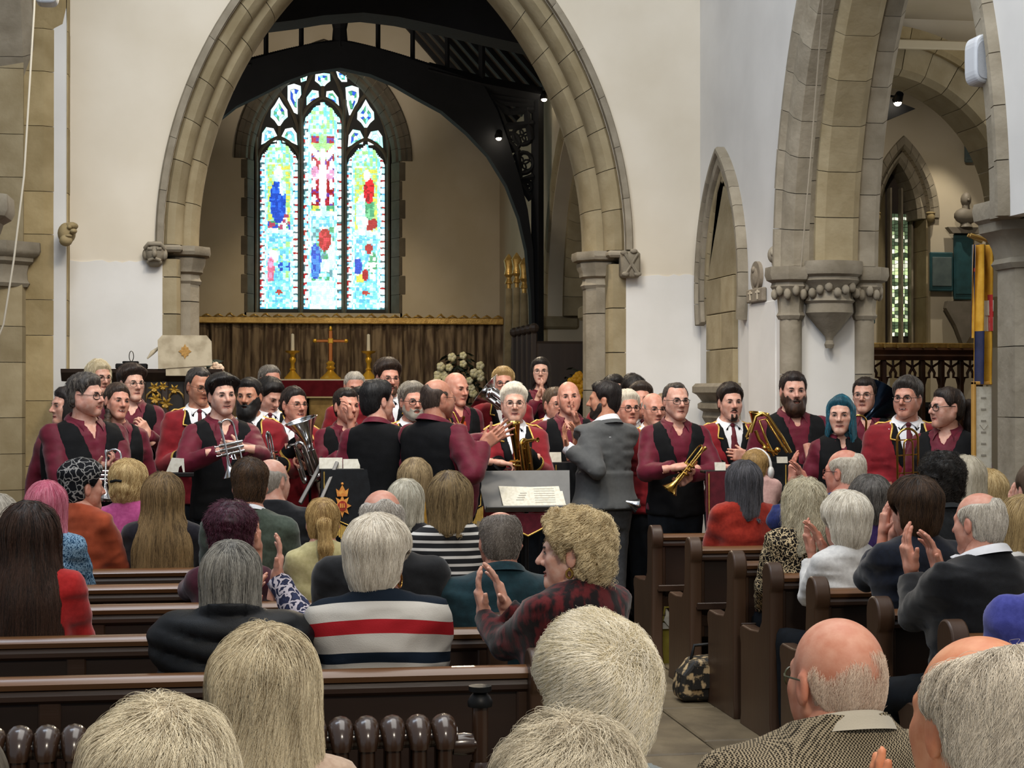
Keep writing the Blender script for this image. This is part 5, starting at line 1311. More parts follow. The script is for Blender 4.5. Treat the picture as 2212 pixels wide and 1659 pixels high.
        lf = smin(lf, np.maximum(torso_f(G2, Htb, k, tab) + .002, np.maximum(hz - .05 - G2[..., 2], G2[..., 2] - hz - .17 * k)), .03) - .003 * wav(G2 * np.array((1, 1, 1.6), np.float32), 30, seed) - (.004 if not sit else 0)
        lf = np.maximum(lf, .045 - G2[..., 2]); mesh_obj('trousers', surfnets(lf.astype(np.float32), hl, g2), lm, root)
        for sg in (-1, 1):
            b = MB(); b.ball((sg * an[0], an[1] + .055, .045), (.046, .135, .045), 12, 8); b.box((sg * an[0] - .04, an[1] - .065, 0), (sg * an[0] + .04, an[1] + .175, .02), .008); b.build('shoe', blackf if not op.get('shoe') else op['shoe'], root, smooth=50)
    root_info = Person(); root_info.o = root; root_info.org = org; root_info.Rb = Rb; root_info.arms = arms; root_info.hc = hc; root_info.TF = TF; root_info.Ht = Ht; root_info.k = k; root_info.tab = tab; root_info.Htb = Htb; root_info.toW = lambda p: org + Rb @ np.asarray(p, float); root_info.toL = toL
    return root_info
# ================================================================== pews, radiator, chancel furnishings
pew_m = mat('pew_oak', '#2b1c14', .38, '#3b281a', 3, bump=.12, bscale=26, stretch=(.15, 1, 1), rnd=.10, spec=.5, contrast=(.3, .7))
pew_e = mat('pew_end_oak', '#38261a', .42, '#4a3423', 3, bump=.12, bscale=24, stretch=(1, 1, .15), rnd=.12, spec=.5, contrast=(.3, .7))
pew_r = mat('pew_rail', '#5f4128', .26, '#714d31', 3, stretch=(.1, 1, 1), rnd=.08, spec=.6)
pew_p = mat('pew_panel', '#21160f', .45, '#2c1d14', 4, bump=.08, stretch=(.2, 1, 1), spec=.4)
def pew(x0, x1, y, label, ends=(True, True), ztop=.815, group=None):
    """bench facing +y; y is the plane of its back"""
    r = empty('pew', ((x0 + x1) / 2, y, 0), label=label, cat='pew', group=group); w = (x1 - x0) / 2
    b = MB(); b.prism([(-.035, ztop - .03), (-.045, ztop - .012), (-.03, ztop + .004), (.0, ztop + .010), (.025, ztop + .002), (.03, ztop - .03)], -w, w, 'x'); b.build('top_rail', pew_r, r, smooth=50)
    b = MB(); b.prism([(-.022, ztop - .075), (-.034, ztop - .065), (-.034, ztop - .05), (-.022, ztop - .03), (.02, ztop - .03), (.02, ztop - .075)], -w, w, 'x'); b.build('back_moulding', pew_m, r)
    b = MB(); b.box((-w, -.008, .30), (w, .014, ztop - .06)); b.build('back_panel', pew_p, r)
    b = MB(); b.box((-w, -.024, .36), (w, .02, .425), .008); b.build('lower_rail', pew_m, r)
    n = max(2, int(round(2 * w / .85)))
    for i in range(n + 1):
        xx = -w + 2 * w * i / n; xx = min(w - .035, max(-w + .035, xx)); b = MB(); b.box((xx - .035, -.020, .30), (xx + .035, .018, ztop - .07), .006); b.build('stile', pew_m, r)
    b = MB(); b.box((-w, .02, .405), (w, .40, .437), .008); b.build('seat', pew_m, r)
    b = MB(); b.box((-w, -.11, .47), (w, -.02, .49), .006); b.box((-w, -.115, .47), (w, -.10, .51), .004); b.build('book_shelf', pew_m, r)
    b = MB(); b.box((-w, .30, .0), (w, .32, .405)); b.build('kick_board', pew_p, r)
    for sg, on in ((-1, ends[0]), (1, ends[1])):
        if not on: continue
        prof = [(-.10, 0), (-.10, .06), (-.085, .10), (-.085, .74)] + [(-.085 + .0 - .012 * math.sin(a * .5), .74 + .0) for a in ()] + [(-.10, .76), (-.105, .80)]
        prof += [(-.028 - .075 * math.cos(a), .805 + .078 * math.sin(a)) for a in np.linspace(.15, math.pi - .35, 9)]
        prof += [(.045, .80), (.040, .72), (.055, .58), (.11, .525), (.25, .515), (.40, .52), (.435, .50), (.44, .46), (.42, .42), (.42, .06), (.44, 0)]
        b = MB(); th = .036; b.prism(prof, sg * w - th, sg * w + th, 'x'); e = b.build('pew_end', pew_e, r, smooth=40)
        bv = e.modifiers.new('edge', 'BEVEL'); bv.width = .008; bv.segments = 2; bv.limit_method = 'ANGLE'
    return r
XP = 2.62
rows_r = [1405, 1487, 1580, 1658, 1754, 1888, 2044]
lbl_r = ['front pew of the right block with its oak end by the aisle', 'second pew of the right block, behind the yellow bag', 'third pew of the right block, floral handbag at its foot', 'fourth pew of the right block, beside the leopard print dress', 'fifth pew of the right block behind the white cardigan', 'sixth pew of the right block with rounded end, behind the navy jumpers', 'nearest pew of the right block, its rounded top cut by a grey head']
for i, px in enumerate(rows_r):
    d = 3800 * XP / (.988 * (px + 8 - VPX)); y = (d - XP * .155) / .988
    pew(XP, 4.08, y, lbl_r[i], (True, False))
lbl_l = ['front pew of the left block, below the music stands', 'second pew from the front of the left block', 'third pew of the left block, below the long light brown hair', 'fourth pew of the left block, behind the green jumper', 'fifth pew of the left block, with a bare stretch left of the floral sleeves', 'sixth pew of the left block, just before the red jumper', 'seventh pew of the left block, at the back of red jumper and striped jumper', 'nearest long pew of the left block, right behind it the radiator']
rows_l = [11.15, 10.52, 9.90, 9.15, 8.40, 7.62, 6.66, 5.72]
for i, y in enumerate(rows_l):
    if i: pew(-1.36, .98, y, lbl_l[i], (False, True))
for i, (x0, x1, y) in enumerate(((-1.0, .95, 2.92), (-1.0, .95, 2.06), (.98, 2.1, 2.70), (.98, 2.1, 1.80))):
    pew(x0, x1, y, ['back pew under the long grey blond haired woman', 'rearmost pew under the two nearest grey heads', 'back pew under the man in the houndstooth jacket', 'rearmost pew under the ruddy bald man'][i], (False, False))
# radiator behind the last pew, with its pipe
rad_m = mat('radiator_paint', '#33231a', .22, '#3c2a1f', 5, bump=.1, spec=.6, coat=.3)
rp = at(1000, 1562, d=5.15); RY = rp[1]; rx1 = at(985, 1562, d=5.15)[0]
rd = empty('radiator', (rx1 - 1.0, RY, 0), label='brown painted column radiator behind the nearest pew', cat='radiator')
nse = 30
for i in range(nse):
    x = 1.0 - .075 * (i + .5); zt = .745
    b = MB()
    for dy in (-.045, .045): b.tube([(x, dy, .10), (x, dy, .30), (x, dy, zt - .05)], [.020, .024, .022], 8)
    b.tube([(x, .05 * math.sin(t), zt - .05 + .05 * math.cos(t)) for t in np.linspace(-1.7, 1.7, 9)], [.026, .031, .035, .0375, .0385, .0375, .035, .031, .026], 14)
    b.tube([(x, -.045, .13), (x, 0, .09), (x, .045, .13)], .026, 8)
    b.tube([(x - .04, 0, zt - .03), (x + .04, 0, zt - .03)], .030, 10, cap=False); b.build('column', rad_m, rd, smooth=55)
b = MB(); px_ = at(1037, 1600, Y=RY)[0] - (rx1 - 1.0); b.tube([(px_, 0, 0), (px_, 0, .80)], .024, 12); b.build('pipe', rad_m, rd, smooth=50)
b = MB(); b.lathe([(0, .80), (.036, .80), (.038, .815), (.03, .83), (.02, .84), (.034, .845), (.034, .86), (0, .865)], 14, Matrix.Translation((px_, 0, 0))); b.build('valve_cap', black_metal, rd, smooth=50)
b = MB(); b.tube([(.98, 0, .69), (px_, 0, .69)], .022, 10); b.lathe([(.03, -.03), (.034, 0), (.03, .03)], 12, Matrix.Translation((px_ - .05, 0, .69)) @ XR_ if False else Matrix.Translation((px_ - .05, 0, .69)) @ Matrix.Rotation(math.pi / 2, 4, 'Y')); b.lathe([(.029, -.04), (.033, -.03), (.033, .03), (.029, .04)], 12, Matrix.Translation((px_, 0, .60))); b.build('union', rad_m, rd, smooth=50)
# ---- altar, cross, candlesticks, curtain
YC = 27.45
cur_m = mat('curtain_brocade', '#8c7b65', .85, '#54463b', 4.2, bump=.2, bscale=40, contrast=(.40, .60), stretch=(3.2, 3.2, .5), spec=.2)
c0, c1 = at(330, 700, Y=YC)[0], at(1086, 700, Y=YC)[0]; cz0, cz1 = .9, at(700, 697, Y=YC)[2]
cr = empty('reredos_curtain', ((c0 + c1) / 2, YC, .9), label='brown and gold brocade curtain hung behind the altar', cat='curtain')
def drape(x0, x1, z0, z1, folds, depth, m, name, parent, base=(0, 0, 0), seed=2):
    rr = np.random.default_rng(seed); n = folds * 10; V = []; F = []; ph = 0; phs = [0]
    for i in range(n): ph += 2 * math.pi / 10 * rr.uniform(.7, 1.3); phs.append(ph)
    amp = [depth * (.7 + .5 * math.sin(i * .37)) for i in range(n + 1)]
    for i in range(n + 1):
        x = x0 + (x1 - x0) * i / n
        for t in (0, .33, .66, 1): V.append((x - base[0], amp[i] * math.sin(phs[i]) * (1 - .25 * t), z0 + (z1 - z0) * t - base[2]))
    for i in range(n):
        for t in range(3): F.append((i * 4 + t, (i + 1) * 4 + t, (i + 1) * 4 + t + 1, i * 4 + t + 1))
    return link(name, npmesh(name, np.array(V), np.array(F), m, smooth=True), parent)
drape(c0, c1, cz0, cz1, 34, .055, cur_m, 'curtain', cr, ((c0 + c1) / 2, 0, .9))
gilt = mat('gilt_wood', '#b08d4c', .35, '#d0ad66', 14, bump=.3, metal=.55)
gilt2 = mat('gold_bright', '#e2b23c', .32, metal=.45)
b = MB(); b.box((c0 - (c0 + c1) / 2, -.10, cz1 - .02 - .9), (c1 - (c0 + c1) / 2, -.02, cz1 + .085 - .9), .012); cn = b.build('cornice', gilt, cr)
n = 30
for i in range(n):
    x = c0 + (c1 - c0) * (i + .5) / n - (c0 + c1) / 2; b = MB(); b.tube([(x - .07, -.10, cz1 + .085 - .9), (x - .03, -.11, cz1 + .10 - .9 + .02 * (i % 3 == 0)), (x, -.11, cz1 + .112 - .9 + .02 * (i % 3 == 0)), (x + .03, -.11, cz1 + .10 - .9), (x + .07, -.10, cz1 + .085 - .9)], [.008, .016, .022, .016, .008], 6); b.build('scroll', gilt, cn, smooth=60)
YAL = 26.6
a0, a1 = at(592, 820, Y=YAL)[0], at(812, 820, Y=YAL)[0]; azt = at(700, 819, Y=YAL)[2]
al = empty('altar', ((a0 + a1) / 2, YAL + .4, .9), label='stone altar with maroon frontal and white linen in the chancel', cat='altar'); al_x = (a0 + a1) / 2
b = MB(); b.box((a0 - al_x, -.38, azt - .05 - .9), (a1 - al_x, .38, azt - .9), .01); b.build('linen', mat('altar_linen', '#d8d3c4', .8), al)
b = MB(); b.box((a0 - al_x + .01, -.40, azt - .26 - .9), (a1 - al_x - .01, -.37, azt - .02 - .9), .005); b.build('frontal', fabric('altar_maroon', '#5c0f1e', '#701828', 8), al)
b = MB(); b.box((a0 - al_x + .01, -.405, azt - .285 - .9), (a1 - al_x - .01, -.385, azt - .262 - .9)); b.build('frontal_fringe', mat('cream_braid', '#d8c9a0', .7), al)
alt_m = mat('altar_stone', '#b79a63', .85, '#8d7446', 5, bump=.5, bscale=14, contrast=(.4, .6))
for i in range(3):
    b = MB(); xa = a0 + (a1 - a0) * i / 3 - al_x; b.box((xa + .02, -.34, 0), (xa + (a1 - a0) / 3 - .02, .32, azt - .055 - .9), .02); b.build('stone', alt_m, al)
def candlestick(px, label):
    p = at(px, 819, Y=YAL + .2); r = empty('candlestick', (p[0], p[1], azt), label=label, cat='candlestick', group=None); b = MB()
    b.lathe([(0, 0), (.12, 0), (.125, .02), (.10, .05), (.055, .10), (.035, .13), (.05, .15), (.032, .17), (.03, .24), (.048, .27), (.05, .31), (.03, .34), (.035, .37), (.05, .385), (.10, .405), (.115, .43), (.03, .43)], 20); b.build('stem', gilt2, r, smooth=40)
    b = MB(); b.lathe([(0, .43), (.030, .43), (.026, .68), (.010, .685), (0, .69)], 12); b.build('candle', mat('wax', '#e6e2d2', .5), r, smooth=50)
candlestick(632, 'left brass altar candlestick with a white candle'); candlestick(796, 'right brass altar candlestick with a white candle')
p = at(714, 819, Y=YAL + .2); cx_ = empty('altar_cross', (p[0], p[1], azt), label='golden standing cross between the two candlesticks', cat='cross')
b = MB(); b.lathe([(0, 0), (.155, 0), (.16, .02), (.12, .05), (.06, .11), (.045, .14), (.075, .17), (.05, .20), (.07, .24), (.03, .28), (0, .28)], 20); b.build('foot', gilt2, cx_, smooth=40)
copper = mat('copper_gilt', '#b4703f', .3, metal=.9)
b = MB(); b.box((-.032, -.015, .27), (.032, .015, .74), .01); b.box((-.22, -.012, .56), (.22, .012, .605), .008); b.build('shaft', copper, cx_)
for (x, z) in ((-.235, .583), (.235, .583), (0, .765)): b = MB(); b.ball((x, 0, z), (.035, .02, .03) if x else (.025, .02, .045), 10, 7); b.build('finial', gilt2, cx_, smooth=60)
b = MB(); b.box((-.04, -.022, .54), (.04, .022, .625), .012); b.build('boss', gilt2, cx_)
# white rose arrangement and stand
def leafball(b, c, r, n, rr, size=.06):
    for i in range(n):
        d = rr.normal(size=3); d /= np.linalg.norm(d); p = np.array(c) + d * np.array(r) * rr.uniform(.45, 1.0); u = np.cross(d, rr.normal(size=3)); u /= np.linalg.norm(u); v = np.cross(d, u) * .45 + d * .3; s = size * rr.uniform(.6, 1.2)
        b.add([p - u * s, p + v * s * .6, p + u * s, p - v * s * .6], [(0, 1, 2, 3)])
leaf_m = mat('rose_leaf', '#141d12', .6, '#273420', 12)
def flowers(name, px, py, Y, blooms, petal, label, fol=(.42, .3, .42), n=220, zf=.9, br=.075, catt='flowers', fc=(0, 0, 0)):
    p = at(px, py, Y=Y); r = empty(name, (p[0], p[1], zf), label=label, cat=catt); rr = np.random.default_rng(len(label)); dz = p[2] - zf
    b = MB(); leafball(b, (fc[0], fc[1], dz + fc[2]), fol, n, rr, .075); o = b.build('foliage', leaf_m, r); o['kind'] = 'stuff'
    for bx, by in blooms:
        q = at(bx, by, Y=Y - .22 - .06 * rr.random()); c = np.array((q[0] - p[0], q[1] - p[1], q[2] - zf)); b = MB(); s = br * rr.uniform(.85, 1.1)
        for k in range(3):
            m = 5; f_ = 1 - .27 * k
            for j in range(m):
                a = j * 2 * math.pi / m + k * .6; d = np.array((math.cos(a), -.5 - .3 * k, math.sin(a))); d /= np.linalg.norm(d); b.ball(tuple(c + d * s * .42 * f_), (s * .5 * f_, s * .42 * f_, s * .5 * f_), 7, 5)
        b.build('bloom', petal, r, smooth=60)
    b = MB(); b.tube([(0, 0, 0), (0, 0, dz - .25)], .02, 8); b.lathe([(0, dz - .3), (.13, dz - .28), (.15, dz - .16), (.16, dz - .14), (0, dz - .14)], 14); b.build('stand', black_metal, r, smooth=50)
    return r
rose = mat('rose_petal', '#e3dfc6', .6, '#d3cd9c', 20)
flowers('flower_arrangement', 992, 830, 25.2, [(976, 772), (1000, 768), (952, 792), (970, 794), (1037, 790), (958, 812), (1024, 806), (1036, 808), (944, 822), (1014, 822), (1038, 816), (1018, 838), (946, 810), (1000, 786), (964, 824), (1022, 850), (986, 840)], rose, 'white rose arrangement standing before the right end of the curtain', (.42, .25, .48), 300)
yel = mat('yellow_petal', '#dba51a', .6, '#c98a0e', 20)
flowers('flower_arrangement', 1240, 850, 19.5, [(1246, 818), (1236, 826), (1250, 812), (1250, 842), (1248, 855), (1240, 868), (1252, 830)], yel, 'yellow flower arrangement by the right jamb of the chancel arch', (.2, .2, .30), 120, .36, .075)
# carved banner staffs at the right of the curtain
for i, (px, pt) in enumerate(((1099, 548), (1116, 545), (1132, 556))):
    p = at(px, 700, Y=24.9 - i * .3); zt_ = at(px, pt, Y=24.9 - i * .3)[2]; r = empty('banner_staff', (p[0], p[1], .9), label='carved and gilded processional staff with furled cloth, ' + ('left', 'middle', 'right')[i] + ' of three in the corner', cat='staff')
    b = MB(); b.tube([(0, 0, 0), (0, 0, zt_ - .9 - .3)], .035, 10); b.build('pole', oak_dark if i == 9 else gilt, r, smooth=50)
    b = MB(); b.lathe([(0, zt_ - 1.35), (.06, zt_ - 1.33), (.03, zt_ - 1.25), (.07, zt_ - 1.2), (.05, zt_ - 1.12), (.075, zt_ - 1.0), (.02, zt_ - .92), (0, zt_ - .9)], 10); b.build('finial', gilt, r, smooth=40)
    b = MB(); b.lathe([(.05, .1), (.11, .4), (.085, 1.0), (.05, zt_ - 1.4)], 9); b.build('furled_cloth', fabric('furled_cloth', '#7d7157', '#94876b', 8), r, smooth=60)
# dark organ case / choir stall on the right of the chancel
oc = empty('choir_stall', (3.75, 20.4, .36), label='dark carved choir stall behind the arch jamb on the right of the chancel', cat='stall')
b = MB(); b.box((-.35, -.5, 0), (.38, 1.4, 1.95), .03); b.build('back', oak_dark, oc)
for i in range(5):
    b = MB(); b.box((-.40, -.48 + i * .36, .0), (-.33, -.42 + i * .36, 2.05), .015); b.ball((-.365, -.45 + i * .36, 2.1), .06, 8, 6); b.build('post', oak_dark, oc)
# ---- pulpit desk of dark wood with the cream lectern fall
pl0, pl1 = at(132, 800, Y=14.55)[0], at(480, 800, Y=14.55)[0]; pzt = at(300, 797, Y=14.55)[2]
pu = empty('pulpit', ((pl0 + pl1) / 2, 14.75, .17), label='dark carved wooden pulpit front behind the left end of the band', cat='pulpit'); pw = (pl1 - pl0) / 2; zt = pzt - .17
b = MB(); b.box((-pw + .05, -.16, 0), (pw - .05, .16, zt - .06), .01); b.build('body', mat('ebony_wood', '#15100d', .5, '#1f1812', 5), pu)
b = MB(); b.prism([(-.24, zt - .03), (-.25, zt), (.22, zt), (.22, zt - .03), (.18, zt - .10), (-.17, zt - .10)], -pw, pw, 'x'); b.build('cornice', oak_dark, pu)
for i in range(7):
    x = -pw + .10 + (2 * pw - .2) * i / 6; b = MB(); b.box((x - .03, -.20, 0), (x + .03, -.15, zt - .10), .01); b.build('stile', oak_dark, pu)
for i in range(6):
    x = -pw + .10 + (2 * pw - .2) * (i + .5) / 6; b = MB(); b.tube([(x + .07 * math.cos(t), -.17, zt - .28 + .10 * math.sin(t)) for t in np.linspace(0, math.pi, 9)], .010, 6); b.build('tracery', gilt, pu, smooth=60)
gp = mat('gold_petal', '#b58f35', .5, '#8a6a22', 14)
for i, (px, py, s_) in enumerate(((333, 838, .06), (352, 835, .05), (376, 842, .055), (335, 862, .07), (358, 872, .07), (330, 900, .07), (350, 912, .06), (345, 948, .07), (338, 975, .08), (362, 960, .05))):
    q = at(px, py, Y=14.32); b = MB(); c = (q[0] - (pl0 + pl1) / 2, q[1] - 14.75, q[2] - .17)
    s_ *= .72
    for j in range(6): a = j * 1.0472 + i; b.tube([c, (c[0] + s_ * .6 * math.cos(a), c[1] - .02, c[2] + s_ * .6 * math.sin(a)), (c[0] + s_ * 1.15 * math.cos(a), c[1] + .01, c[2] + s_ * 1.15 * math.sin(a))], [s_ * .14, s_ * .26, s_ * .05], 5)
    b.build('gilt_flower', gp, pu, smooth=60)
q0, q1 = at(342, 724, Y=14.5), at(457, 797, Y=14.5); lc = ((q0[0] + q1[0]) / 2, 14.62)
le = empty('lectern', (lc[0], lc[1], pzt), label='lectern top draped with a cream fall bearing a gold emblem', cat='lectern'); lh = q0[2] - pzt; lw_ = (q1[0] - q0[0]) / 2
fall = fabric('cream_damask', '#a89b82', '#c2b69c', 9, .35, 30, .75, .1, contrast=(.4, .6))
b = MB(); b.prism([(-lw_ + .03, lh), (lw_ - .04, lh), (lw_, lh - .05), (lw_ + .005, .03), (-lw_ + .0, .0), (-lw_ - .005, lh - .04)], -.13, -.105, 'y'); f1 = b.build('fall', fall, le)
b = MB(); b.box((-lw_ + .03, -.11, lh - .06), (lw_ - .03, .16, lh - .005), .01); b.build('desk', oak_dark, le)
b = MB(); b.box((-lw_ * .35, -.06, 0), (lw_ * .35, .10, lh - .05), .01); b.build('stem', oak_dark, le)
b = MB(); b.box((-lw_ * .72, -.122, -.055), (lw_ * .8, -.104, .02)); b.build('under_fall', fall, le)
b = MB(); b.tube([(-lw_, -.05, lh - .10), (-lw_ - .05, -.06, lh - .14), (-lw_ - .09, -.07, lh - .19)], [.012, .02, .006], 6); b.build('ribbon', fall, le, smooth=60)
em = mat('emblem_gold', '#9c7433', .6, '#b98d47', 60)
b = MB(); b.prism([(.052 * q_ * math.sin(t), lh * .52 + .062 * q_ * math.cos(t)) for t, q_ in [(i * math.pi / 8, (1, .62, .75, .62)[i % 4]) for i in range(16)]], -.136, -.128, 'y'); b.build('emblem', em, f1)
b = MB(); q = at(283, 795, Y=14.6); b.box((-.125, -.05, 0), (.13, .05, .045), .008); b.box((-.07, -.04, .045), (.06, .04, .065), .006); o = b.build('box', black_metal); o.location = (q[0], 14.65, pzt); tag(o, 'flat black box with a wire loop on top of the pulpit', 'box')
b = MB(); b.tube([(.0 + .018 * math.cos(t), 0, .105 + .042 * math.sin(t)) for t in np.linspace(-1.4, math.pi + 1.4, 14)], .004, 6); b.build('wire_loop', silver_m if False else mat('wire', '#77736b', .3, metal=.9), o, smooth=60)
# pink flowers beside the lectern
pk = mat('pale_pink_petal', '#d8b59a', .6, '#e6cfb4', 20)
flowers('flower_arrangement', 465, 805, 14.9, [(462, 800), (472, 806), (466, 790), (458, 808), (474, 796)], pk, 'small pale pink flower arrangement behind the lectern', (.08, .08, .10), 60, .17, .045)

# ---- loudspeakers, ropes
wh_m = mat('speaker_white', '#c9cdd3', .4); gr_m = mat('speaker_grille', '#b7bcc4', .6, '#a9aeb6', 300)
def speaker(px0, py0, px1, py1, Y, label, side):
    a, c = at(px0, py0, Y=Y), at(px1, py1, Y=Y); r = empty('loudspeaker', ((a[0] + c[0]) / 2, Y, c[2]), label=label, cat='loudspeaker'); w = (c[0] - a[0]) / 2; h = a[2] - c[2]
    b = MB(); ps = [(w * math.copysign(abs(math.cos(t)) ** .5, math.cos(t)), h / 2 + h / 2 * math.copysign(abs(math.sin(t)) ** .45, math.sin(t))) for t in np.linspace(0, 2 * math.pi, 33)[:-1]]
    b.prism(ps, -.06, .10, 'y'); o = b.build('cabinet', wh_m, r); bv = o.modifiers.new('edge', 'BEVEL'); bv.width = .02; bv.segments = 3; bv.limit_method = 'ANGLE'; bv.angle_limit = .9
    b = MB(); b.prism([(x * .88, h / 2 + (z - h / 2) * .78 - h * .03) for x, z in ps], -.068, -.058, 'y'); b.build('grille', gr_m, r)
    b = MB(); b.tube([(side * w * .6, .05, h * .5), (side * (w + .14), .12, h * .5)], .03, 8); b.build('bracket', black_metal, r)
speaker(2097, 76, 2166, 184, 9.35, 'white loudspeaker bracketed on the right hand pier', 1)
speaker(74, -85, 126, 11, 11.2, 'white loudspeaker at the top left, only its base in view', -1)
cord_m = mat('cord', '#c4b9a4', .8)
def cord(pts, Y, label, r=.006):
    b = MB(); b.tube([tuple(at(x, y, Y=yy)) for (x, y), yy in zip(pts, Y)], r, 6); tag(b.build('hanging_cord', cord_m, smooth=60), label, 'cord')
cord([(76, -40), (74, 20), (52, 380), (30, 560), (8, 700), (-8, 740)], [11.2, 11.1, 10.9, 10.8, 10.8, 10.8], 'pale cord hanging slantwise down the left pier')
cord([(1782, -40), (1778, 0), (1752, 330), (1724, 650)], [11.6, 11.8, 12.4, 12.98], 'pale cord hanging down beside the corbel capital', .005)
# ---- aisle furnishings seen through the arcade: plaques, bust, screen, standards, notice board
teal = mat('teal_tablet', '#1f4247', .5, '#27525a', 10); slate = mat('slate_tablet', '#4c5a5c', .6, '#5d6b6b', 8)
def tablet(px0, py0, px1, py1, Y, m, m2, label, inset=.16):
    a, c = at(px0, py0, Y=Y), at(px1, py1, Y=Y); r = empty('wall_tablet', ((a[0] + c[0]) / 2, Y, c[2]), label=label, cat='tablet'); w = (c[0] - a[0]) / 2; h = a[2] - c[2]
    b = MB(); b.box((-w, -.05, 0), (w, .0, h), .012); b.build('frame', m, r); b = MB(); b.box((-w * (1 - inset), -.062, h * inset * .8), (w * (1 - inset), -.045, h * (1 - inset * .8)), .006); b.build('inscription_panel', m2, r); return r, w, h
tablet(2006, 545, 2056, 630, 19.55, teal, slate, 'teal framed memorial tablet beside the aisle window')
r, w, h = tablet(2058, 505, 2100, 648, 19.55, teal, teal, 'tall dark teal memorial tablet below the bust', .1)
marble = mat('marble_grey', '#6e675c', .6, '#7d756a', 8)
b = MB(); b.prism([(-w - .10, h + .07), (w + .10, h + .07), (w + .06, h), (-w - .04, h)], -.10, 0, 'y'); b.build('cornice', marble, r)
b = MB(); b.prism([(-w - .12, -.10), (-w - .10, -.02), (w + .10, -.02), (w + .05, -.25), (-.02, -.55), (-w - .0, -.3)], -.09, 0, 'y'); b.build('corbel', marble, r)
b = MB(); b.ball((0, -.10, h + .20), (.15, .08, .10)); b.ball((.0, -.10, h + .39), (.062, .07, .085)); b.tube([(0, -.10, h + .07), (0, -.10, h + .12), (.0, -.10, h + .35)], [.08, .05, .045], 8); b.ball((.0, -.165, h + .38), (.015, .03, .02)); b.build('bust', marble, r, smooth=60)
tablet(2082, 310, 2100, 352, 19.55, slate, slate, 'small grey oval tablet high on the aisle wall')
tablet(1872, 545, 1888, 700, 19.3, teal, slate, 'narrow dark tablet left of the aisle window')
scr = mat('screen_oak', '#3d2517', .4, '#54341f', 6, bump=.1)
YS = 16.4; s0, s1 = at(1866, 760, Y=YS)[0], at(2116, 760, Y=YS)[0]; szt = at(1990, 752, Y=YS)[2]
sr = empty('wooden_screen', ((s0 + s1) / 2, YS, 0), label='carved oak screen with pierced tracery at the end of the aisle', cat='screen'); sw_ = (s1 - s0) / 2
b = MB(); b.prism([(-.09, szt - .12), (-.11, szt - .08), (-.09, szt - .05), (-.11, szt - .02), (-.07, szt), (.07, szt), (.07, szt - .12)], -sw_, sw_, 'x'); tr_ = b.build('top_beam', scr, sr)
b = MB()
for i in range(9): x = -sw_ + 2 * sw_ * (i + .3) / 9; b.box((x - .008, -.112, szt + .0), (x + .008, -.06, szt + .04))
o = b.build('gilt_cresting', gilt, tr_); o['kind'] = 'stuff'
b = MB(); b.box((-sw_, -.02, szt + .0), (sw_, .02, szt + .05), .006); b.build('capping', gilt, tr_)
npst = 6
for i in range(npst + 1):
    x = -sw_ + 2 * sw_ * i / npst; b = MB(); b.box((x - .022, -.04, 0), (x + .022, .04, szt - .12), .008); b.build('post', scr, sr)
for i in range(npst):
    xa = -sw_ + 2 * sw_ * i / npst + .02; xb = -sw_ + 2 * sw_ * (i + 1) / npst - .02; xm_ = (xa + xb) / 2; zs_ = szt - .36
    b = MB()
    for sg in (-1, 1):
        e = xa if sg < 0 else xb
        b.tube([(e, 0, zs_), (e - sg * .02, 0, zs_ + .07), (e - sg * .055, 0, zs_ + .075), (e - sg * .05, 0, zs_ + .115), (xm_, 0, zs_ + .17)], .014, 6); b.tube([(e, 0, szt - .14), (e - sg * .05, 0, szt - .17), (xm_, 0, zs_ + .17)], .012, 6)
    b.tube([(xm_, 0, zs_ + .17), (xm_, 0, szt - .12)], .012, 6); b.build('tracery', scr, sr, smooth=60)
b = MB(); b.box((-sw_, -.03, 0), (sw_, .03, .95), .01); b.build('lower_panel', scr, sr)
b = MB(); b.box((-.10, .55, 0), (.62, .75, 1.62), .05); tag(b.build('cupboard', black_metal), 'black rounded cabinet behind the oak screen', 'cabinet').location = ((s0 + s1) / 2 + .30, YS, 0)
for i, px in enumerate((1896, 1918)):
    p = at(px, 870, Y=17.3); zt_ = at(px, 812 if i else 818, Y=17.3)[2]; b = MB(); b.tube([(0, 0, .9), (0, 0, zt_)], .022, 8); o = b.build('candle', mat('wax', '#e6e2d2', .5)); o.location = (p[0], 17.3, 0); tag(o, 'tall white altar candle behind the screen, ' + ('left of two', 'right of two')[i], 'candle')
    b = MB(); b.lathe([(0, 0), (.12, 0), (.03, .1), (.025, .8), (.06, .88), (0, .9)], 10); b.build('holder', gilt, o, smooth=40)
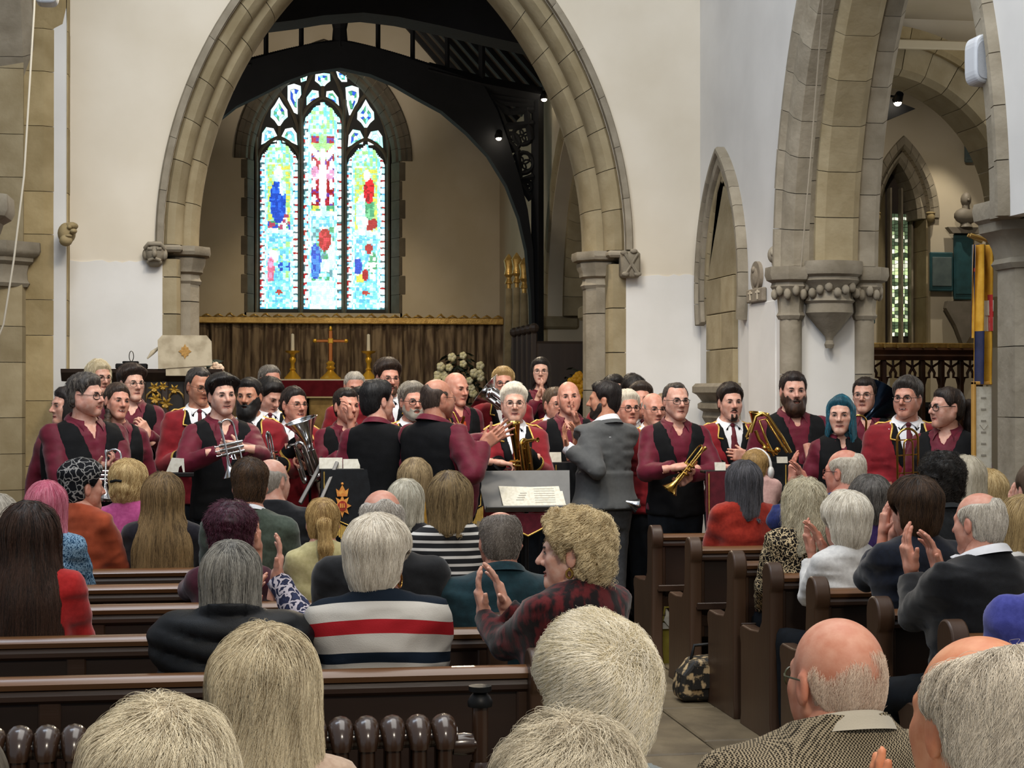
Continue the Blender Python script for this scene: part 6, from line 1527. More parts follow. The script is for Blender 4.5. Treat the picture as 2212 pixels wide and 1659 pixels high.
# standards (flags) hung from the pier
navy_f = fabric('standard_navy', '#1c2140', '#262c50', 12, .2, 60); gold_f = fabric('standard_gold', '#c08a20', '#d9a63a', 12, .2, 60); white_f = fabric('standard_white', '#d8d2c2', '#e4dfd0', 10); red_f = fabric('standard_red', '#a51f22', '#b9302c', 12)
def flag(px0, px1, py0, py1, Y, cols, label, n=5):
    a, c = at(px0, py0, Y=Y), at(px1, py1, Y=Y); r = empty('standard', ((a[0] + c[0]) / 2, Y, c[2]), label=label, cat='flag'); w = (c[0] - a[0]) / 2; h = a[2] - c[2]
    for (u0, v0, u1, v1, m, nm) in cols:
        V = []; F = []; k = 12
        for i in range(k + 1):
            for j in range(5):
                u = u0 + (u1 - u0) * i / k; v = v0 + (v1 - v0) * j / 4; V.append((-w + 2 * w * u, .035 * math.sin(u * n * 6.28 + v * 1.5) - (.008 if m not in (cols[0][4],) else 0), h * (1 - v)))
        for i in range(k):
            for j in range(4): F.append((i * 5 + j, (i + 1) * 5 + j, (i + 1) * 5 + j + 1, i * 5 + j + 1))
        link(nm, npmesh(nm, np.array(V), np.array(F), m, smooth=True), r)
    b = MB(); b.tube([(-w - .02, .03, h + .06), (w, .03, h + .02)], .012, 6); b.build('pole', gilt, r)
flag(2102, 2126, 528, 730, 10.2, [(0, 0, 1, 1, navy_f, 'field'), (0, 0, .14, 1, gold_f, 'fringe'), (.15, .25, 1, .29, red_f, 'red_bar'), (.5, .05, .66, .45, red_f, 'red_bar'), (.2, .33, .4, .47, white_f, 'white_bar'), (.75, .33, .95, .47, white_f, 'white_bar')], 'furled navy standard with union cross hanging behind the pier', 2)
flag(2108, 2146, 528, 830, 9.9, [(0, 0, 1, 1, gold_f, 'field'), (.5, .40, 1, .62, white_f, 'canton'), (.5, .48, 1, .52, red_f, 'red_bar'), (.68, .36, .80, .62, red_f, 'red_bar'), (0, .62, .55, 1, navy_f, 'navy_fold')], 'bright gold and red standard hanging close to the pier edge', 2)
ink_k = mat('flag_ink', '#1d1a18', .9)
# notice frame with white list
a, c = at(2100, 824, Y=9.9), at(2142, 1030, Y=9.9); nb = empty('notice_board', ((a[0] + c[0]) / 2, 9.9, c[2]), label='yellow wood frame with a long white paper list by the pier', cat='notice'); w = (c[0] - a[0]) / 2; h = a[2] - c[2]
wood_y = mat('pine_frame', '#b98a3f', .5, '#c99b50', 8)
for (x0, z0, x1, z1) in ((-w, 0, -w + .018, h), (-w, h - .02, w, h), (-w, 0, w, .02)): b = MB(); b.box((x0, -.02, z0), (x1, .02, z1), .004); b.build('frame_rail', wood_y, nb)
b = MB(); b.box((-w + .02, -.012, .01), (w - .005, -.004, h - .03)); pp = b.build('paper', paper_m, nb)
for i in range(7): b = MB(); z = h * (.1 + .12 * i); b.box((-.012, -.015, z), (.02, -.011, z + .010)); b.build('line', ink, pp) if False else b.build('line', mat('pencil_grey', '#9a958a', .9), pp)
b = MB(); z = h * .52; b.tube([(-.02, -.015, z + .015), (.005, -.015, z - .015), (.03, -.015, z + .015)], .0018, 4); b.build('line', mat('pencil_grey', '#9a958a', .9), pp)
b = MB(); b.tube([(0, .03, -c[2] + .0), (0, .03, 0)], .02, 8); b.build('post', wood_y, nb)
# ---- bags and a coat among the pews
bag_y = fabric('yellow_canvas', '#8d8130', '#a3963c', 14, .3, 80); bag_f = mat('floral_bag', '#17140f', .6, '#b9a078', 22, contrast=(.50, .60))
p = at(1426, 1428, Z=0); r = empty('yellow_bag', (p[0] + .05, p[1], 0), label='yellow canvas bag standing under the front pew by the aisle', cat='bag')
b = MB(); b.prism([(-.10, 0), (.08, 0), (.10, .10), (.09, .27), (-.11, .29), (-.12, .1)], -.10, .10, 'y'); b.build('body', bag_y, r)
b = MB(); b.tube([(-.06, -.11, .27), (-.05, -.13, .36), (.03, -.13, .36), (.05, -.11, .27)], .008, 6); b.build('handle', bag_y, r, smooth=60)
b = MB(); b.box((-.11, -.11, .22), (.02, -.105, .26)); b.prism([(-.13, .36), (-.08, .42), (.09, .15), (.08, .12)], -.118, -.112, 'y'); b.build('white_paper', paper_m, r)
p = at(1535, 1512, Z=0); r = empty('handbag', (p[0] - .02, p[1], 0), label='black handbag with cream floral pattern on the floor by the third pew', cat='bag')
b = MB(); ps = [(-.17, .01), (.17, .01), (.19, .06), (.15, .21), (.05, .25), (-.10, .24), (-.17, .16), (-.19, .06)]; b.prism(ps, -.10, .08, 'y'); o = b.build('body', bag_f, r); bv = o.modifiers.new('edge', 'BEVEL'); bv.width = .03; bv.segments = 3
b = MB(); b.tube([(-.10, -.02, .22), (-.08, -.02, .31), (.06, -.02, .32), (.10, -.02, .24)], .010, 6); b.build('strap', black_metal, r, smooth=60)
b = MB(); b.prism([(-.12, .08), (.13, .10), (.14, .20), (-.10, .21)], -.125, -.10, 'y'); b.build('flap', bag_f, r)
p = at(1688, 1450, d=8.75); b = MB(); b.prism([(-.05, .0), (.10, -.02), (.12, .30), (.08, .36), (.0, .35), (-.02, .25)], -.05, .05, 'y'); o = b.build('jacket', fabric('jacket_grey', '#2c3032', '#363a3c', 10)); o.location = (p[0], p[1], p[2] - .18); tag(o, 'dark grey jacket hanging over the back of the fourth right pew', 'jacket')
# ================================================================== brass instruments
def frame(A, B, up=(0, 0, 1)):
    A, B = np.array(A, float), np.array(B, float); x = (B - A) / np.linalg.norm(B - A); z = np.array(up, float); z = z - x * (z @ x); z /= np.linalg.norm(z); y = np.cross(z, x)
    M = Matrix(((x[0], y[0], z[0], A[0]), (x[1], y[1], z[1], A[1]), (x[2], y[2], z[2], A[2]), (0, 0, 0, 1))); return M, np.linalg.norm(B - A)
def inst_root(name, M, label, cat, group=None):
    o = empty(name, label=label, cat=cat, group=group); o.matrix_world = M; return o
def bellp(R, L, r0, n=12, p=2.6): return [(r0 + (R - r0) * (i / n) ** p, -L + L * i / n) for i in range(n + 1)]
XR = Matrix.Rotation(math.pi / 2, 4, 'Y')
def cornet(A, B, up, label, m, trumpet=False, cat='cornet'):
    """mouthpiece end A to bell rim B"""
    M, L = frame(A, B, up); r = inst_root('trumpet' if trumpet else 'cornet', M, label, cat); R = .060; t = .0062
    b = MB(); b.lathe(bellp(R, L * .42, t + .001) + [(R - .002, .002), (R - .004, -.002)], 24, Matrix.Translation((L, 0, 0)) @ XR); b.build('bell', m, r, smooth=60)
    hh = .075 if trumpet else .085
    b = MB(); pts = [(L * .58, 0, 0), (L * .2, 0, 0), (L * .10, 0, 0)]; pts += [(L * .10 - hh / 2 * math.sin(a), 0, -hh / 2 + hh / 2 * math.cos(a)) for a in np.linspace(0, math.pi, 8)]; pts += [(L * .4, 0, -hh), (L * .52, 0, -hh)]; b.tube(pts, t, 8); b.build('bell_bow', m, r, smooth=60)
    b = MB(); b.tube([(.055, .016, 0), (.3 * L, .016, 0), (L * .80, .016, 0)] + [(L * .80 + hh / 2 * math.sin(a), .016, -hh / 2 + hh / 2 * math.cos(a)) for a in np.linspace(0, math.pi, 8)] + [(L * .66, .016, -hh), (L * .52, .016, -hh)], t * .92, 8); b.build('tuning_slide', m, r, smooth=60)
    b = MB(); b.lathe([(0, -.005), (.0125, -.005), (.0135, 0), (.012, .012), (.006, .03), (.0045, .055), (.006, .065)], 12, Matrix.Translation((0, .016, 0)) @ XR); b.build('mouthpiece', m, r, smooth=50)
    for i in range(3):
        x = L * (.42 + .085 * i); b = MB(); b.lathe([(0, -hh - .03), (.010, -hh - .03), (.011, -hh - .02), (.0105, .03), (.012, .032), (.012, .037), (.004, .04), (.0035, .062), (.009, .064), (.009, .069), (0, .069)], 12, Matrix.Translation((x, .008, 0))); b.build('valve', m, r, smooth=40)
    b = MB(); b.tube([(L * .56, 0, -hh * .3), (L * .70, .022, -hh * .3), (L * .72, .022, -hh * .55), (L * .56, 0, -hh * .55)], t * .85, 7); b.build('valve_slide', m, r, smooth=60)
    b = MB(); b.tube([(L * .62 + .014 * math.cos(a), .02, -hh * .2 + .014 * math.sin(a)) for a in np.linspace(0, 6.28, 12)[:-1]], .0022, 5, closed=True); b.build('finger_ring', m, r, smooth=60)
    return r
def horn(A, B, up, label, m, R=.12, wide=.030, name='tenor_horn', cat='tenor horn', blen=.62):
    """upright bell horn: bottom bow A, bell rim B; valves towards 'up'"""
    M, L = frame(A, B, up); r = inst_root(name, M, label, cat); t = wide * .42
    b = MB(); b.lathe(bellp(R, L * blen, wide * .8, p=2.4) + [(R - .003, .003), (R - .008, -.004)], 28, Matrix.Translation((L, 0, 0)) @ XR); b.build('bell', m, r, smooth=60)
    b = MB(); pts = [(L * (1 - blen) + .01, 0, 0), (L * .12, 0, 0)] + [(L * .12 - .055 * math.sin(a), 0, .055 - .055 * math.cos(a)) for a in np.linspace(0, math.pi, 9)] + [(L * .35, 0, .11), (L * .58, 0, .11)]; b.tube(pts, np.linspace(wide * .82, wide * .5, len(pts)), 12); b.build('bottom_bow', m, r, smooth=60)
    b = MB(); pts = [(L * .58, 0, .11)] + [(L * .62 + .03 * math.sin(a), .03 - .03 * math.cos(a), .11) for a in np.linspace(0, math.pi, 7)] + [(L * .3, .06, .11), (L * .1, .06, .115)] + [(L * .1 - .03 * math.sin(a), .06, .145 - .03 * math.cos(a)) for a in np.linspace(0, math.pi, 6)] + [(L * .3, .06, .175)]; b.tube(pts, t, 8); b.build('main_tube', m, r, smooth=60)
    for i in range(3):
        b = MB(); x = L * .26 + i * .0; y = -.045 + i * .036; b.lathe([(0, -.10), (.0145, -.10), (.0155, -.09), (.0150, .06), (.0168, .063), (.0168, .07), (.005, .074), (.0045, .105), (.0115, .107), (.0115, .114), (0, .114)], 12, Matrix.Translation((L * .33, y, .075)) @ XR); b.build('valve', m, r, smooth=40)
        b = MB(); b.tube([(L * .30, y, .06), (L * .30, y - .0, -.035)] + [(L * .30 - .014 + .014 * math.cos(a), y, -.035 - .014 * math.sin(a)) for a in np.linspace(0, math.pi, 6)] + [(L * .30 - .028, y, .06)], t * .62, 7); b.build('valve_slide', m, r, smooth=60)
    b = MB(); b.tube([(L * .45, .04, .10), (L * .62, .05, .12), (L * .70, .05, .16), (L * .72, .05, .22)], t * .7, 8); b.lathe([(.007, 0), (.008, .03), (.0155, .05), (.017, .055), (.014, .055), (0, .045)], 12, Matrix.Translation((L * .72, .05, .21))); b.build('mouthpiece', m, r, smooth=50)
    return r
def trombone(A, B, up, label, m, w=.085, wrap=True):
    """outer slide bow at A, tuning-slide end at B; the wrap lies in the plane across 'up'"""
    M, L = frame(A, B, up); r = inst_root('trombone', M, label, 'trombone'); t = .0075
    b = MB(); b.tube([(0, -w / 2, 0), (L - w / 2, -w / 2, 0)] + [(L - w / 2 + w / 2 * math.sin(a), -w / 2 * math.cos(a), 0) for a in np.linspace(0, math.pi, 12)] + [(L * .45, w / 2, 0), (L * .02, w / 2, 0)], t, 10); b.build('outer_bow', m, r, smooth=60)
    if wrap:
        w2 = w * .42
        b = MB(); b.tube([(L * .12, -w2 / 2, .012), (L * .78, -w2 / 2, .012)] + [(L * .78 + w2 / 2 * math.sin(a), -w2 / 2 * math.cos(a), .012) for a in np.linspace(0, math.pi, 10)] + [(L * .12, w2 / 2, .012)], t * .8, 8); b.build('valve_wrap', m, r, smooth=60)
        for xx in (.22, .36, .62, .84): b = MB(); b.tube([(L * xx, -w / 2, 0), (L * xx, w / 2, 0)], .004, 6); b.build('brace', m, r, smooth=50)
        b = MB(); b.tube([(L * .14 + .02, 0, -.01)] + [(L * .10 - .05 * math.sin(a) + .02, w * .34 * math.cos(a), .016) for a in np.linspace(.0, math.pi, 12)], t * .9, 8); b.lathe([(0, -.02), (.02, -.02), (.022, 0), (.02, .02), (0, .02)], 14, Matrix.Translation((L * .04, 0, .01))); b.build('rotor_valve', m, r, smooth=60)
    return r
def sheet(name, c, w, h, yaw, tiltd, m, parent=None, label=None, cat=None, group=None, thick=.003):
    b = MB(); b.box((-w / 2, -thick, 0), (w / 2, thick, h)); o = b.build(name, m, parent); o.location = c; o.rotation_euler = (math.radians(tiltd), 0, math.radians(yaw))
    return tag(o, label, cat, group)
def banner_stand(pl, ptop, pr, s, height_px, cloth, fringe, label, tip=.10, trim=gold_t, yaw=0, sheets=(), emblem=None):
    """music stand with a hanging banner: cloth with pointed lower edge, gold piping and fringe"""
    c = at((pl + pr) / 2, ptop, s=s); wd = (pr - pl) / s; hg = height_px / s
    r = empty('banner_stand', (c[0], c[1], 0), math.radians(yaw), label=label, cat='music stand'); zt = c[2]
    b = MB(); b.box((-wd / 2 - .01, -.012, zt - .012), (wd / 2 + .01, .10, zt + .006), .004); b.build('desk', black_metal, r)
    b = MB(); b.tube([(0, .06, zt), (0, .06, .25)], .012, 8); b.build('pole', black_metal, r)
    for a in range(3):
        b = MB(); an = a * 2.094 + .5; b.tube([(0, .06, .30), (.32 * math.cos(an), .06 + .32 * math.sin(an), .012)], .009, 6); b.build('leg', black_metal, r)
    hl = hg - tip
    poly = [(-wd / 2, zt), (wd / 2, zt), (wd / 2, zt - hl), (0, zt - hg), (-wd / 2, zt - hl)]
    b = MB(); b.prism(poly, -.020, -.012, 'y'); cl = b.build('banner', cloth, r)
    b = MB(); i_ = .018; b.tube([(-wd / 2 + i_, -.023, zt - .012), (-wd / 2 + i_, -.023, zt - hl + .01), (0, -.023, zt - hg + i_ * 1.3), (wd / 2 - i_, -.023, zt - hl + .01), (wd / 2 - i_, -.023, zt - .012)], .0045, 6); b.build('piping', trim, cl, smooth=60)
    if fringe:
        b = MB(); n = 46
        for i in range(n):
            t = (i + .5) / n; x = -wd / 2 + wd * t; z = zt - hl - (hg - hl) * (1 - abs(2 * t - 1)); b.box((x - wd / n * .42, -.022, z - .075 - .006 * (i % 3)), (x + wd / n * .42, -.012, z + .006))
        o = b.build('fringe', gold_t, cl); o['kind'] = 'stuff'
    for (px0, py0, px1, py1, m) in sheets:
        p = at((px0 + px1) / 2, py1, d=(FPX / s) - .03); o = sheet('music_sheet', (p[0] - c[0], p[1] - c[1] + .02, p[2] + .004), (px1 - px0) / s, (py1 - py0) / s, 0, -14, m, r)
    r['ztop'] = zt
    return r, wd, zt
# ================================================================== the band
def band(label, px, ptop, s, face=180, hface=None, nod=0, roll=0, **kw):
    hf = face if hface is None else hface; kw.setdefault('nstr', 0 if (kw.get('hair') or {}).get('bald', 0) > 1 else 450); kw.setdefault('strand', dict(L=.045, r=.0009, lift=.004, steps=6)); y_ = at(px, ptop, s=s)[1]; kw['z0'] = .36 if y_ > 15.3 else .17 if y_ > 13.08 else 0.0
    return person(label, px, ptop, s, face=face, head=(face - hf, nod, roll), **kw)
UP, DN, RT, LF, TOW, AWY = (0, 0, 1), (0, 0, -1), (1, 0, 0), (-1, 0, 0), (0, -1, 0), (0, 1, 0)
HB = ('#0e0b0a', '#231b17'); HBR = ('#20150f', '#43301f'); HG = ('#3a3632', '#7d766c'); HW = ('#b7b0a2', '#e9e4d8'); HSG = ('#5c574f', '#a39d92')
H = lambda sd, x, y, off, dr, pl, pose='half', **k: dict(side=sd, at=(x, y, off), dir=dr, palm=pl, pose=pose, **k)
b1 = band('stout curly grey haired bandsman in black glasses and waistcoat at the left end', 187, 806, 348, 150, 118, bw=1.18, belly=.07, hair=dict(col=('#35312e', '#7b736a'), curl=1, amp=.006, freq=120, t=.012, top=.014), glasses={}, headp=dict(fat=1.2, smile=.1, flush=.8, stubble=.2), skin='pale', hands=[H('r', 206, 1010, .34, (.8, -.1, .2), UP), H('l', 243, 1008, .30, (-.7, -.4, .2), DN)])
band('dark haired woman mostly hidden behind the stout curly haired bandsman', 150, 836, 318, 190, 240, female=True, hair=dict(kind='long', col=('#1a1412', '#3b2e27'), zb=-.30, part=.01, back=.02), skin='pale', outfit=('vest', dict(badge=False)), offx=-.02)
band('pale blond haired person in glasses behind the curly haired bandsman', 214, 777, 276, 170, 145, nod=8, hair=dict(kind='bob', zb=-.07, w=1.02, col=('#a99b7c', '#e6dcc0'), face=.055, curl=1, amp=.004), glasses=dict(m=frame_s, r=.0015), outfit=('vest',), headp=dict(smile=.1))
band('smiling young woman with a dark side plait between the curly man and the youth', 253, 828, 318, 165, 150, roll=-6, female=True, hair=dict(kind='plait', side=1, col=('#2b2019', '#5a4636'), t=.007, top=.004, part=.005), headp=dict(smile=.9, jaw=.9), skin='pink', outfit=('vest',), hs=1.0)
band('tall youth with brown fringe and glasses, hand on his chest', 285, 786, 294, 175, 150, hair=dict(col=('#211814', '#4a382e'), t=.014, top=.018, quiff=.010, nape=-.05), glasses=dict(m=frame_s, r=.0014), headp=dict(smile=.35, jaw=.95), skin='light', hands=[H('l', 318, 938, .26, (-.3, -.2, .6), (-1, 1, 0))])
band('bandsman in scarlet tunic and glasses looking down, before the pulpit', 430, 795, 300, 175, 150, nod=12, hair=dict(rec=.022, temple=.03, col=('#2a2725', '#55504b'), t=.007), glasses=dict(m=frame_s, r=.0015), headp=dict(smile=.0, flush=.9), skin='warm', outfit=('jacket',), hands=[H('r', 408, 985, .25, (.7, -.3, -.2), DN)])
b7 = band('smiling young cornet player with flat black quiff, hands folded on a silver cornet', 480, 806, 334, 165, 160, roll=3, hair=dict(col=HB, t=.010, top=.020, quiff=.022, nape=-.045), headp=dict(smile=.75, stubble=.5), skin='light', hands=[H('r', 474, 975, .36, (.95, 0, .15), (0, .5, -1), 'half', pole=(.9, -.2, -.7)), H('l', 521, 968, .38, (-.95, 0, .1), (0, 1, .2), 'half', pole=(-.9, -.2, -.7))])
band('black bearded bandsman in scarlet tunic close behind the young cornet player', 538, 816, 308, 195, 200, nod=2, hair=dict(col=HB, t=.008, temple=.018, nape=-.045), beard=dict(col=('#0c0a09', '#1d1815'), t=.014, len=.02), headp=dict(smile=.3), skin='warm', outfit=('jacket',), brow='#0d0a08', hands=[H('l', 592, 1002, .28, (-.6, -.3, .3), UP)])
band('dark haired bandsman bowing his head behind the bearded man', 582, 816, 279, 175, 140, nod=26, hair=dict(col=('#12100f', '#2c2622'), t=.014, top=.014), headp=dict(), skin='pale', outfit=('jacket',))
band('grey haired bandsman at the back left of the altar', 583, 789, 262, 180, 150, nod=10, hair=dict(rec=.02, col=('#57524c', '#8d877e'), t=.006), headp=dict(), skin='pink', outfit=('jacket',), legs=True)
band('smiling woman in glasses and scarlet tunic holding a silver tenor horn', 636, 836, 303, 170, 150, female=True, hair=dict(col=('#1a1310', '#3a2c24'), t=.006, top=.004, nape=-.07, part=.005), glasses=dict(m=frame_s, r=.0014), headp=dict(smile=.9), skin='pink', outfit=('jacket',), hands=[H('l', 668, 1012, .30, (-.9, 0, .1), UP), H('r', 640, 960, .30, (.8, -.1, .2), AWY)], hs=1.04)
band('white cropped haired bandsman at the back beside the right candlestick', 766, 803, 264, 180, 175, nod=12, hair=dict(col=('#8d877c', '#c9c3b8'), t=.004, top=.002, rec=.012), headp=dict(fat=.6), skin='pink', outfit=('jacket',))
band('dark fringed bandsman half hidden behind the crop haired player', 777, 836, 276, 180, 185, hair=dict(col=HB, t=.010), headp=dict(smile=.4), skin='light', outfit=('jacket',))
band('lean bandsman with cropped dark crest clapping a hand to his cheek', 749, 838, 302, 175, 155, hair=dict(col=('#17110e', '#33271f'), t=.004, top=.010, temple=.03), headp=dict(smile=.1, jaw=.92), skin='pink', hands=[H('l', 757, 905, .22, (-.1, -.1, 1), LF, 'relax', pole=(-1, 0, -1)), H('r', 735, 985, .30, (.7, -.1, .5), AWY, 'half')])
band('tall brown haired bandsman in glasses standing at the back below the curtain', 838, 774, 290, 175, 165, nod=4, hair=dict(col=('#241a14', '#49382b'), t=.013, top=.020, nape=-.05), glasses=dict(m=frame_s, r=.0013), beard=dict(col=('#4a3426', '#6b4e3a'), t=.002), headp=dict(smile=.6), skin='pink', outfit=('jacket',))
band('black and grey haired man seen from behind in a waistcoat, looking right', 818, 821, 334, 20, 62, hair=dict(col=('#0f0e0f', '#2b2a2b'), t=.014, top=.012, nape=-.055), headp=dict(), skin='pale', outfit=('vest', dict(badge=False)), eyes=False)
band('grey bearded man in dark glasses and scarlet tunic', 891, 825, 304, 180, 165, hair=dict(col=('#6a645b', '#aca597'), t=.012, top=.014, quiff=.008), beard=dict(col=('#8a8479', '#bdb7ab'), t=.005), glasses=dict(r=.0024), headp=dict(smile=.5), skin='pink', outfit=('jacket',))
b17 = band('big balding man in waistcoat seen from behind, clapping to the right', 947, 818, 342, 52, 66, bw=1.24, belly=.08, hair=dict(bald=1.0, col=('#3a2f29', '#5a4a40'), t=.0035, spot=None), glasses=dict(m=frame_s, r=.0016), headp=dict(fat=1, stubble=.3), skin='#b98670', outfit=('vest', dict(badge=False)), eyes=False, hands=[H('r', 1044, 962, .16, (.75, -.1, .62), AWY, 'clap', pole=(.6, -.8, -1)), H('l', 1060, 950, .05, (.8, 0, .55), TOW, 'open', pole=(-.5, -.2, -1))])
b18 = band('bald headed player with an orange tie and brass trombone slide', 986, 804, 285, 160, 145, nod=6, hair=dict(bald=1.6, col=('#5a4636', '#7d6654'), t=.002), headp=dict(smile=.1, flush=.9), skin='pink', outfit=('vest', dict(badge=False)), hands=[H('r', 1003, 938, .30, (-.6, -.2, .5), AWY, 'grip')])
band('fair cropped haired man in glasses with a silver tuba at the back', 1087, 792, 268, 180, 185, hair=dict(col=('#8a6f45', '#c9ad78'), t=.009, top=.012), glasses={}, headp=dict(smile=.8), skin='pink', outfit=('jacket',))
b20 = band('white haired woman in scarlet tunic and glasses holding a brass baritone horn', 1110, 828, 314, 180, 185, female=True, bw=1.12, belly=.03, hair=dict(col=('#cfc6b4', '#f0eadc'), t=.012, top=.012, nape=-.05, part=.02), glasses=dict(m=frame_s, r=.0013), headp=dict(smile=.7, fat=.7, flush=.8), skin='light', outfit=('jacket',), hands=[H('r', 1080, 1000, .36, (.9, -.1, -.1), DN, 'half'), H('l', 1142, 985, .30, (-.7, -.2, .1), UP, 'half')])
band('young dark haired woman in spectacles clapping far back in the chancel', 1168, 772, 246, 180, 190, female=True, hair=dict(kind='long', zb=-.22, col=('#15100e', '#2e2420'), part=.0, back=.01), glasses=dict(m=frame_s, r=.0014), headp=dict(smile=.1), skin='light', outfit=('vest', dict(badge=False)), hands=[H('r', 1163, 856, .24, (.3, -.1, .9), LF, 'clap'), H('l', 1176, 858, .24, (-.3, -.1, .9), RT, 'clap')], hs=.98)
band('bandsman in glasses partly hidden left of the laughing bald man', 1203, 837, 280, 175, 165, hair=dict(col=('#4a3a2c', '#75604c'), t=.008), glasses=dict(m=frame_s, r=.0014), headp=dict(smile=.3), skin='pink', outfit=('jacket',), offx=-.01)
band('laughing bald man in maroon shirt and black waistcoat applauding beside the conductor', 1229, 823, 290, 185, 185, nod=-3, roll=4, hair=dict(bald=1.9, col=('#6a5040', '#8d7260'), t=.001), headp=dict(smile=1, fat=.4, flush=.9), skin='pink', hands=[H('l', 1246, 912, .34, (-.4, -.1, .9), RT, 'clap')])
suit_m = fabric('grey_suit', '#505253', '#555758', 40, .08, 300, .75, .1)
trs_m = fabric('grey_trousers', '#46484c', '#515358', 40, .12, 220, .75, .1)
con = band('conductor in grey suit seen from behind, applauding the band', 1304, 823, 305, -22, -72, hair=dict(col=('#15100f', '#2b2220'), t=.010, top=.012, nape=-.05), beard=dict(col=('#1d1512', '#33261f'), t=.004), headp=dict(), skin='warm', outfit=('suit', dict(m=suit_m, lapel=suit_m, lower=trs_m, fine_legs=1, tie=False)), eyes=False, bw=1.08, hands=[H('r', 1246, 962, .02, (-.15, 0, 1), (-1, -.2, .1), 'clap', pole=(.8, -.4, -1)), H('l', 1226, 968, .20, (-.25, .1, 1), (1, -.4, .1), 'open', pole=(-.5, -.5, -1))])
band('tall dark haired player just behind the conductor\'s head', 1328, 810, 258, 180, 170, hair=dict(col=HB, t=.012, top=.012), headp=dict(), skin='light', outfit=('jacket',))
band('dark haired player bowing, only the crown of the head showing', 1366, 812, 268, 180, 150, nod=38, hair=dict(col=('#120f0e', '#2d2521'), t=.014, top=.012, part=.02), headp=dict(), skin='light', outfit=('jacket',))
band('young dark haired bandsman with a brushed forward fringe, second row right', 1384, 824, 284, 180, 190, hair=dict(col=('#2a211b', '#57493c'), t=.010, top=.010, quiff=.012), headp=dict(smile=.5), skin='pink', outfit=('jacket',))
band('white haired bandsman in dark glasses beside the conductor\'s shoulder', 1356, 842, 289, 180, 170, hair=dict(col=('#c2baa8', '#eee7d6'), t=.012, top=.010), glasses=dict(r=.0022), headp=dict(smile=.1, flush=.9, fat=.3), skin='pink', outfit=('jacket',))
band('balding elderly bandsman peering past the trumpet player', 1412, 848, 298, 180, 170, hair=dict(bald=1.1, col=('#8a8178', '#b5aca2'), t=.004), glasses=dict(m=frame_s, r=.0013), headp=dict(smile=.1), skin='pink', outfit=('jacket',))
band('fair haired bandsman in dark glasses squeezed behind the trumpet player\'s ear', 1436, 850, 274, 180, 185, hair=dict(col=('#7d6a52', '#a89272'), t=.007, rec=.01), glasses={}, headp=dict(), skin='pink', outfit=('jacket',))
b31 = band('tall balding trumpet player in glasses and black waistcoat holding a brass trumpet', 1461, 827, 318, 178, 172, hair=dict(rec=.030, temple=.035, col=('#2c2520', '#5a5048'), t=.005, top=.001), glasses={}, headp=dict(smile=.35), skin='pale', bw=1.02, hands=[H('r', 1458, 1010, .34, (.85, -.1, .15), (0, .3, -1), 'half', pole=(.7, -.2, -1)), H('l', 1490, 1025, .26, (-.5, -.2, -.3), AWY, 'grip', pole=(-1, 0, -.6))])
b32 = band('young goateed bandsman in scarlet tunic and maroon tie with a baritone horn', 1578, 828, 300, 180, 178, hair=dict(col=('#1a120e', '#3a2a20'), t=.010, top=.012, part=-.02), beard=dict(col=('#2a1d16', '#3a2a20'), t=.002, chin_only=1), headp=dict(smile=.2, jaw=.95), skin='pale', outfit=('jacket',), hands=[H('r', 1560, 1010, .28, (.7, -.3, .1), DN, 'half'), H('l', 1612, 985, .25, (-.8, -.1, .1), AWY, 'half')])
b33 = band('big bearded man grinning in maroon shirt and waistcoat on the right', 1714, 803, 312, 180, 186, bw=1.14, belly=.04, hair=dict(col=('#1c1311', '#36261f'), t=.007, temple=.02, nape=-.04), beard=dict(col=('#2c1b11', '#543623'), t=.011, len=.014), headp=dict(smile=1, flush=.9), skin='pale', hands=[H('l', 1748, 985, .28, (.1, -.3, -1), LF, 'relax')], brow='#1a110c', hs=1.1)
band('woman with bright blue bobbed hair on the right of the band', 1816, 855, 326, 185, 205, female=True, hair=dict(kind='bob', zb=-.20, col=('#0c3d4c', '#2f8098'), part=.012, flare=.1, ftop=.078, face=.060), headp=dict(smile=.55, jaw=.9, flush=.4), skin='light', outfit=('vest', dict(badge=False, vw=.02)), hs=1.04, nstr=500)
band('lean bandsman in round glasses with receding cropped hair, beside the blue haired woman', 1868, 815, 300, 190, 212, hair=dict(col=('#1d1613', '#3d322b'), t=.006, temple=.026), glasses=dict(m=frame_s, rz=.021, r=.0016), headp=dict(smile=.1), skin='pale', outfit=('vest', dict(badge=False)))
b36 = band('bandsman with grey side parting and dark glasses in scarlet tunic with trombone', 1960, 814, 334, 195, 222, bw=1.10, hair=dict(col=('#2c2825', '#66605a'), t=.010, top=.014, part=-.03), glasses={}, headp=dict(smile=.8, fat=.5), skin='pink', outfit=('jacket',), hands=[H('r', 1926, 1070, .20, (.3, -.1, -1), RT, 'grip'), H('l', 1988, 1050, .3, (-.8, -.1, .2), DN, 'half')])
band('young woman with a brown ponytail and dark glasses in profile by the pillar', 2044, 836, 345, 215, 262, female=True, bw=1.14, belly=.03, hair=dict(kind='pony', col=('#1d1512', '#4a3a2e'), t=.006, top=.004, len=.24, tie=(0, -.108, .03)), glasses=dict(r=.0026), headp=dict(smile=.5, fat=.7, jaw=.95), skin='pale', nstr=500)
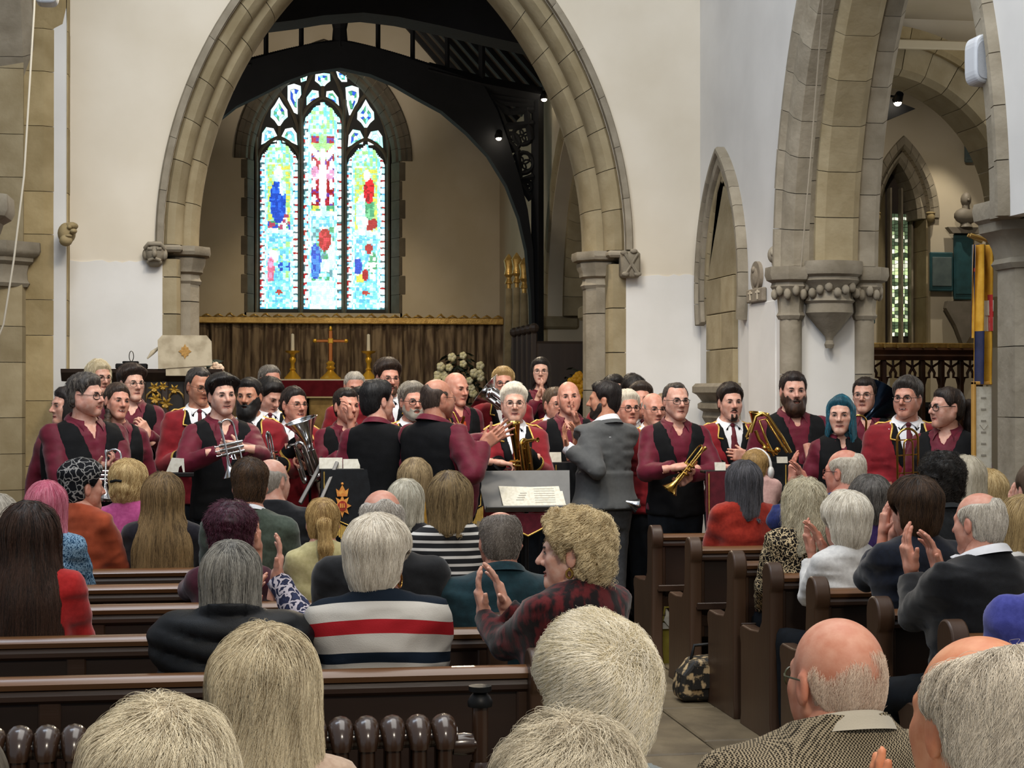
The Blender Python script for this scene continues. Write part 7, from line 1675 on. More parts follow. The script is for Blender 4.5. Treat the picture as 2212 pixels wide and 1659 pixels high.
# ---- the instruments they hold
D = lambda px, py, s, off: at(px, py, d=FPX / s - off)
cornet(D(231, 975, 348, .36), D(226, 1080, 348, .42), (-1, .1, 0), 'silver cornet upright in the hands of the stout curly haired man', silver_m)
cornet(D(474, 912, 334, .44), D(500, 1030, 334, .44), (-1, -.3, 0), 'silver cornet held upright in the folded hands of the young player', silver_m)
cornet(D(574, 936, 308, .36), D(594, 1040, 308, .36), (-.4, -1, 0), 'silver cornet pointing down before the black bearded man', silver_m)
horn(D(690, 1030, 303, .30), D(650, 908, 303, .36), (-.4, -1, 0), 'silver tenor horn with upright bell held by the smiling woman in glasses', silver_m)
cornet(D(776, 948, 302, .42), D(738, 1030, 302, .34), (-1, -.2, .2), 'silver flugelhorn held by the lean crested bandsman', silver_m, cat='flugelhorn')
horn(D(878, 1040, 304, .30), D(862, 935, 304, .30), (.2, -1, 0), 'silver horn beside the grey bearded man, half hidden', silver_m, R=.09, name='flugelhorn', cat='flugelhorn')
trombone(D(1006, 965, 285, .40), D(972, 890, 285, .34), (0, -1, .2), 'brass trombone slide held by the bald man with the orange tie', gold_m, w=.05, wrap=False)
b_ = MB(); q = D(990, 945, 285, .36); q2 = D(1002, 900, 285, .42); b_.tube([q, q2], .011, 8); tag(b_.build('trombone_slide', gold_m, smooth=60), 'short brass tube crossing the trombone slide below the bald head', 'trombone')
o_ = fabric('orange_tie', '#a8401a', '#bb4d22', 40, .2, 200, .6)
b_ = MB(); q = D(1000, 925, 285, .20); b_.prism([(-.02, .0), (.02, 0), (.045, -.16), (.0, -.20), (-.03, -.16)], -.006, .006, 'y', Matrix.Translation(q + np.array((0, 0, .05)))); t_ = b_.build('tie', o_, b18.o); t_.matrix_parent_inverse = (Matrix.Translation(b18.org) @ Matrix.Rotation(b18.o.rotation_euler[2], 4, 'Z')).inverted()
horn(D(1090, 880, 268, .32), D(1046, 845, 268, .30), (0, -1, .3), 'large silver tuba at the back, its bell tilted beside the fair haired man', silver_m, R=.17, wide=.05, name='tuba', cat='tuba')
horn(D(1122, 1030, 314, .36), D(1109, 912, 314, .40), (.7, -1, 0), 'brass baritone horn held by the white haired woman', gold_m, R=.048, name='baritone_horn', cat='baritone horn')
cornet(D(1520, 964, 318, .40), D(1446, 1060, 318, .42), (.5, -.2, .6), 'brass trumpet slanting down in the balding player\'s hand', gold_m, True, 'trumpet')
horn(D(1625, 1010, 300, .30), D(1640, 892, 300, .34), (.8, -.8, 0), 'brass baritone horn upright beside the goateed young man', gold_m, R=.075, name='baritone_horn', cat='baritone horn')
b_ = MB()
b_.tube([D(1708, 978, 312, .40), D(1690, 945, 312, .40), D(1660, 900, 312, .40), D(1646, 893, 312, .40), D(1633, 900, 312, .40), D(1622, 935, 312, .40)], .011, 8); eu = b_.build('euphonium', gold_m, smooth=60)
tag(eu, 'brass euphonium resting across the front of the big bearded man', 'euphonium')
for i, pts in enumerate([[(1700, 978), (1655, 905), (1640, 908), (1655, 950), (1672, 985)], [(1632, 930), (1640, 950), (1660, 972), (1680, 980)], [(1612, 945), (1622, 920), (1634, 905)]]):
    b_ = MB(); b_.tube([D(a, c, 312, .38) for a, c in pts], .013 if i == 1 else .009, 8); b_.build('tubing', gold_m, eu, smooth=60)
for px, py in ((1652, 968), (1658, 985), (1680, 972)):
    b_ = MB(); b_.ball(tuple(D(px, py, 312, .41)), .020, 10, 7); b_.build('valve_cap', gold_m, eu, smooth=60)
trombone(D(1850, 1010, 308, .34), D(1856, 897, 308, .40), (-.3, -1, 0), 'brass trombone standing upright before the man in round glasses', gold_m, w=.10, wrap=False)
trombone(D(1962, 1075, 338, .38), D(1960, 926, 338, .42), (0, -1, 0), 'brass trombone with valve wrap held upright at the front right', gold_m, w=.135)
tb = empty('tuba', tuple(D(1905, 860, 300, -.1)), label='dark shining tuba bell behind the man in round glasses', cat='tuba')
navy_l = mat('dark_lacquer', '#1a2533', .15, metal=.9)
b_ = MB(); b_.lathe(bellp(.20, .45, .04) + [(.195, .004)], 28, Matrix.Rotation(.75, 4, 'Y') @ Matrix.Rotation(-.3, 4, 'X')); b_.build('bell', navy_l, tb, smooth=60)
b_ = MB(); b_.tube([tuple(Matrix.Rotation(.75, 3, 'Y') @ Matrix.Rotation(-.3, 3, 'X') @ Vector((0, 0, z_))) for z_ in (-.42, -.6, -.8)], .045, 10); b_.build('body_tube', navy_l, tb, smooth=60)
cb = MB(); q = D(1376, 1092, 305, .12); cb.lathe(bellp(.055, .15, .008), 18, Matrix.Translation(q) @ Matrix.Rotation(1.9, 4, 'Y')); tag(cb.build('cornet', silver_m, smooth=60), 'silver cornet bell hanging low beside the conductor', 'cornet')
# ---- stands, banners, scores
blk_b = fabric('black_banner', '#0e1013', '#15181c', 30, .15, 120, .8); mar_b = fabric('maroon_banner', '#4c0f1b', '#5c1522', 30, .15, 120, .8)
emb1 = mat('crest_orange', '#c9702a', .6, '#e0a24a', 40); emb2 = mat('crest_red', '#8f1f12', .6, '#a8301a', 40)
r, wd, zt = banner_stand(694, 1014, 866, 338, 140, blk_b, True, 'black banner stand with an orange and red star crest', tip=.12, sheets=((690, 990, 740, 1014, paper_m), (742, 993, 778, 1014, paper_m)))
cx = (739 - 780) / 338; cz = zt - .22
ban = [o for o in r.children if o.name.startswith('banner')][0]
b_ = MB(); b_.prism([(cx + .058 * q_ * math.sin(t), cz - .01 + .075 * q_ * math.cos(t)) for t, q_ in [(i * math.pi / 8, (1, .55)[i % 2]) for i in range(16)]], -.027, -.019, 'y'); cr_ = b_.build('crest', emb1, ban)
b_ = MB(); b_.prism([(cx + .030 * math.sin(t), cz - .01 + .032 * math.cos(t)) for t in np.linspace(0, 6.28, 15)[:-1]], -.031, -.025, 'y'); b_.build('crest_disc', emb2, ban)
b_ = MB(); b_.prism([(cx - .032, cz + .05), (cx + .032, cz + .05), (cx + .040, cz + .10), (cx + .020, cz + .085), (cx, cz + .125), (cx - .020, cz + .085), (cx - .040, cz + .10)], -.029, -.020, 'y'); b_.ball((cx, -.025, cz + .13), .009, 8, 6); b_.build('crest_crown', emb1, ban)
for dx in (-.012, 0, .012): b_ = MB(); b_.box((cx + dx - .004, -.034, cz - .022), (cx + dx + .004, -.030, cz + .006)); b_.build('crest_bar', emb1, ban)
banner_stand(884, 1012, 1044, 322, 128, blk_b, True, 'black banner stand with gold fringe behind the brown bobbed heads', tip=.14)
r, wd, zt = banner_stand(1072, 1012, 1190, 318, 100, mar_b, False, 'maroon banner stand with gold script in front of the white haired woman', tip=.05, sheets=((1120, 991, 1174, 1012, paper_m),))
ban = [o for o in r.children if o.name.startswith('banner')][0]
def script(ban, pts_list, y=-.026):
    for pts in pts_list: b_ = MB(); b_.tube([(x, y, z) for x, z in pts], .0035, 5); b_.build('script_stroke', gold_t, ban, smooth=60)
def squig(x0, z0, w_, h_, n): return [(x0 + w_ * t / 24, z0 + h_ * (.5 * math.sin(t * n * .262) + .3 * math.sin(t * n * .5 + 1))) for t in range(25)]
script(ban, [squig(-.02, zt - .075, .15, .025, 5), squig(-.10, zt - .115, .12, .012, 4), squig(.03, zt - .115, .12, .012, 5), [(.02, zt - .10), (.05, zt - .045), (.06, zt - .09), (.085, zt - .04)]])
banner_stand(1194, 1000, 1262, 306, 100, blk_b, False, 'narrow black banner stand left of the conductor', tip=.03, sheets=((1188, 978, 1214, 1000, paper_m),))
r, wd, zt = banner_stand(1522, 1018, 1640, 334, 140, mar_b, False, 'maroon banner stand with gold script right of the trumpet player', tip=.02, sheets=((1546, 1000, 1570, 1018, paper_m),))
ban = [o for o in r.children if o.name.startswith('banner')][0]
script(ban, [squig(-.14, zt - .30, .26, .035, 4), [(-.12, zt - .33), (-.10, zt - .22), (-.06, zt - .34), (-.03, zt - .20), (0, zt - .33)], squig(-.13, zt - .38, .2, .015, 6)])
banner_stand(1640, 1000, 1702, 318, 120, blk_b, False, 'plain black stand with a white sheet below the euphonium', tip=.01, sheets=((1680, 988, 1704, 1002, paper_m),))
# conductor's desk with the open score
dk = at(1140, 1102, s=345); r = empty('conductor_desk', (dk[0], dk[1], 0), label='grey conductor\'s desk with the open white score', cat='music stand')
desk_m = mat('desk_grey', '#4f5050', .5, '#565757', 20); zt = dk[2]
Mt = Matrix.Translation((0, 0, zt)) @ Matrix.Rotation(math.radians(-38), 4, 'X')
b_ = MB(); b_.prism([(-.27, 0), (.27, 0), (.30, .30), (-.30, .30)], -.006, .006, 'y', Mt); b_.build('desk_panel', desk_m, r)
b_ = MB(); b_.box((-.27, -.05, -.012), (.27, .006, .004), .004, Mt); b_.build('ledge', desk_m, r)
b_ = MB(); b_.tube([(0, .05, zt), (0, .05, .2)], .014, 8); b_.build('pole', black_metal, r)
for a in range(3): b_ = MB(); an = a * 2.094 + .5; b_.tube([(0, .05, .28), (.3 * math.cos(an), .05 + .3 * math.sin(an), .012)], .01, 6); b_.build('leg', black_metal, r)
b_ = MB(); b_.prism([(-.14, zt - .02), (.14, zt - .02), (.14, zt - .09), (.0, zt - .16), (-.14, zt - .09)], -.012, -.004, 'y'); cl = b_.build('banner', mar_b, r)
b_ = MB(); b_.tube([(-.14, -.012, zt - .09), (0, -.012, zt - .16), (.14, -.012, zt - .09)], .006, 6); b_.build('piping', gold_t, cl)
sc_ = empty('score', (dk[0] + .03, dk[1], 0), label='open white score lying on the conductor\'s desk', cat='score')
Ms = Matrix.Translation((0, -.0, zt + .014)) @ Matrix.Rotation(math.radians(-42), 4, 'X')
score_m = mat('score_paper', '#d9d6c8', .8, '#cdc9b8', 60, contrast=(.45, .6))
b_ = MB(); b_.prism([(-.185, 0), (.0, .006), (.0, .155), (-.20, .165)], -.016, -.008, 'y', Ms); b_.build('left_page', score_m, sc_)
b_ = MB(); b_.prism([(.0, .006), (.20, 0), (.185, .16), (.0, .155)], -.016, -.008, 'y', Ms); b_.build('right_page', score_m, sc_)
b_ = MB(); b_.prism([(.16, 0), (.215, 0), (.205, .125), (.16, .125)], -.010, -.006, 'y', Ms); b_.build('under_page', score_m, sc_)
ink = mat('pencil_ink', '#9a958a', .9)
for i in range(7): b_ = MB(); z_ = .03 + i * .018; b_.box((.02, -.0175, z_), (.15, -.0162, z_ + .002), M=Ms); b_.build('stave', ink, sc_)
for i in range(4): b_ = MB(); z_ = .05 + i * .018; b_.box((-.10 + .01 * i, -.0175, z_), (-.05 + .008 * i, -.0162, z_ + .004), M=Ms); b_.build('stave', ink, sc_)
# two folded wire stands seen edge-on, sheets aslant
for i, (a, c, s_) in enumerate((((700, 992), (648, 1088), 330), ((728, 1000), (690, 1088), 336))):
    p, q = D(*a, s_, 0), D(*c, s_, .05); b_ = MB(); M_, L_ = frame(q, p, (0, -1, .2)); b_.box((0, -.012, -.10), (L_, .012, .10), .004, M_); o = b_.build('folding_stand', mat('steel_grey', '#8d8d8c', .35, metal=.5))
    tag(o, 'grey folding stand desk tilted edge-on, ' + ('left of the pair' if i == 0 else 'right of the pair') + ' by the tenor horn', 'music stand')
    b_ = MB(); b_.tube([(M_ @ Vector((L_ * .4, 0, 0))), Vector((q[0] + .1, q[1] + .05, .0))], .01, 6); b_.build('pole', black_metal, o)
p = D(378, 1020, 345, 0); b_ = MB(); b_.prism([(-.055, 0), (.02, 0), (.025, .03), (.04, .045), (.05, .0), (.06, 0), (.055, .085), (-.02, .09)], -.01, .01, 'y', Matrix.Translation(p)); o = b_.build('music_sheet', paper_m); tag(o, 'white card propped on the stand behind the blond heads at left', 'sheet')
b_ = MB(); b_.box((-.10, -.02, -.03), (.12, .08, -.002), .004, Matrix.Translation(p)); b_.tube([(p[0], p[1] + .03, p[2] - .02), (p[0], p[1] + .03, .01)], .012, 6); o2 = b_.build('music_stand', black_metal); tag(o2, 'black music stand behind the blond heads at left', 'music stand')
# ================================================================== the audience
TOPS = {}
def top_mat(name, c1, c2=None, **k): return fabric('cloth_' + name, c1, c2 or c1, **k)
def stripes(name, bands, rough=.85, scale=1.0, noise=.0):
    """horizontal bands by height (object z, metres): list of (z, colour) rising, constant steps"""
    m = bpy.data.materials.new('striped_' + name); m.use_nodes = True; N = NT(m); b = N.n['Principled BSDF']; tc = N.new('ShaderNodeTexCoord'); sx = N.new('ShaderNodeSeparateXYZ'); N.ln(tc.outputs['Object'], sx.inputs[0])
    z0, z1 = bands[0][0], bands[-1][0] + .2; mr = N.new('ShaderNodeMapRange'); mr.inputs[1].default_value = z0; mr.inputs[2].default_value = z1
    # the bands rise over the shoulders and sag at the middle of the back
    ab = N.new('ShaderNodeMath', operation='ABSOLUTE'); N.ln(sx.outputs[0], ab.inputs[0]); pw = N.new('ShaderNodeMath', operation='POWER'); pw.inputs[1].default_value = 2; N.ln(ab.outputs[0], pw.inputs[0]); ml = N.new('ShaderNodeMath', operation='MULTIPLY_ADD'); ml.inputs[1].default_value = noise; N.ln(pw.outputs[0], ml.inputs[0]); N.ln(sx.outputs[2], ml.inputs[2])
    N.ln(ml.outputs[0], mr.inputs[0]); rp = N.new('ShaderNodeValToRGB'); rp.color_ramp.interpolation = 'CONSTANT'
    el = rp.color_ramp.elements
    while len(el) > 1: el.remove(el[-1])
    el[0].position = 0; el[0].color = lin(bands[0][1]) + (1,)
    for z, c in bands[1:]: e = el.new((z - z0) / (z1 - z0)); e.color = lin(c) + (1,)
    N.ln(mr.outputs[0], rp.inputs[0]); N.ln(rp.outputs[0], b.inputs['Base Color']); b.inputs['Roughness'].default_value = rough; b.inputs['Specular IOR Level'].default_value = .2
    nz = N.new('ShaderNodeTexNoise'); nz.inputs['Scale'].default_value = 260; bp = N.new('ShaderNodeBump'); bp.inputs['Strength'].default_value = .3; bp.inputs['Distance'].default_value = .003; N.ln(tc.outputs['Object'], nz.inputs['Vector']); N.ln(nz.outputs[0], bp.inputs['Height']); N.ln(bp.outputs[0], b.inputs['Normal'])
    return m
def breton(name, c1, c2, pitch, duty):
    m = bpy.data.materials.new('breton_' + name); m.use_nodes = True; N = NT(m); b = N.n['Principled BSDF']; tc = N.new('ShaderNodeTexCoord'); sx = N.new('ShaderNodeSeparateXYZ'); N.ln(tc.outputs['Object'], sx.inputs[0])
    d = N.new('ShaderNodeMath', operation='DIVIDE'); d.inputs[1].default_value = pitch; N.ln(sx.outputs[2], d.inputs[0]); fr = N.new('ShaderNodeMath', operation='FRACT'); N.ln(d.outputs[0], fr.inputs[0]); gt = N.new('ShaderNodeMath', operation='LESS_THAN'); gt.inputs[1].default_value = duty; N.ln(fr.outputs[0], gt.inputs[0])
    mx = N.new('ShaderNodeMix', data_type='RGBA'); mx.inputs[6].default_value = lin(c1) + (1,); mx.inputs[7].default_value = lin(c2) + (1,); N.ln(gt.outputs[0], mx.inputs[0]); N.ln(mx.outputs[2], b.inputs['Base Color']); b.inputs['Roughness'].default_value = .85; return m
def vor(name, c_in, c_edge, scale, th=.08, c3=None, rnd=1.0):
    """blotched print from a Voronoi cell distance"""
    m = bpy.data.materials.new('print_' + name); m.use_nodes = True; N = NT(m); b = N.n['Principled BSDF']; tc = N.new('ShaderNodeTexCoord'); nz = N.new('ShaderNodeTexNoise'); nz.inputs['Scale'].default_value = scale * .7; N.ln(tc.outputs['Object'], nz.inputs['Vector'])
    mx0 = N.new('ShaderNodeMix', data_type='VECTOR'); mx0.inputs[0].default_value = .06; N.ln(tc.outputs['Object'], mx0.inputs[4]); N.ln(nz.outputs[1], mx0.inputs[5])
    v = N.new('ShaderNodeTexVoronoi', feature='DISTANCE_TO_EDGE'); v.inputs['Scale'].default_value = scale; v.inputs['Randomness'].default_value = rnd; N.ln(mx0.outputs[1], v.inputs['Vector'])
    rp = N.new('ShaderNodeValToRGB'); rp.color_ramp.interpolation = 'CONSTANT'; rp.color_ramp.elements[0].color = lin(c_edge) + (1,); rp.color_ramp.elements[1].position = th; rp.color_ramp.elements[1].color = lin(c_in) + (1,)
    if c3: e = rp.color_ramp.elements.new(th * 2.6); e.color = lin(c3) + (1,)
    N.ln(v.outputs['Distance'], rp.inputs[0]); N.ln(rp.outputs[0], b.inputs['Base Color']); b.inputs['Roughness'].default_value = .85; b.inputs['Specular IOR Level'].default_value = .2; return m
def check(name, c1, c2, scale):
    m = bpy.data.materials.new('check_' + name); m.use_nodes = True; N = NT(m); b = N.n['Principled BSDF']; tc = N.new('ShaderNodeTexCoord'); mp = N.new('ShaderNodeMapping'); mp.inputs['Scale'].default_value = (scale, scale * .35, scale); N.ln(tc.outputs['Object'], mp.inputs[0])
    ck = N.new('ShaderNodeTexChecker'); ck.inputs['Scale'].default_value = 1; ck.inputs[1].default_value = lin(c1) + (1,); ck.inputs[2].default_value = lin(c2) + (1,); N.ln(mp.outputs[0], ck.inputs[0])
    w1 = N.new('ShaderNodeTexNoise'); w1.inputs['Scale'].default_value = 9; mx = N.new('ShaderNodeMix', data_type='RGBA', blend_type='MULTIPLY'); mx.inputs[0].default_value = .35; N.ln(tc.outputs['Object'], w1.inputs['Vector']); N.ln(ck.outputs[0], mx.inputs[6]); N.ln(w1.outputs[0], mx.inputs[7]); N.ln(mx.outputs[2], b.inputs['Base Color']); b.inputs['Roughness'].default_value = .9; b.inputs['Specular IOR Level'].default_value = .15; return m
INFO = {}
CAMF = CR @ np.array((0, 0, -1.0))
LROW = rows_l; RROW = [(3800 * XP / (.988 * (px + 8 - VPX)) - XP * .155) / .988 for px in rows_r]
def aud(label, px, ptop, s, m, row=None, face=0, hface=None, nod=0, roll=0, **kw):
    hf = face if hface is None else hface; o = dict(m=m, lower=navyb); o.update(kw.pop('op', {})); kw.setdefault('eyes', False); kw.setdefault('hun', .03); kw.setdefault('detail', abs(hf) > 45)
    for h_ in kw.get('hands') or []: a_ = h_['at']; h_['at'] = (a_[0], a_[1], -a_[2])
    if row is not None:
        yt = (LROW if px < 1400 else RROW)[row] + .19; p = at(px, ptop, Y=yt + .03); s1 = FPX / float((p - CP) @ CAMF); kw['hs'] = kw.get('hs', 1.05) * (1 + (s / s1 - 1) * .7); s = s1
    INFO[label] = r = person(label, px, ptop, s, face=face, head=(face - hf, nod, roll), sit=True, outfit=('top', o), **kw)
    return r
ST = lambda L, **k: dict(dict(L=L, r=.0007, lift=.004, grav=1.2), **k)
# --- left block, far to near
aud('blond brown bobbed woman in mustard, in the front row before the banners', 897, 990, 372, top_mat('mustard', '#8a6420', '#9b742a'), row=2, female=True, hair=dict(kind='bob', zb=-.14, col=('#6d5b40', '#bda57c'), nape=-.07), nstr=1500, strand=ST(.16), hface=10)
aud('grey white bobbed woman in a dark coat beside the mustard jumper', 878, 1036, 414, top_mat('charcoal', '#1d1d20'), row=3, female=True, hair=dict(kind='bob', zb=-.10, col=('#958e7c', '#e0dac8'), w=.98, tuck=1, nape=-.06), nstr=1500, strand=ST(.16), hface=18)
aud('elderly man in black jacket with thin grey hair, leaning right of the youth', 588, 990, 412, top_mat('blackjk', '#101114', '#17181b'), row=3, hair=dict(bald=1.0, col=('#8b8378', '#b3aa9e'), t=.004), nstr=500, strand=ST(.03), hface=40, bw=1.1)
aud('young man with short brown hair in a green grey jumper', 540, 990, 436, top_mat('green', '#3b443a', '#475146'), row=4, hair=dict(col=('#241911', '#5a4129'), t=.008, top=.014, nape=-.055), nstr=2500, strand=ST(.035, lift=.006, grav=.4), face=8, hface=2, op=dict(collar=whitef, ch=.02, cp=0, crr=.95), skin='pink')
aud('person in a patterned dark headscarf and orange top looking right', 181, 992, 402, top_mat('orange', '#8a3a1e', '#a3492a', scale=14), row=3, female=True, face=30, hface=62, hair=dict(kind='short', t=.016, top=.02, nape=-.06, ramp=2.5, amp=.003, temple=0, col=('#0d0e12', '#0d0e12')), skin='pink', detail=True)
scarf_o = [c for c in bpy.data.objects if c.name.startswith('hair') and c.parent and c.parent.get('label', '').startswith('person in a patterned dark')][0]; scarf_o.name = 'headscarf'; scarf_o.data.materials.clear(); scarf_o.data.materials.append(vor('scarf', '#14151a', '#8d8a86', 26, .05, '#0c0d11'))
aud('blond lady with hair pinned up in a pink cardigan', 278, 995, 424, top_mat('pink', '#a8457a', '#b85488'), row=2, female=True, hface=12, hair=dict(kind='updo', col=('#977a4c', '#e6cc94'), t=.014, top=.012, nape=-.07, amp=.004), nstr=1800, strand=ST(.06, curl=.004), skin='pale')
aud('woman with bright pink straight hair and a blue print blouse', 100, 1040, 440, vor('blue', '#2b4a66', '#7d9cb5', 60, .12, '#1f3850'), row=4, female=True, hface=-5, hair=dict(kind='long', zb=-.24, col=('#a8475f', '#d98a9c'), nape=-.1, back=.05, thin=.3), nstr=2200, strand=ST(.26), face=8)
aud('girl with a golden ponytail and a pink hair tie, in pale yellow', 697, 1076, 452, top_mat('paleyellow', '#b5ab7a', '#c4ba8a'), row=5, female=True, hair=dict(kind='pony', col=('#806236', '#d6b67a'), t=.007, top=.005, len=.30, tie=(0, -.105, .02), nape=-.07), nstr=1800, strand=ST(.08), hs=.95, k=.85, bw=.92)
p_ = [o for o in bpy.data.objects if o.get('label', '').startswith('girl with a golden')][0]
aud('woman with very long light brown hair in a dark top', 352, 1022, 452, top_mat('aubergine', '#15131a', '#1d1a22'), row=3, female=True, hair=dict(kind='long', zb=-.33, col=('#4f3d26', '#9c8057'), back=.075, thin=.45, flare=.42, nape=-.1, part=.0), nstr=4500, strand=ST(.36, steps=12, clump=.7), bw=1.05)
aud('man with a balding crown and white side tufts in a black jacket', 824, 1056, 520, top_mat('blackwool', '#0e0f11', '#141518'), row=6, hair=dict(bald=.9, spot=(-.02, .12, .075), col=('#9a938a', '#d6d0c6'), t=.020, nape=-.05, amp=.004), nstr=2000, strand=ST(.06, lift=.014, spread_tip=.02, clump=.6), bw=1.15, headp=dict(flush=.6), skin='pink')
aud('woman with a straight brown blond bob in a black and white striped top', 972, 1020, 486, breton('bw', '#0d0e12', '#cfccc6', .034, .36), row=5, female=True, hair=dict(kind='bob', zb=-.115, col=('#4a3a26', '#a18a62'), nape=-.06, tuck=1), nstr=3000, strand=ST(.17), hface=8, skin='pink', op=dict(neck=.262), hs=1.08)
aud('woman in a fuzzy burgundy beret applauding', 498, 1086, 500, top_mat('burgundy', '#3a1422', '#4a1c2c', scale=40), row=5, female=True, hair=dict(kind='short', t=.020, top=.024, nape=-.09, ramp=3, amp=.005, freq=160, curl=1, temple=0, col=('#2c101b', '#57263a')), nstr=2500, strand=ST(.03, r=.0008, lift=.02, clump=.1), bw=.95, hands=[H('l', 462, 1182, .32, (-.05, 0, 1), RT, 'clap'), H('r', 556, 1185, .30, (.05, 0, 1), LF, 'clap')])
aud('balding man with cropped grey hair in a teal fleece', 1080, 1101, 542, top_mat('teal', '#10282f', '#16333b', scale=30, bs=150), row=6, hair=dict(spot=(.01, .125, .062), rec=.03, soft=.1, col=('#5a534c', '#8f877e'), t=.004, nape=-.05), nstr=1500, strand=ST(.018, lift=.003), skin='pink', bw=1.12, op=dict(collar=top_mat('teal2', '#10282f', '#16333b'), ch=.03, cp=0, crr=1.05, off=.018))
aud('woman with grey bobbed hair in a black quilted gilet and floral sleeves', 502, 1170, 642, top_mat('gilet', '#0b0c0e', '#111316', scale=30, rough=.5, sheen=0), row=7, female=True, face=6, hface=12, hair=dict(kind='bob', zb=-.13, col=('#45433f', '#a5a299'), w=1.0, nape=-.08), nstr=5500, strand=ST(.20, clump=.6), op=dict(puff=.075, under=vor('floral', '#23273f', '#b5afb8', 34, .10, '#2c3350'), off=.035), bw=1.18, hands=[H('l', 556, 1330, .45, (.1, .1, 1), RT, 'clap'), H('r', 598, 1250, .36, (.15, 0, 1), LF, 'clap', pole=(.8, -.3, -1))])
z6 = 1.20
aud('white haired woman in a navy, cream and red striped jumper with gold hoop earring', 817, 1118, 622, stripes('red', [(0, '#b8b4ac'), (.832, '#101c2a'), (.868, '#bab6ae'), (.926, '#a01c24'), (.974, '#c4c0b8'), (1.028, '#0f1b28'), (1.10, '#c9c6be')], noise=.45), row=7, female=True, face=2, hface=24, hair=dict(t=.027, top=.012, ramp=1.3, temple=0, col=('#b5aa98', '#f6efe0'), nape=-.078, amp=.003), nstr=6000, strand=ST(.17, clump=.55), bw=1.26, belly=.05, skin='pink', op=dict(neck=.262, fold=1.2), detail=True)
aud('elderly lady with curly ash blond hair, gold earrings and a red black knit, applauding', 1236, 1106, 642, top_mat('rednoir', '#12080a', '#5a181b', scale=30, contrast=(.44, .60), bs=120, stretch=(1, 1, .45)), row=7, female=True, face=-35, hface=-68, hair=dict(kind='short', t=.027, top=.004, ramp=1.6, col=('#98815a', '#f2dfb4'), curl=1, amp=.012, freq=75, nape=-.075, temple=0, rec=-.006), nstr=6000, strand=ST(.06, curl=.009, curl_f=1.4, lift=.014, clump=.85), headp=dict(flush=1, smile=.4, nose=1.05), skin='light', bw=1.22, belly=.03, detail=True, eyes=True, hands=[H('l', 1046, 1330, .26, (-.25, 0, 1), RT, 'clap', pole=(-.4, -.4, -1), scale=1.1), H('r', 1092, 1312, .14, (-.3, 0, 1), LF, 'open', pole=(.5, -.5, -1), scale=1.1)])
aud('woman with very long dark hair in a bright red jumper', 62, 1086, 600, top_mat('red', '#9b1a1a', '#ab2222'), row=6, female=True, hface=-8, hair=dict(kind='long', zb=-.46, w=1.08, col=('#150d09', '#452f24'), amp=.006, back=.09, thin=.42, flare=.10, nape=-.1), nstr=6500, strand=ST(.42, steps=13, clump=.7), bw=1.15, face=10)
aud('grey haired person cut off by the left edge', -4, 1068, 455, top_mat('grey', '#3a3a3c'), row=5, female=True, hair=dict(kind='bob', zb=-.10, col=('#8d867a', '#c9c2b4')), nstr=1200, strand=ST(.15))
# --- right block
aud('child with white headphones and fair hair beside the orange jumper', 1634, 972, 376, top_mat('kidpink', '#c9a09a', '#d6b0a8'), row=0, hface=35, hair=dict(col=('#7d6238', '#bf9e66'), t=.012, top=.012, nape=-.06), nstr=1200, strand=ST(.05), hs=.92, k=.72, bw=.9, skin='light')
aud('woman with a straight dark grey bob in a rust red jumper', 1604, 996, 398, top_mat('rust', '#8a2215', '#9c2c1c'), row=1, female=True, hface=-4, hair=dict(kind='bob', zb=-.165, col=('#26262a', '#66656a'), flare=.12, nape=-.09), nstr=2800, strand=ST(.2), face=-3, bw=1.06)
aud('white haired man in glasses and royal blue shirt clapping his hands high', 1822, 970, 418, top_mat('royal', '#16204f', '#1d2a63'), row=2, face=-10, hface=-40, hair=dict(bald=.55, spot=(.03, .12, .07), col=('#b5aa98', '#e3dccd'), t=.008, nape=-.05), nstr=1500, strand=ST(.05, lift=.006), glasses=dict(m=mat('tortoise_frame', '#5a1f17', .3), r=.0022), skin='#d39580', detail=True, hands=[H('l', 1712, 1040, .22, (.0, 0, 1), RT, 'clap', pole=(-.6, -.3, -1)), H('r', 1744, 1050, .10, (-.45, 0, .95), LF, 'open', pole=(.6, -.5, -1))])
aud('woman with short dark grey hair in a purple jumper', 1878, 1030, 424, top_mat('purple', '#2a1a45', '#352255'), row=3, female=True, hair=dict(t=.024, top=.010, ramp=1.3, temple=0, col=('#35322f', '#7d7872'), nape=-.08, amp=.004), nstr=1800, strand=ST(.10))
aud('woman with unruly wavy grey hair in a leopard print dress', 1735, 1034, 456, vor('leopard', '#16110d', '#c9b48e', 46, .07), row=3, female=True, hair=dict(kind='long', zb=-.19, col=('#918870', '#e6dcc0'), flare=.22, back=.02, curl=1, amp=.006, nape=-.09), nstr=3500, strand=ST(.2, curl=.007, curl_f=1.1, spread_tip=.03, lift=.012), bw=1.08, hface=-6, hands=None)
aud('white haired woman in a white cardigan, hands raised clapping', 1826, 1066, 486, top_mat('white', '#c9c8c6', '#d8d7d4'), row=4, female=True, face=-12, hface=-6, hair=dict(t=.024, top=.012, ramp=1.3, temple=0, col=('#b8af9e', '#f8f2e4'), nape=-.085, amp=.004), nstr=3500, strand=ST(.15), skin='pink', hands=[H('l', 1752, 1190, .24, (-.28, 0, 1), RT, 'clap', pole=(-.3, -.3, -1)), H('r', 1778, 1182, .14, (-.45, 0, .9), LF, 'open')], op=dict(cuff=.05))
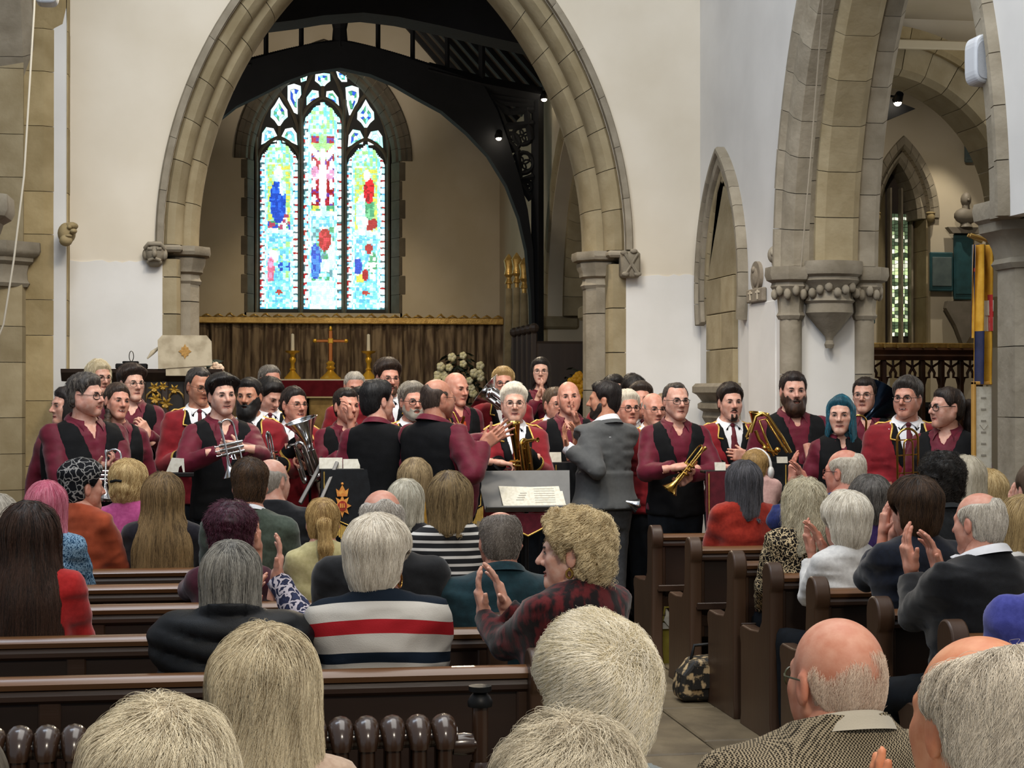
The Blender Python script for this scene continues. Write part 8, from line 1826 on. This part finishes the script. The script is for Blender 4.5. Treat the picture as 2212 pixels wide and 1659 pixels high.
aud('curly dark haired man in a dark jacket left of the pale haired person', 2032, 980, 436, top_mat('dkjkt', '#16181a', '#1f2224'), row=4, hair=dict(col=('#0f0d0c', '#2e2822'), t=.022, top=.018, curl=1, amp=.010, freq=110, nape=-.06), nstr=2500, strand=ST(.035, curl=.006, curl_f=1.5, lift=.01), skin='light', op=dict(collar=top_mat('dkjkt2', '#25282a'), ch=.02, cp=0), bw=1.05)
aud('pale haired person just behind the curly dark head', 2086, 985, 400, top_mat('stonejk', '#4a4640'), row=3, hair=dict(kind='bob', zb=-.09, col=('#a39a86', '#cfc6b2')), nstr=800, strand=ST(.12))
aud('woman with smooth blond short hair at the foot of the pier', 2130, 1018, 425, top_mat('sand', '#7d6f5c', '#8d7f6a'), row=2, female=True, hface=6, hair=dict(t=.024, top=.010, ramp=1.3, temple=0, col=('#94794a', '#e0c896'), nape=-.08, amp=.003), nstr=2000, strand=ST(.14), skin='pink')
aud('brown haired woman in a navy jumper applauding in front of the bald man', 1974, 1034, 494, top_mat('navy', '#0c111c', '#121826'), row=5, female=True, face=-8, hface=-10, hair=dict(t=.028, top=.010, ramp=1.3, temple=0, col=('#1c130d', '#4d3826'), nape=-.075, amp=.003), nstr=3500, strand=ST(.13), bw=1.18, skin='pink', hands=[H('l', 1908, 1150, .26, (.1, 0, 1), RT, 'open', pole=(-.6, -.3, -1)), H('r', 1930, 1160, .2, (.1, 0, 1), LF, 'clap')])
aud('balding man in black sweater and white collar clapping, hands blurred', 2112, 1063, 522, top_mat('blacksw', '#0b0c0f', '#111317'), row=6, face=-22, hface=-30, nod=4, hair=dict(bald=.7, spot=(.02, .12, .085), col=('#979084', '#ddd6c8'), t=.010, nape=-.055), nstr=2500, strand=ST(.07, lift=.005), headp=dict(flush=.9), skin='pink', bw=1.22, detail=True, op=dict(collar=whitef, ch=.03, cp=.01), hands=[H('l', 1968, 1232, .30, (-.22, 0, 1), RT, 'clap', pole=(-.5, -.4, -1), scale=1.1), H('r', 2030, 1240, .16, (-.30, 0, 1), LF, 'clap', pole=(.5, -.5, -1), scale=1.1)])
aud('fair haired person at the right edge in a white collar', 2206, 1072, 510, top_mat('whiteblouse', '#c4c2be'), row=5, female=True, hair=dict(kind='bob', zb=-.10, col=('#7d6845', '#c2a978'), nape=-.06), nstr=2000, strand=ST(.15), hface=-20)
aud('person in a periwinkle blue top cut off by the right edge', 2290, 1110, 640, top_mat('periwinkle', '#3a3f8a', '#454a99'), hair=dict(col=('#6d6458', '#a39a8c')), bw=1.15)
aud('applauding person behind the pier foot, only flushed hands in view', 2236, 1000, 470, top_mat('darkgreen', '#1f2a24'), hair=dict(col=('#4a3a2c', '#6d5a48')), hands=[H('l', 2190, 1120, .2, (-.1, 0, 1), RT, 'open')])
# --- the nearest row
aud('woman with long grey blond hair in a pale ruffled top, near the radiator', 572, 1362, 1090, top_mat('blush', '#b39a86', '#c4ad99'), female=True, hface=3, hair=dict(kind='long', zb=-.21, w=1.0, col=('#8f7d5e', '#e9dcbc'), back=.05, thin=.2, flare=.10, nape=-.1, part=.003, amp=.008, freq=50), nstr=26000, strand=ST(.32, r=.0004, steps=13, clump=.92, csize=60, lift=.010, curl=.009, curl_f=.6), detail=False, op=dict(neck=.25))
aud('person with streaked silver blond hair, lowest on the left', 345, 1522, 1480, top_mat('dusk', '#4a4450'), female=True, hair=dict(kind='bob', zb=-.12, w=1.05, amp=.008, freq=50, col=('#9c8d72', '#f5ebd0'), nape=-.08), nstr=24000, strand=ST(.2, r=.00035, steps=11, clump=.92, csize=70, lift=.010, spread_tip=.02, curl=.010, curl_f=.6, whorl=(.01, -.055, .105)), detail=False)
aud('elderly person with thick wavy white hair, pink scalp showing at the crown', 1290, 1336, 1230, top_mat('greyblue', '#7d8688', '#8f989a'), hair=dict(kind='short', col=('#ddd0ac', '#fff8e6'), t=.026, top=.010, nape=-.085, amp=.010, freq=48, nstretch=(1, 1, .7), spot=(-.085, .075, .006)), nstr=26000, strand=ST(.085, r=.0004, steps=11, clump=.93, csize=70, lift=.008, curl=.012, curl_f=.6, whorl=(.015, -.10, .075), grav=.5), skin='pink', headp=dict(flush=1), detail=True, hface=8)
aud('person with tousled grey and fawn hair, lowest in the middle', 1222, 1562, 1500, top_mat('bluegrey', '#56626a', '#6d7a82'), hair=dict(kind='bob', zb=-.10, w=1.0, amp=.009, freq=55, col=('#8a7d66', '#eee4cc'), nape=-.08), nstr=24000, strand=ST(.16, r=.00035, steps=11, clump=.92, csize=70, lift=.012, spread_tip=.03, curl=.012, curl_f=.6, whorl=(0, -.04, .115), grav=.8), detail=False)
aud('bald elderly man in glasses and a brown houndstooth jacket', 1805, 1332, 1150, check('houndstooth', '#2e281f', '#a89a80', 310), face=-4, hface=-14, hair=dict(spot=(.01, .125, .115), rec=.045, temple=.03, soft=.05, col=('#c2a58e', '#f0dcc8'), t=.0030, top=0, nocap=1, nape=-.055), nstr=9000, strand=ST(.032, r=.00022, lift=.002, clump=.6), glasses=dict(m=mat('olive_frame', '#3a3f2a', .3), r=.0022), skin='#d2987f', headp=dict(flush=.8), bw=1.16, detail=True, hun=.06, h=.0105, op=dict(off=.02, collar=top_mat('shirtbeige', '#b5ad9c'), ch=.03, cp=0, crr=1.02, neck=.24), hs=1.03)
aud('ruddy balding man with swept grey hair nearest the camera, one hand raised', 2112, 1352, 1560, top_mat('cream', '#c9c3b4', '#d6d0c2'), face=-10, hface=-14, hair=dict(spot=(.035, .12, .088), rec=.035, temple=.03, soft=.10, amp=.007, freq=60, col=('#a39887', '#f0e7d6'), t=.012, nape=-.09), nstr=24000, strand=ST(.10, r=.00033, steps=11, lift=.007, clump=.93, csize=60, curl=.009, curl_f=.55, whorl=(.0, .04, .10), grav=.9), skin='#d6946e', headp=dict(flush=.6), hun=.05, bw=1.12, detail=True, hs=1.05, op=dict(neck=.235), hands=[H('l', 1912, 1880, .20, (-.1, .1, 1), RT, 'flat')])
aud('person in a slate jacket, only a shoulder in the bottom left corner', -120, 1560, 1560, top_mat('slate', '#23262e', '#2c3038'), hair=dict(col=('#4a443c', '#7d766a')), bw=1.1)
# headphones, earrings, hair tie
def item(lab, name, m, fn, sub=None):
    i = [v for k_, v in INFO.items() if k_.startswith(lab)][0]; b = MB(); fn(b); b.v = [tuple(p) for p in i.TF(np.array(b.v))]; o = b.build(name, m, i.o, smooth=60); return o
wp = mat('white_plastic', '#d9d9d6', .35)
item('child with', 'headphones', wp, lambda b: (b.tube([(.098 * math.sin(t), -.005, .03 + .115 * math.cos(t)) for t in np.linspace(-1.75, 1.75, 17)], .010, 8), b.ball((-.098, -.005, -.005), (.022, .036, .042)), b.ball((.098, -.005, -.005), (.022, .036, .042))))
item('girl with a golden ponytail', 'hair_tie', fabric('pink_tie', '#b9636a'), lambda b: b.tube([(.024 * math.cos(t), -.128 + .008 * math.sin(t), .012 + .022 * math.sin(t)) for t in np.linspace(0, 6.28, 13)[:-1]], .009, 6, closed=True))
item('white haired woman in a navy', 'earring', gold_m, lambda b: b.tube([(.080, -.012 + .017 * math.cos(t), -.056 + .021 * math.sin(t)) for t in np.linspace(0, 6.28, 17)[:-1]], .0032, 6, closed=True))
item('elderly lady with curly', 'earring', gold_m, lambda b: (b.tube([(-.086, -.008 + .010 * math.cos(t), -.052 + .013 * math.sin(t)) for t in np.linspace(0, 6.28, 13)[:-1]], .0045, 6, closed=True), b.ball((-.086, -.008, -.036), .005, 6, 5)))
item('blond lady with hair pinned', 'hair_clip', black_metal, lambda b: (b.tube([(-.06, -.112, .038), (-.03, -.125, .045), (.0, -.126, .042)], .007, 6)))
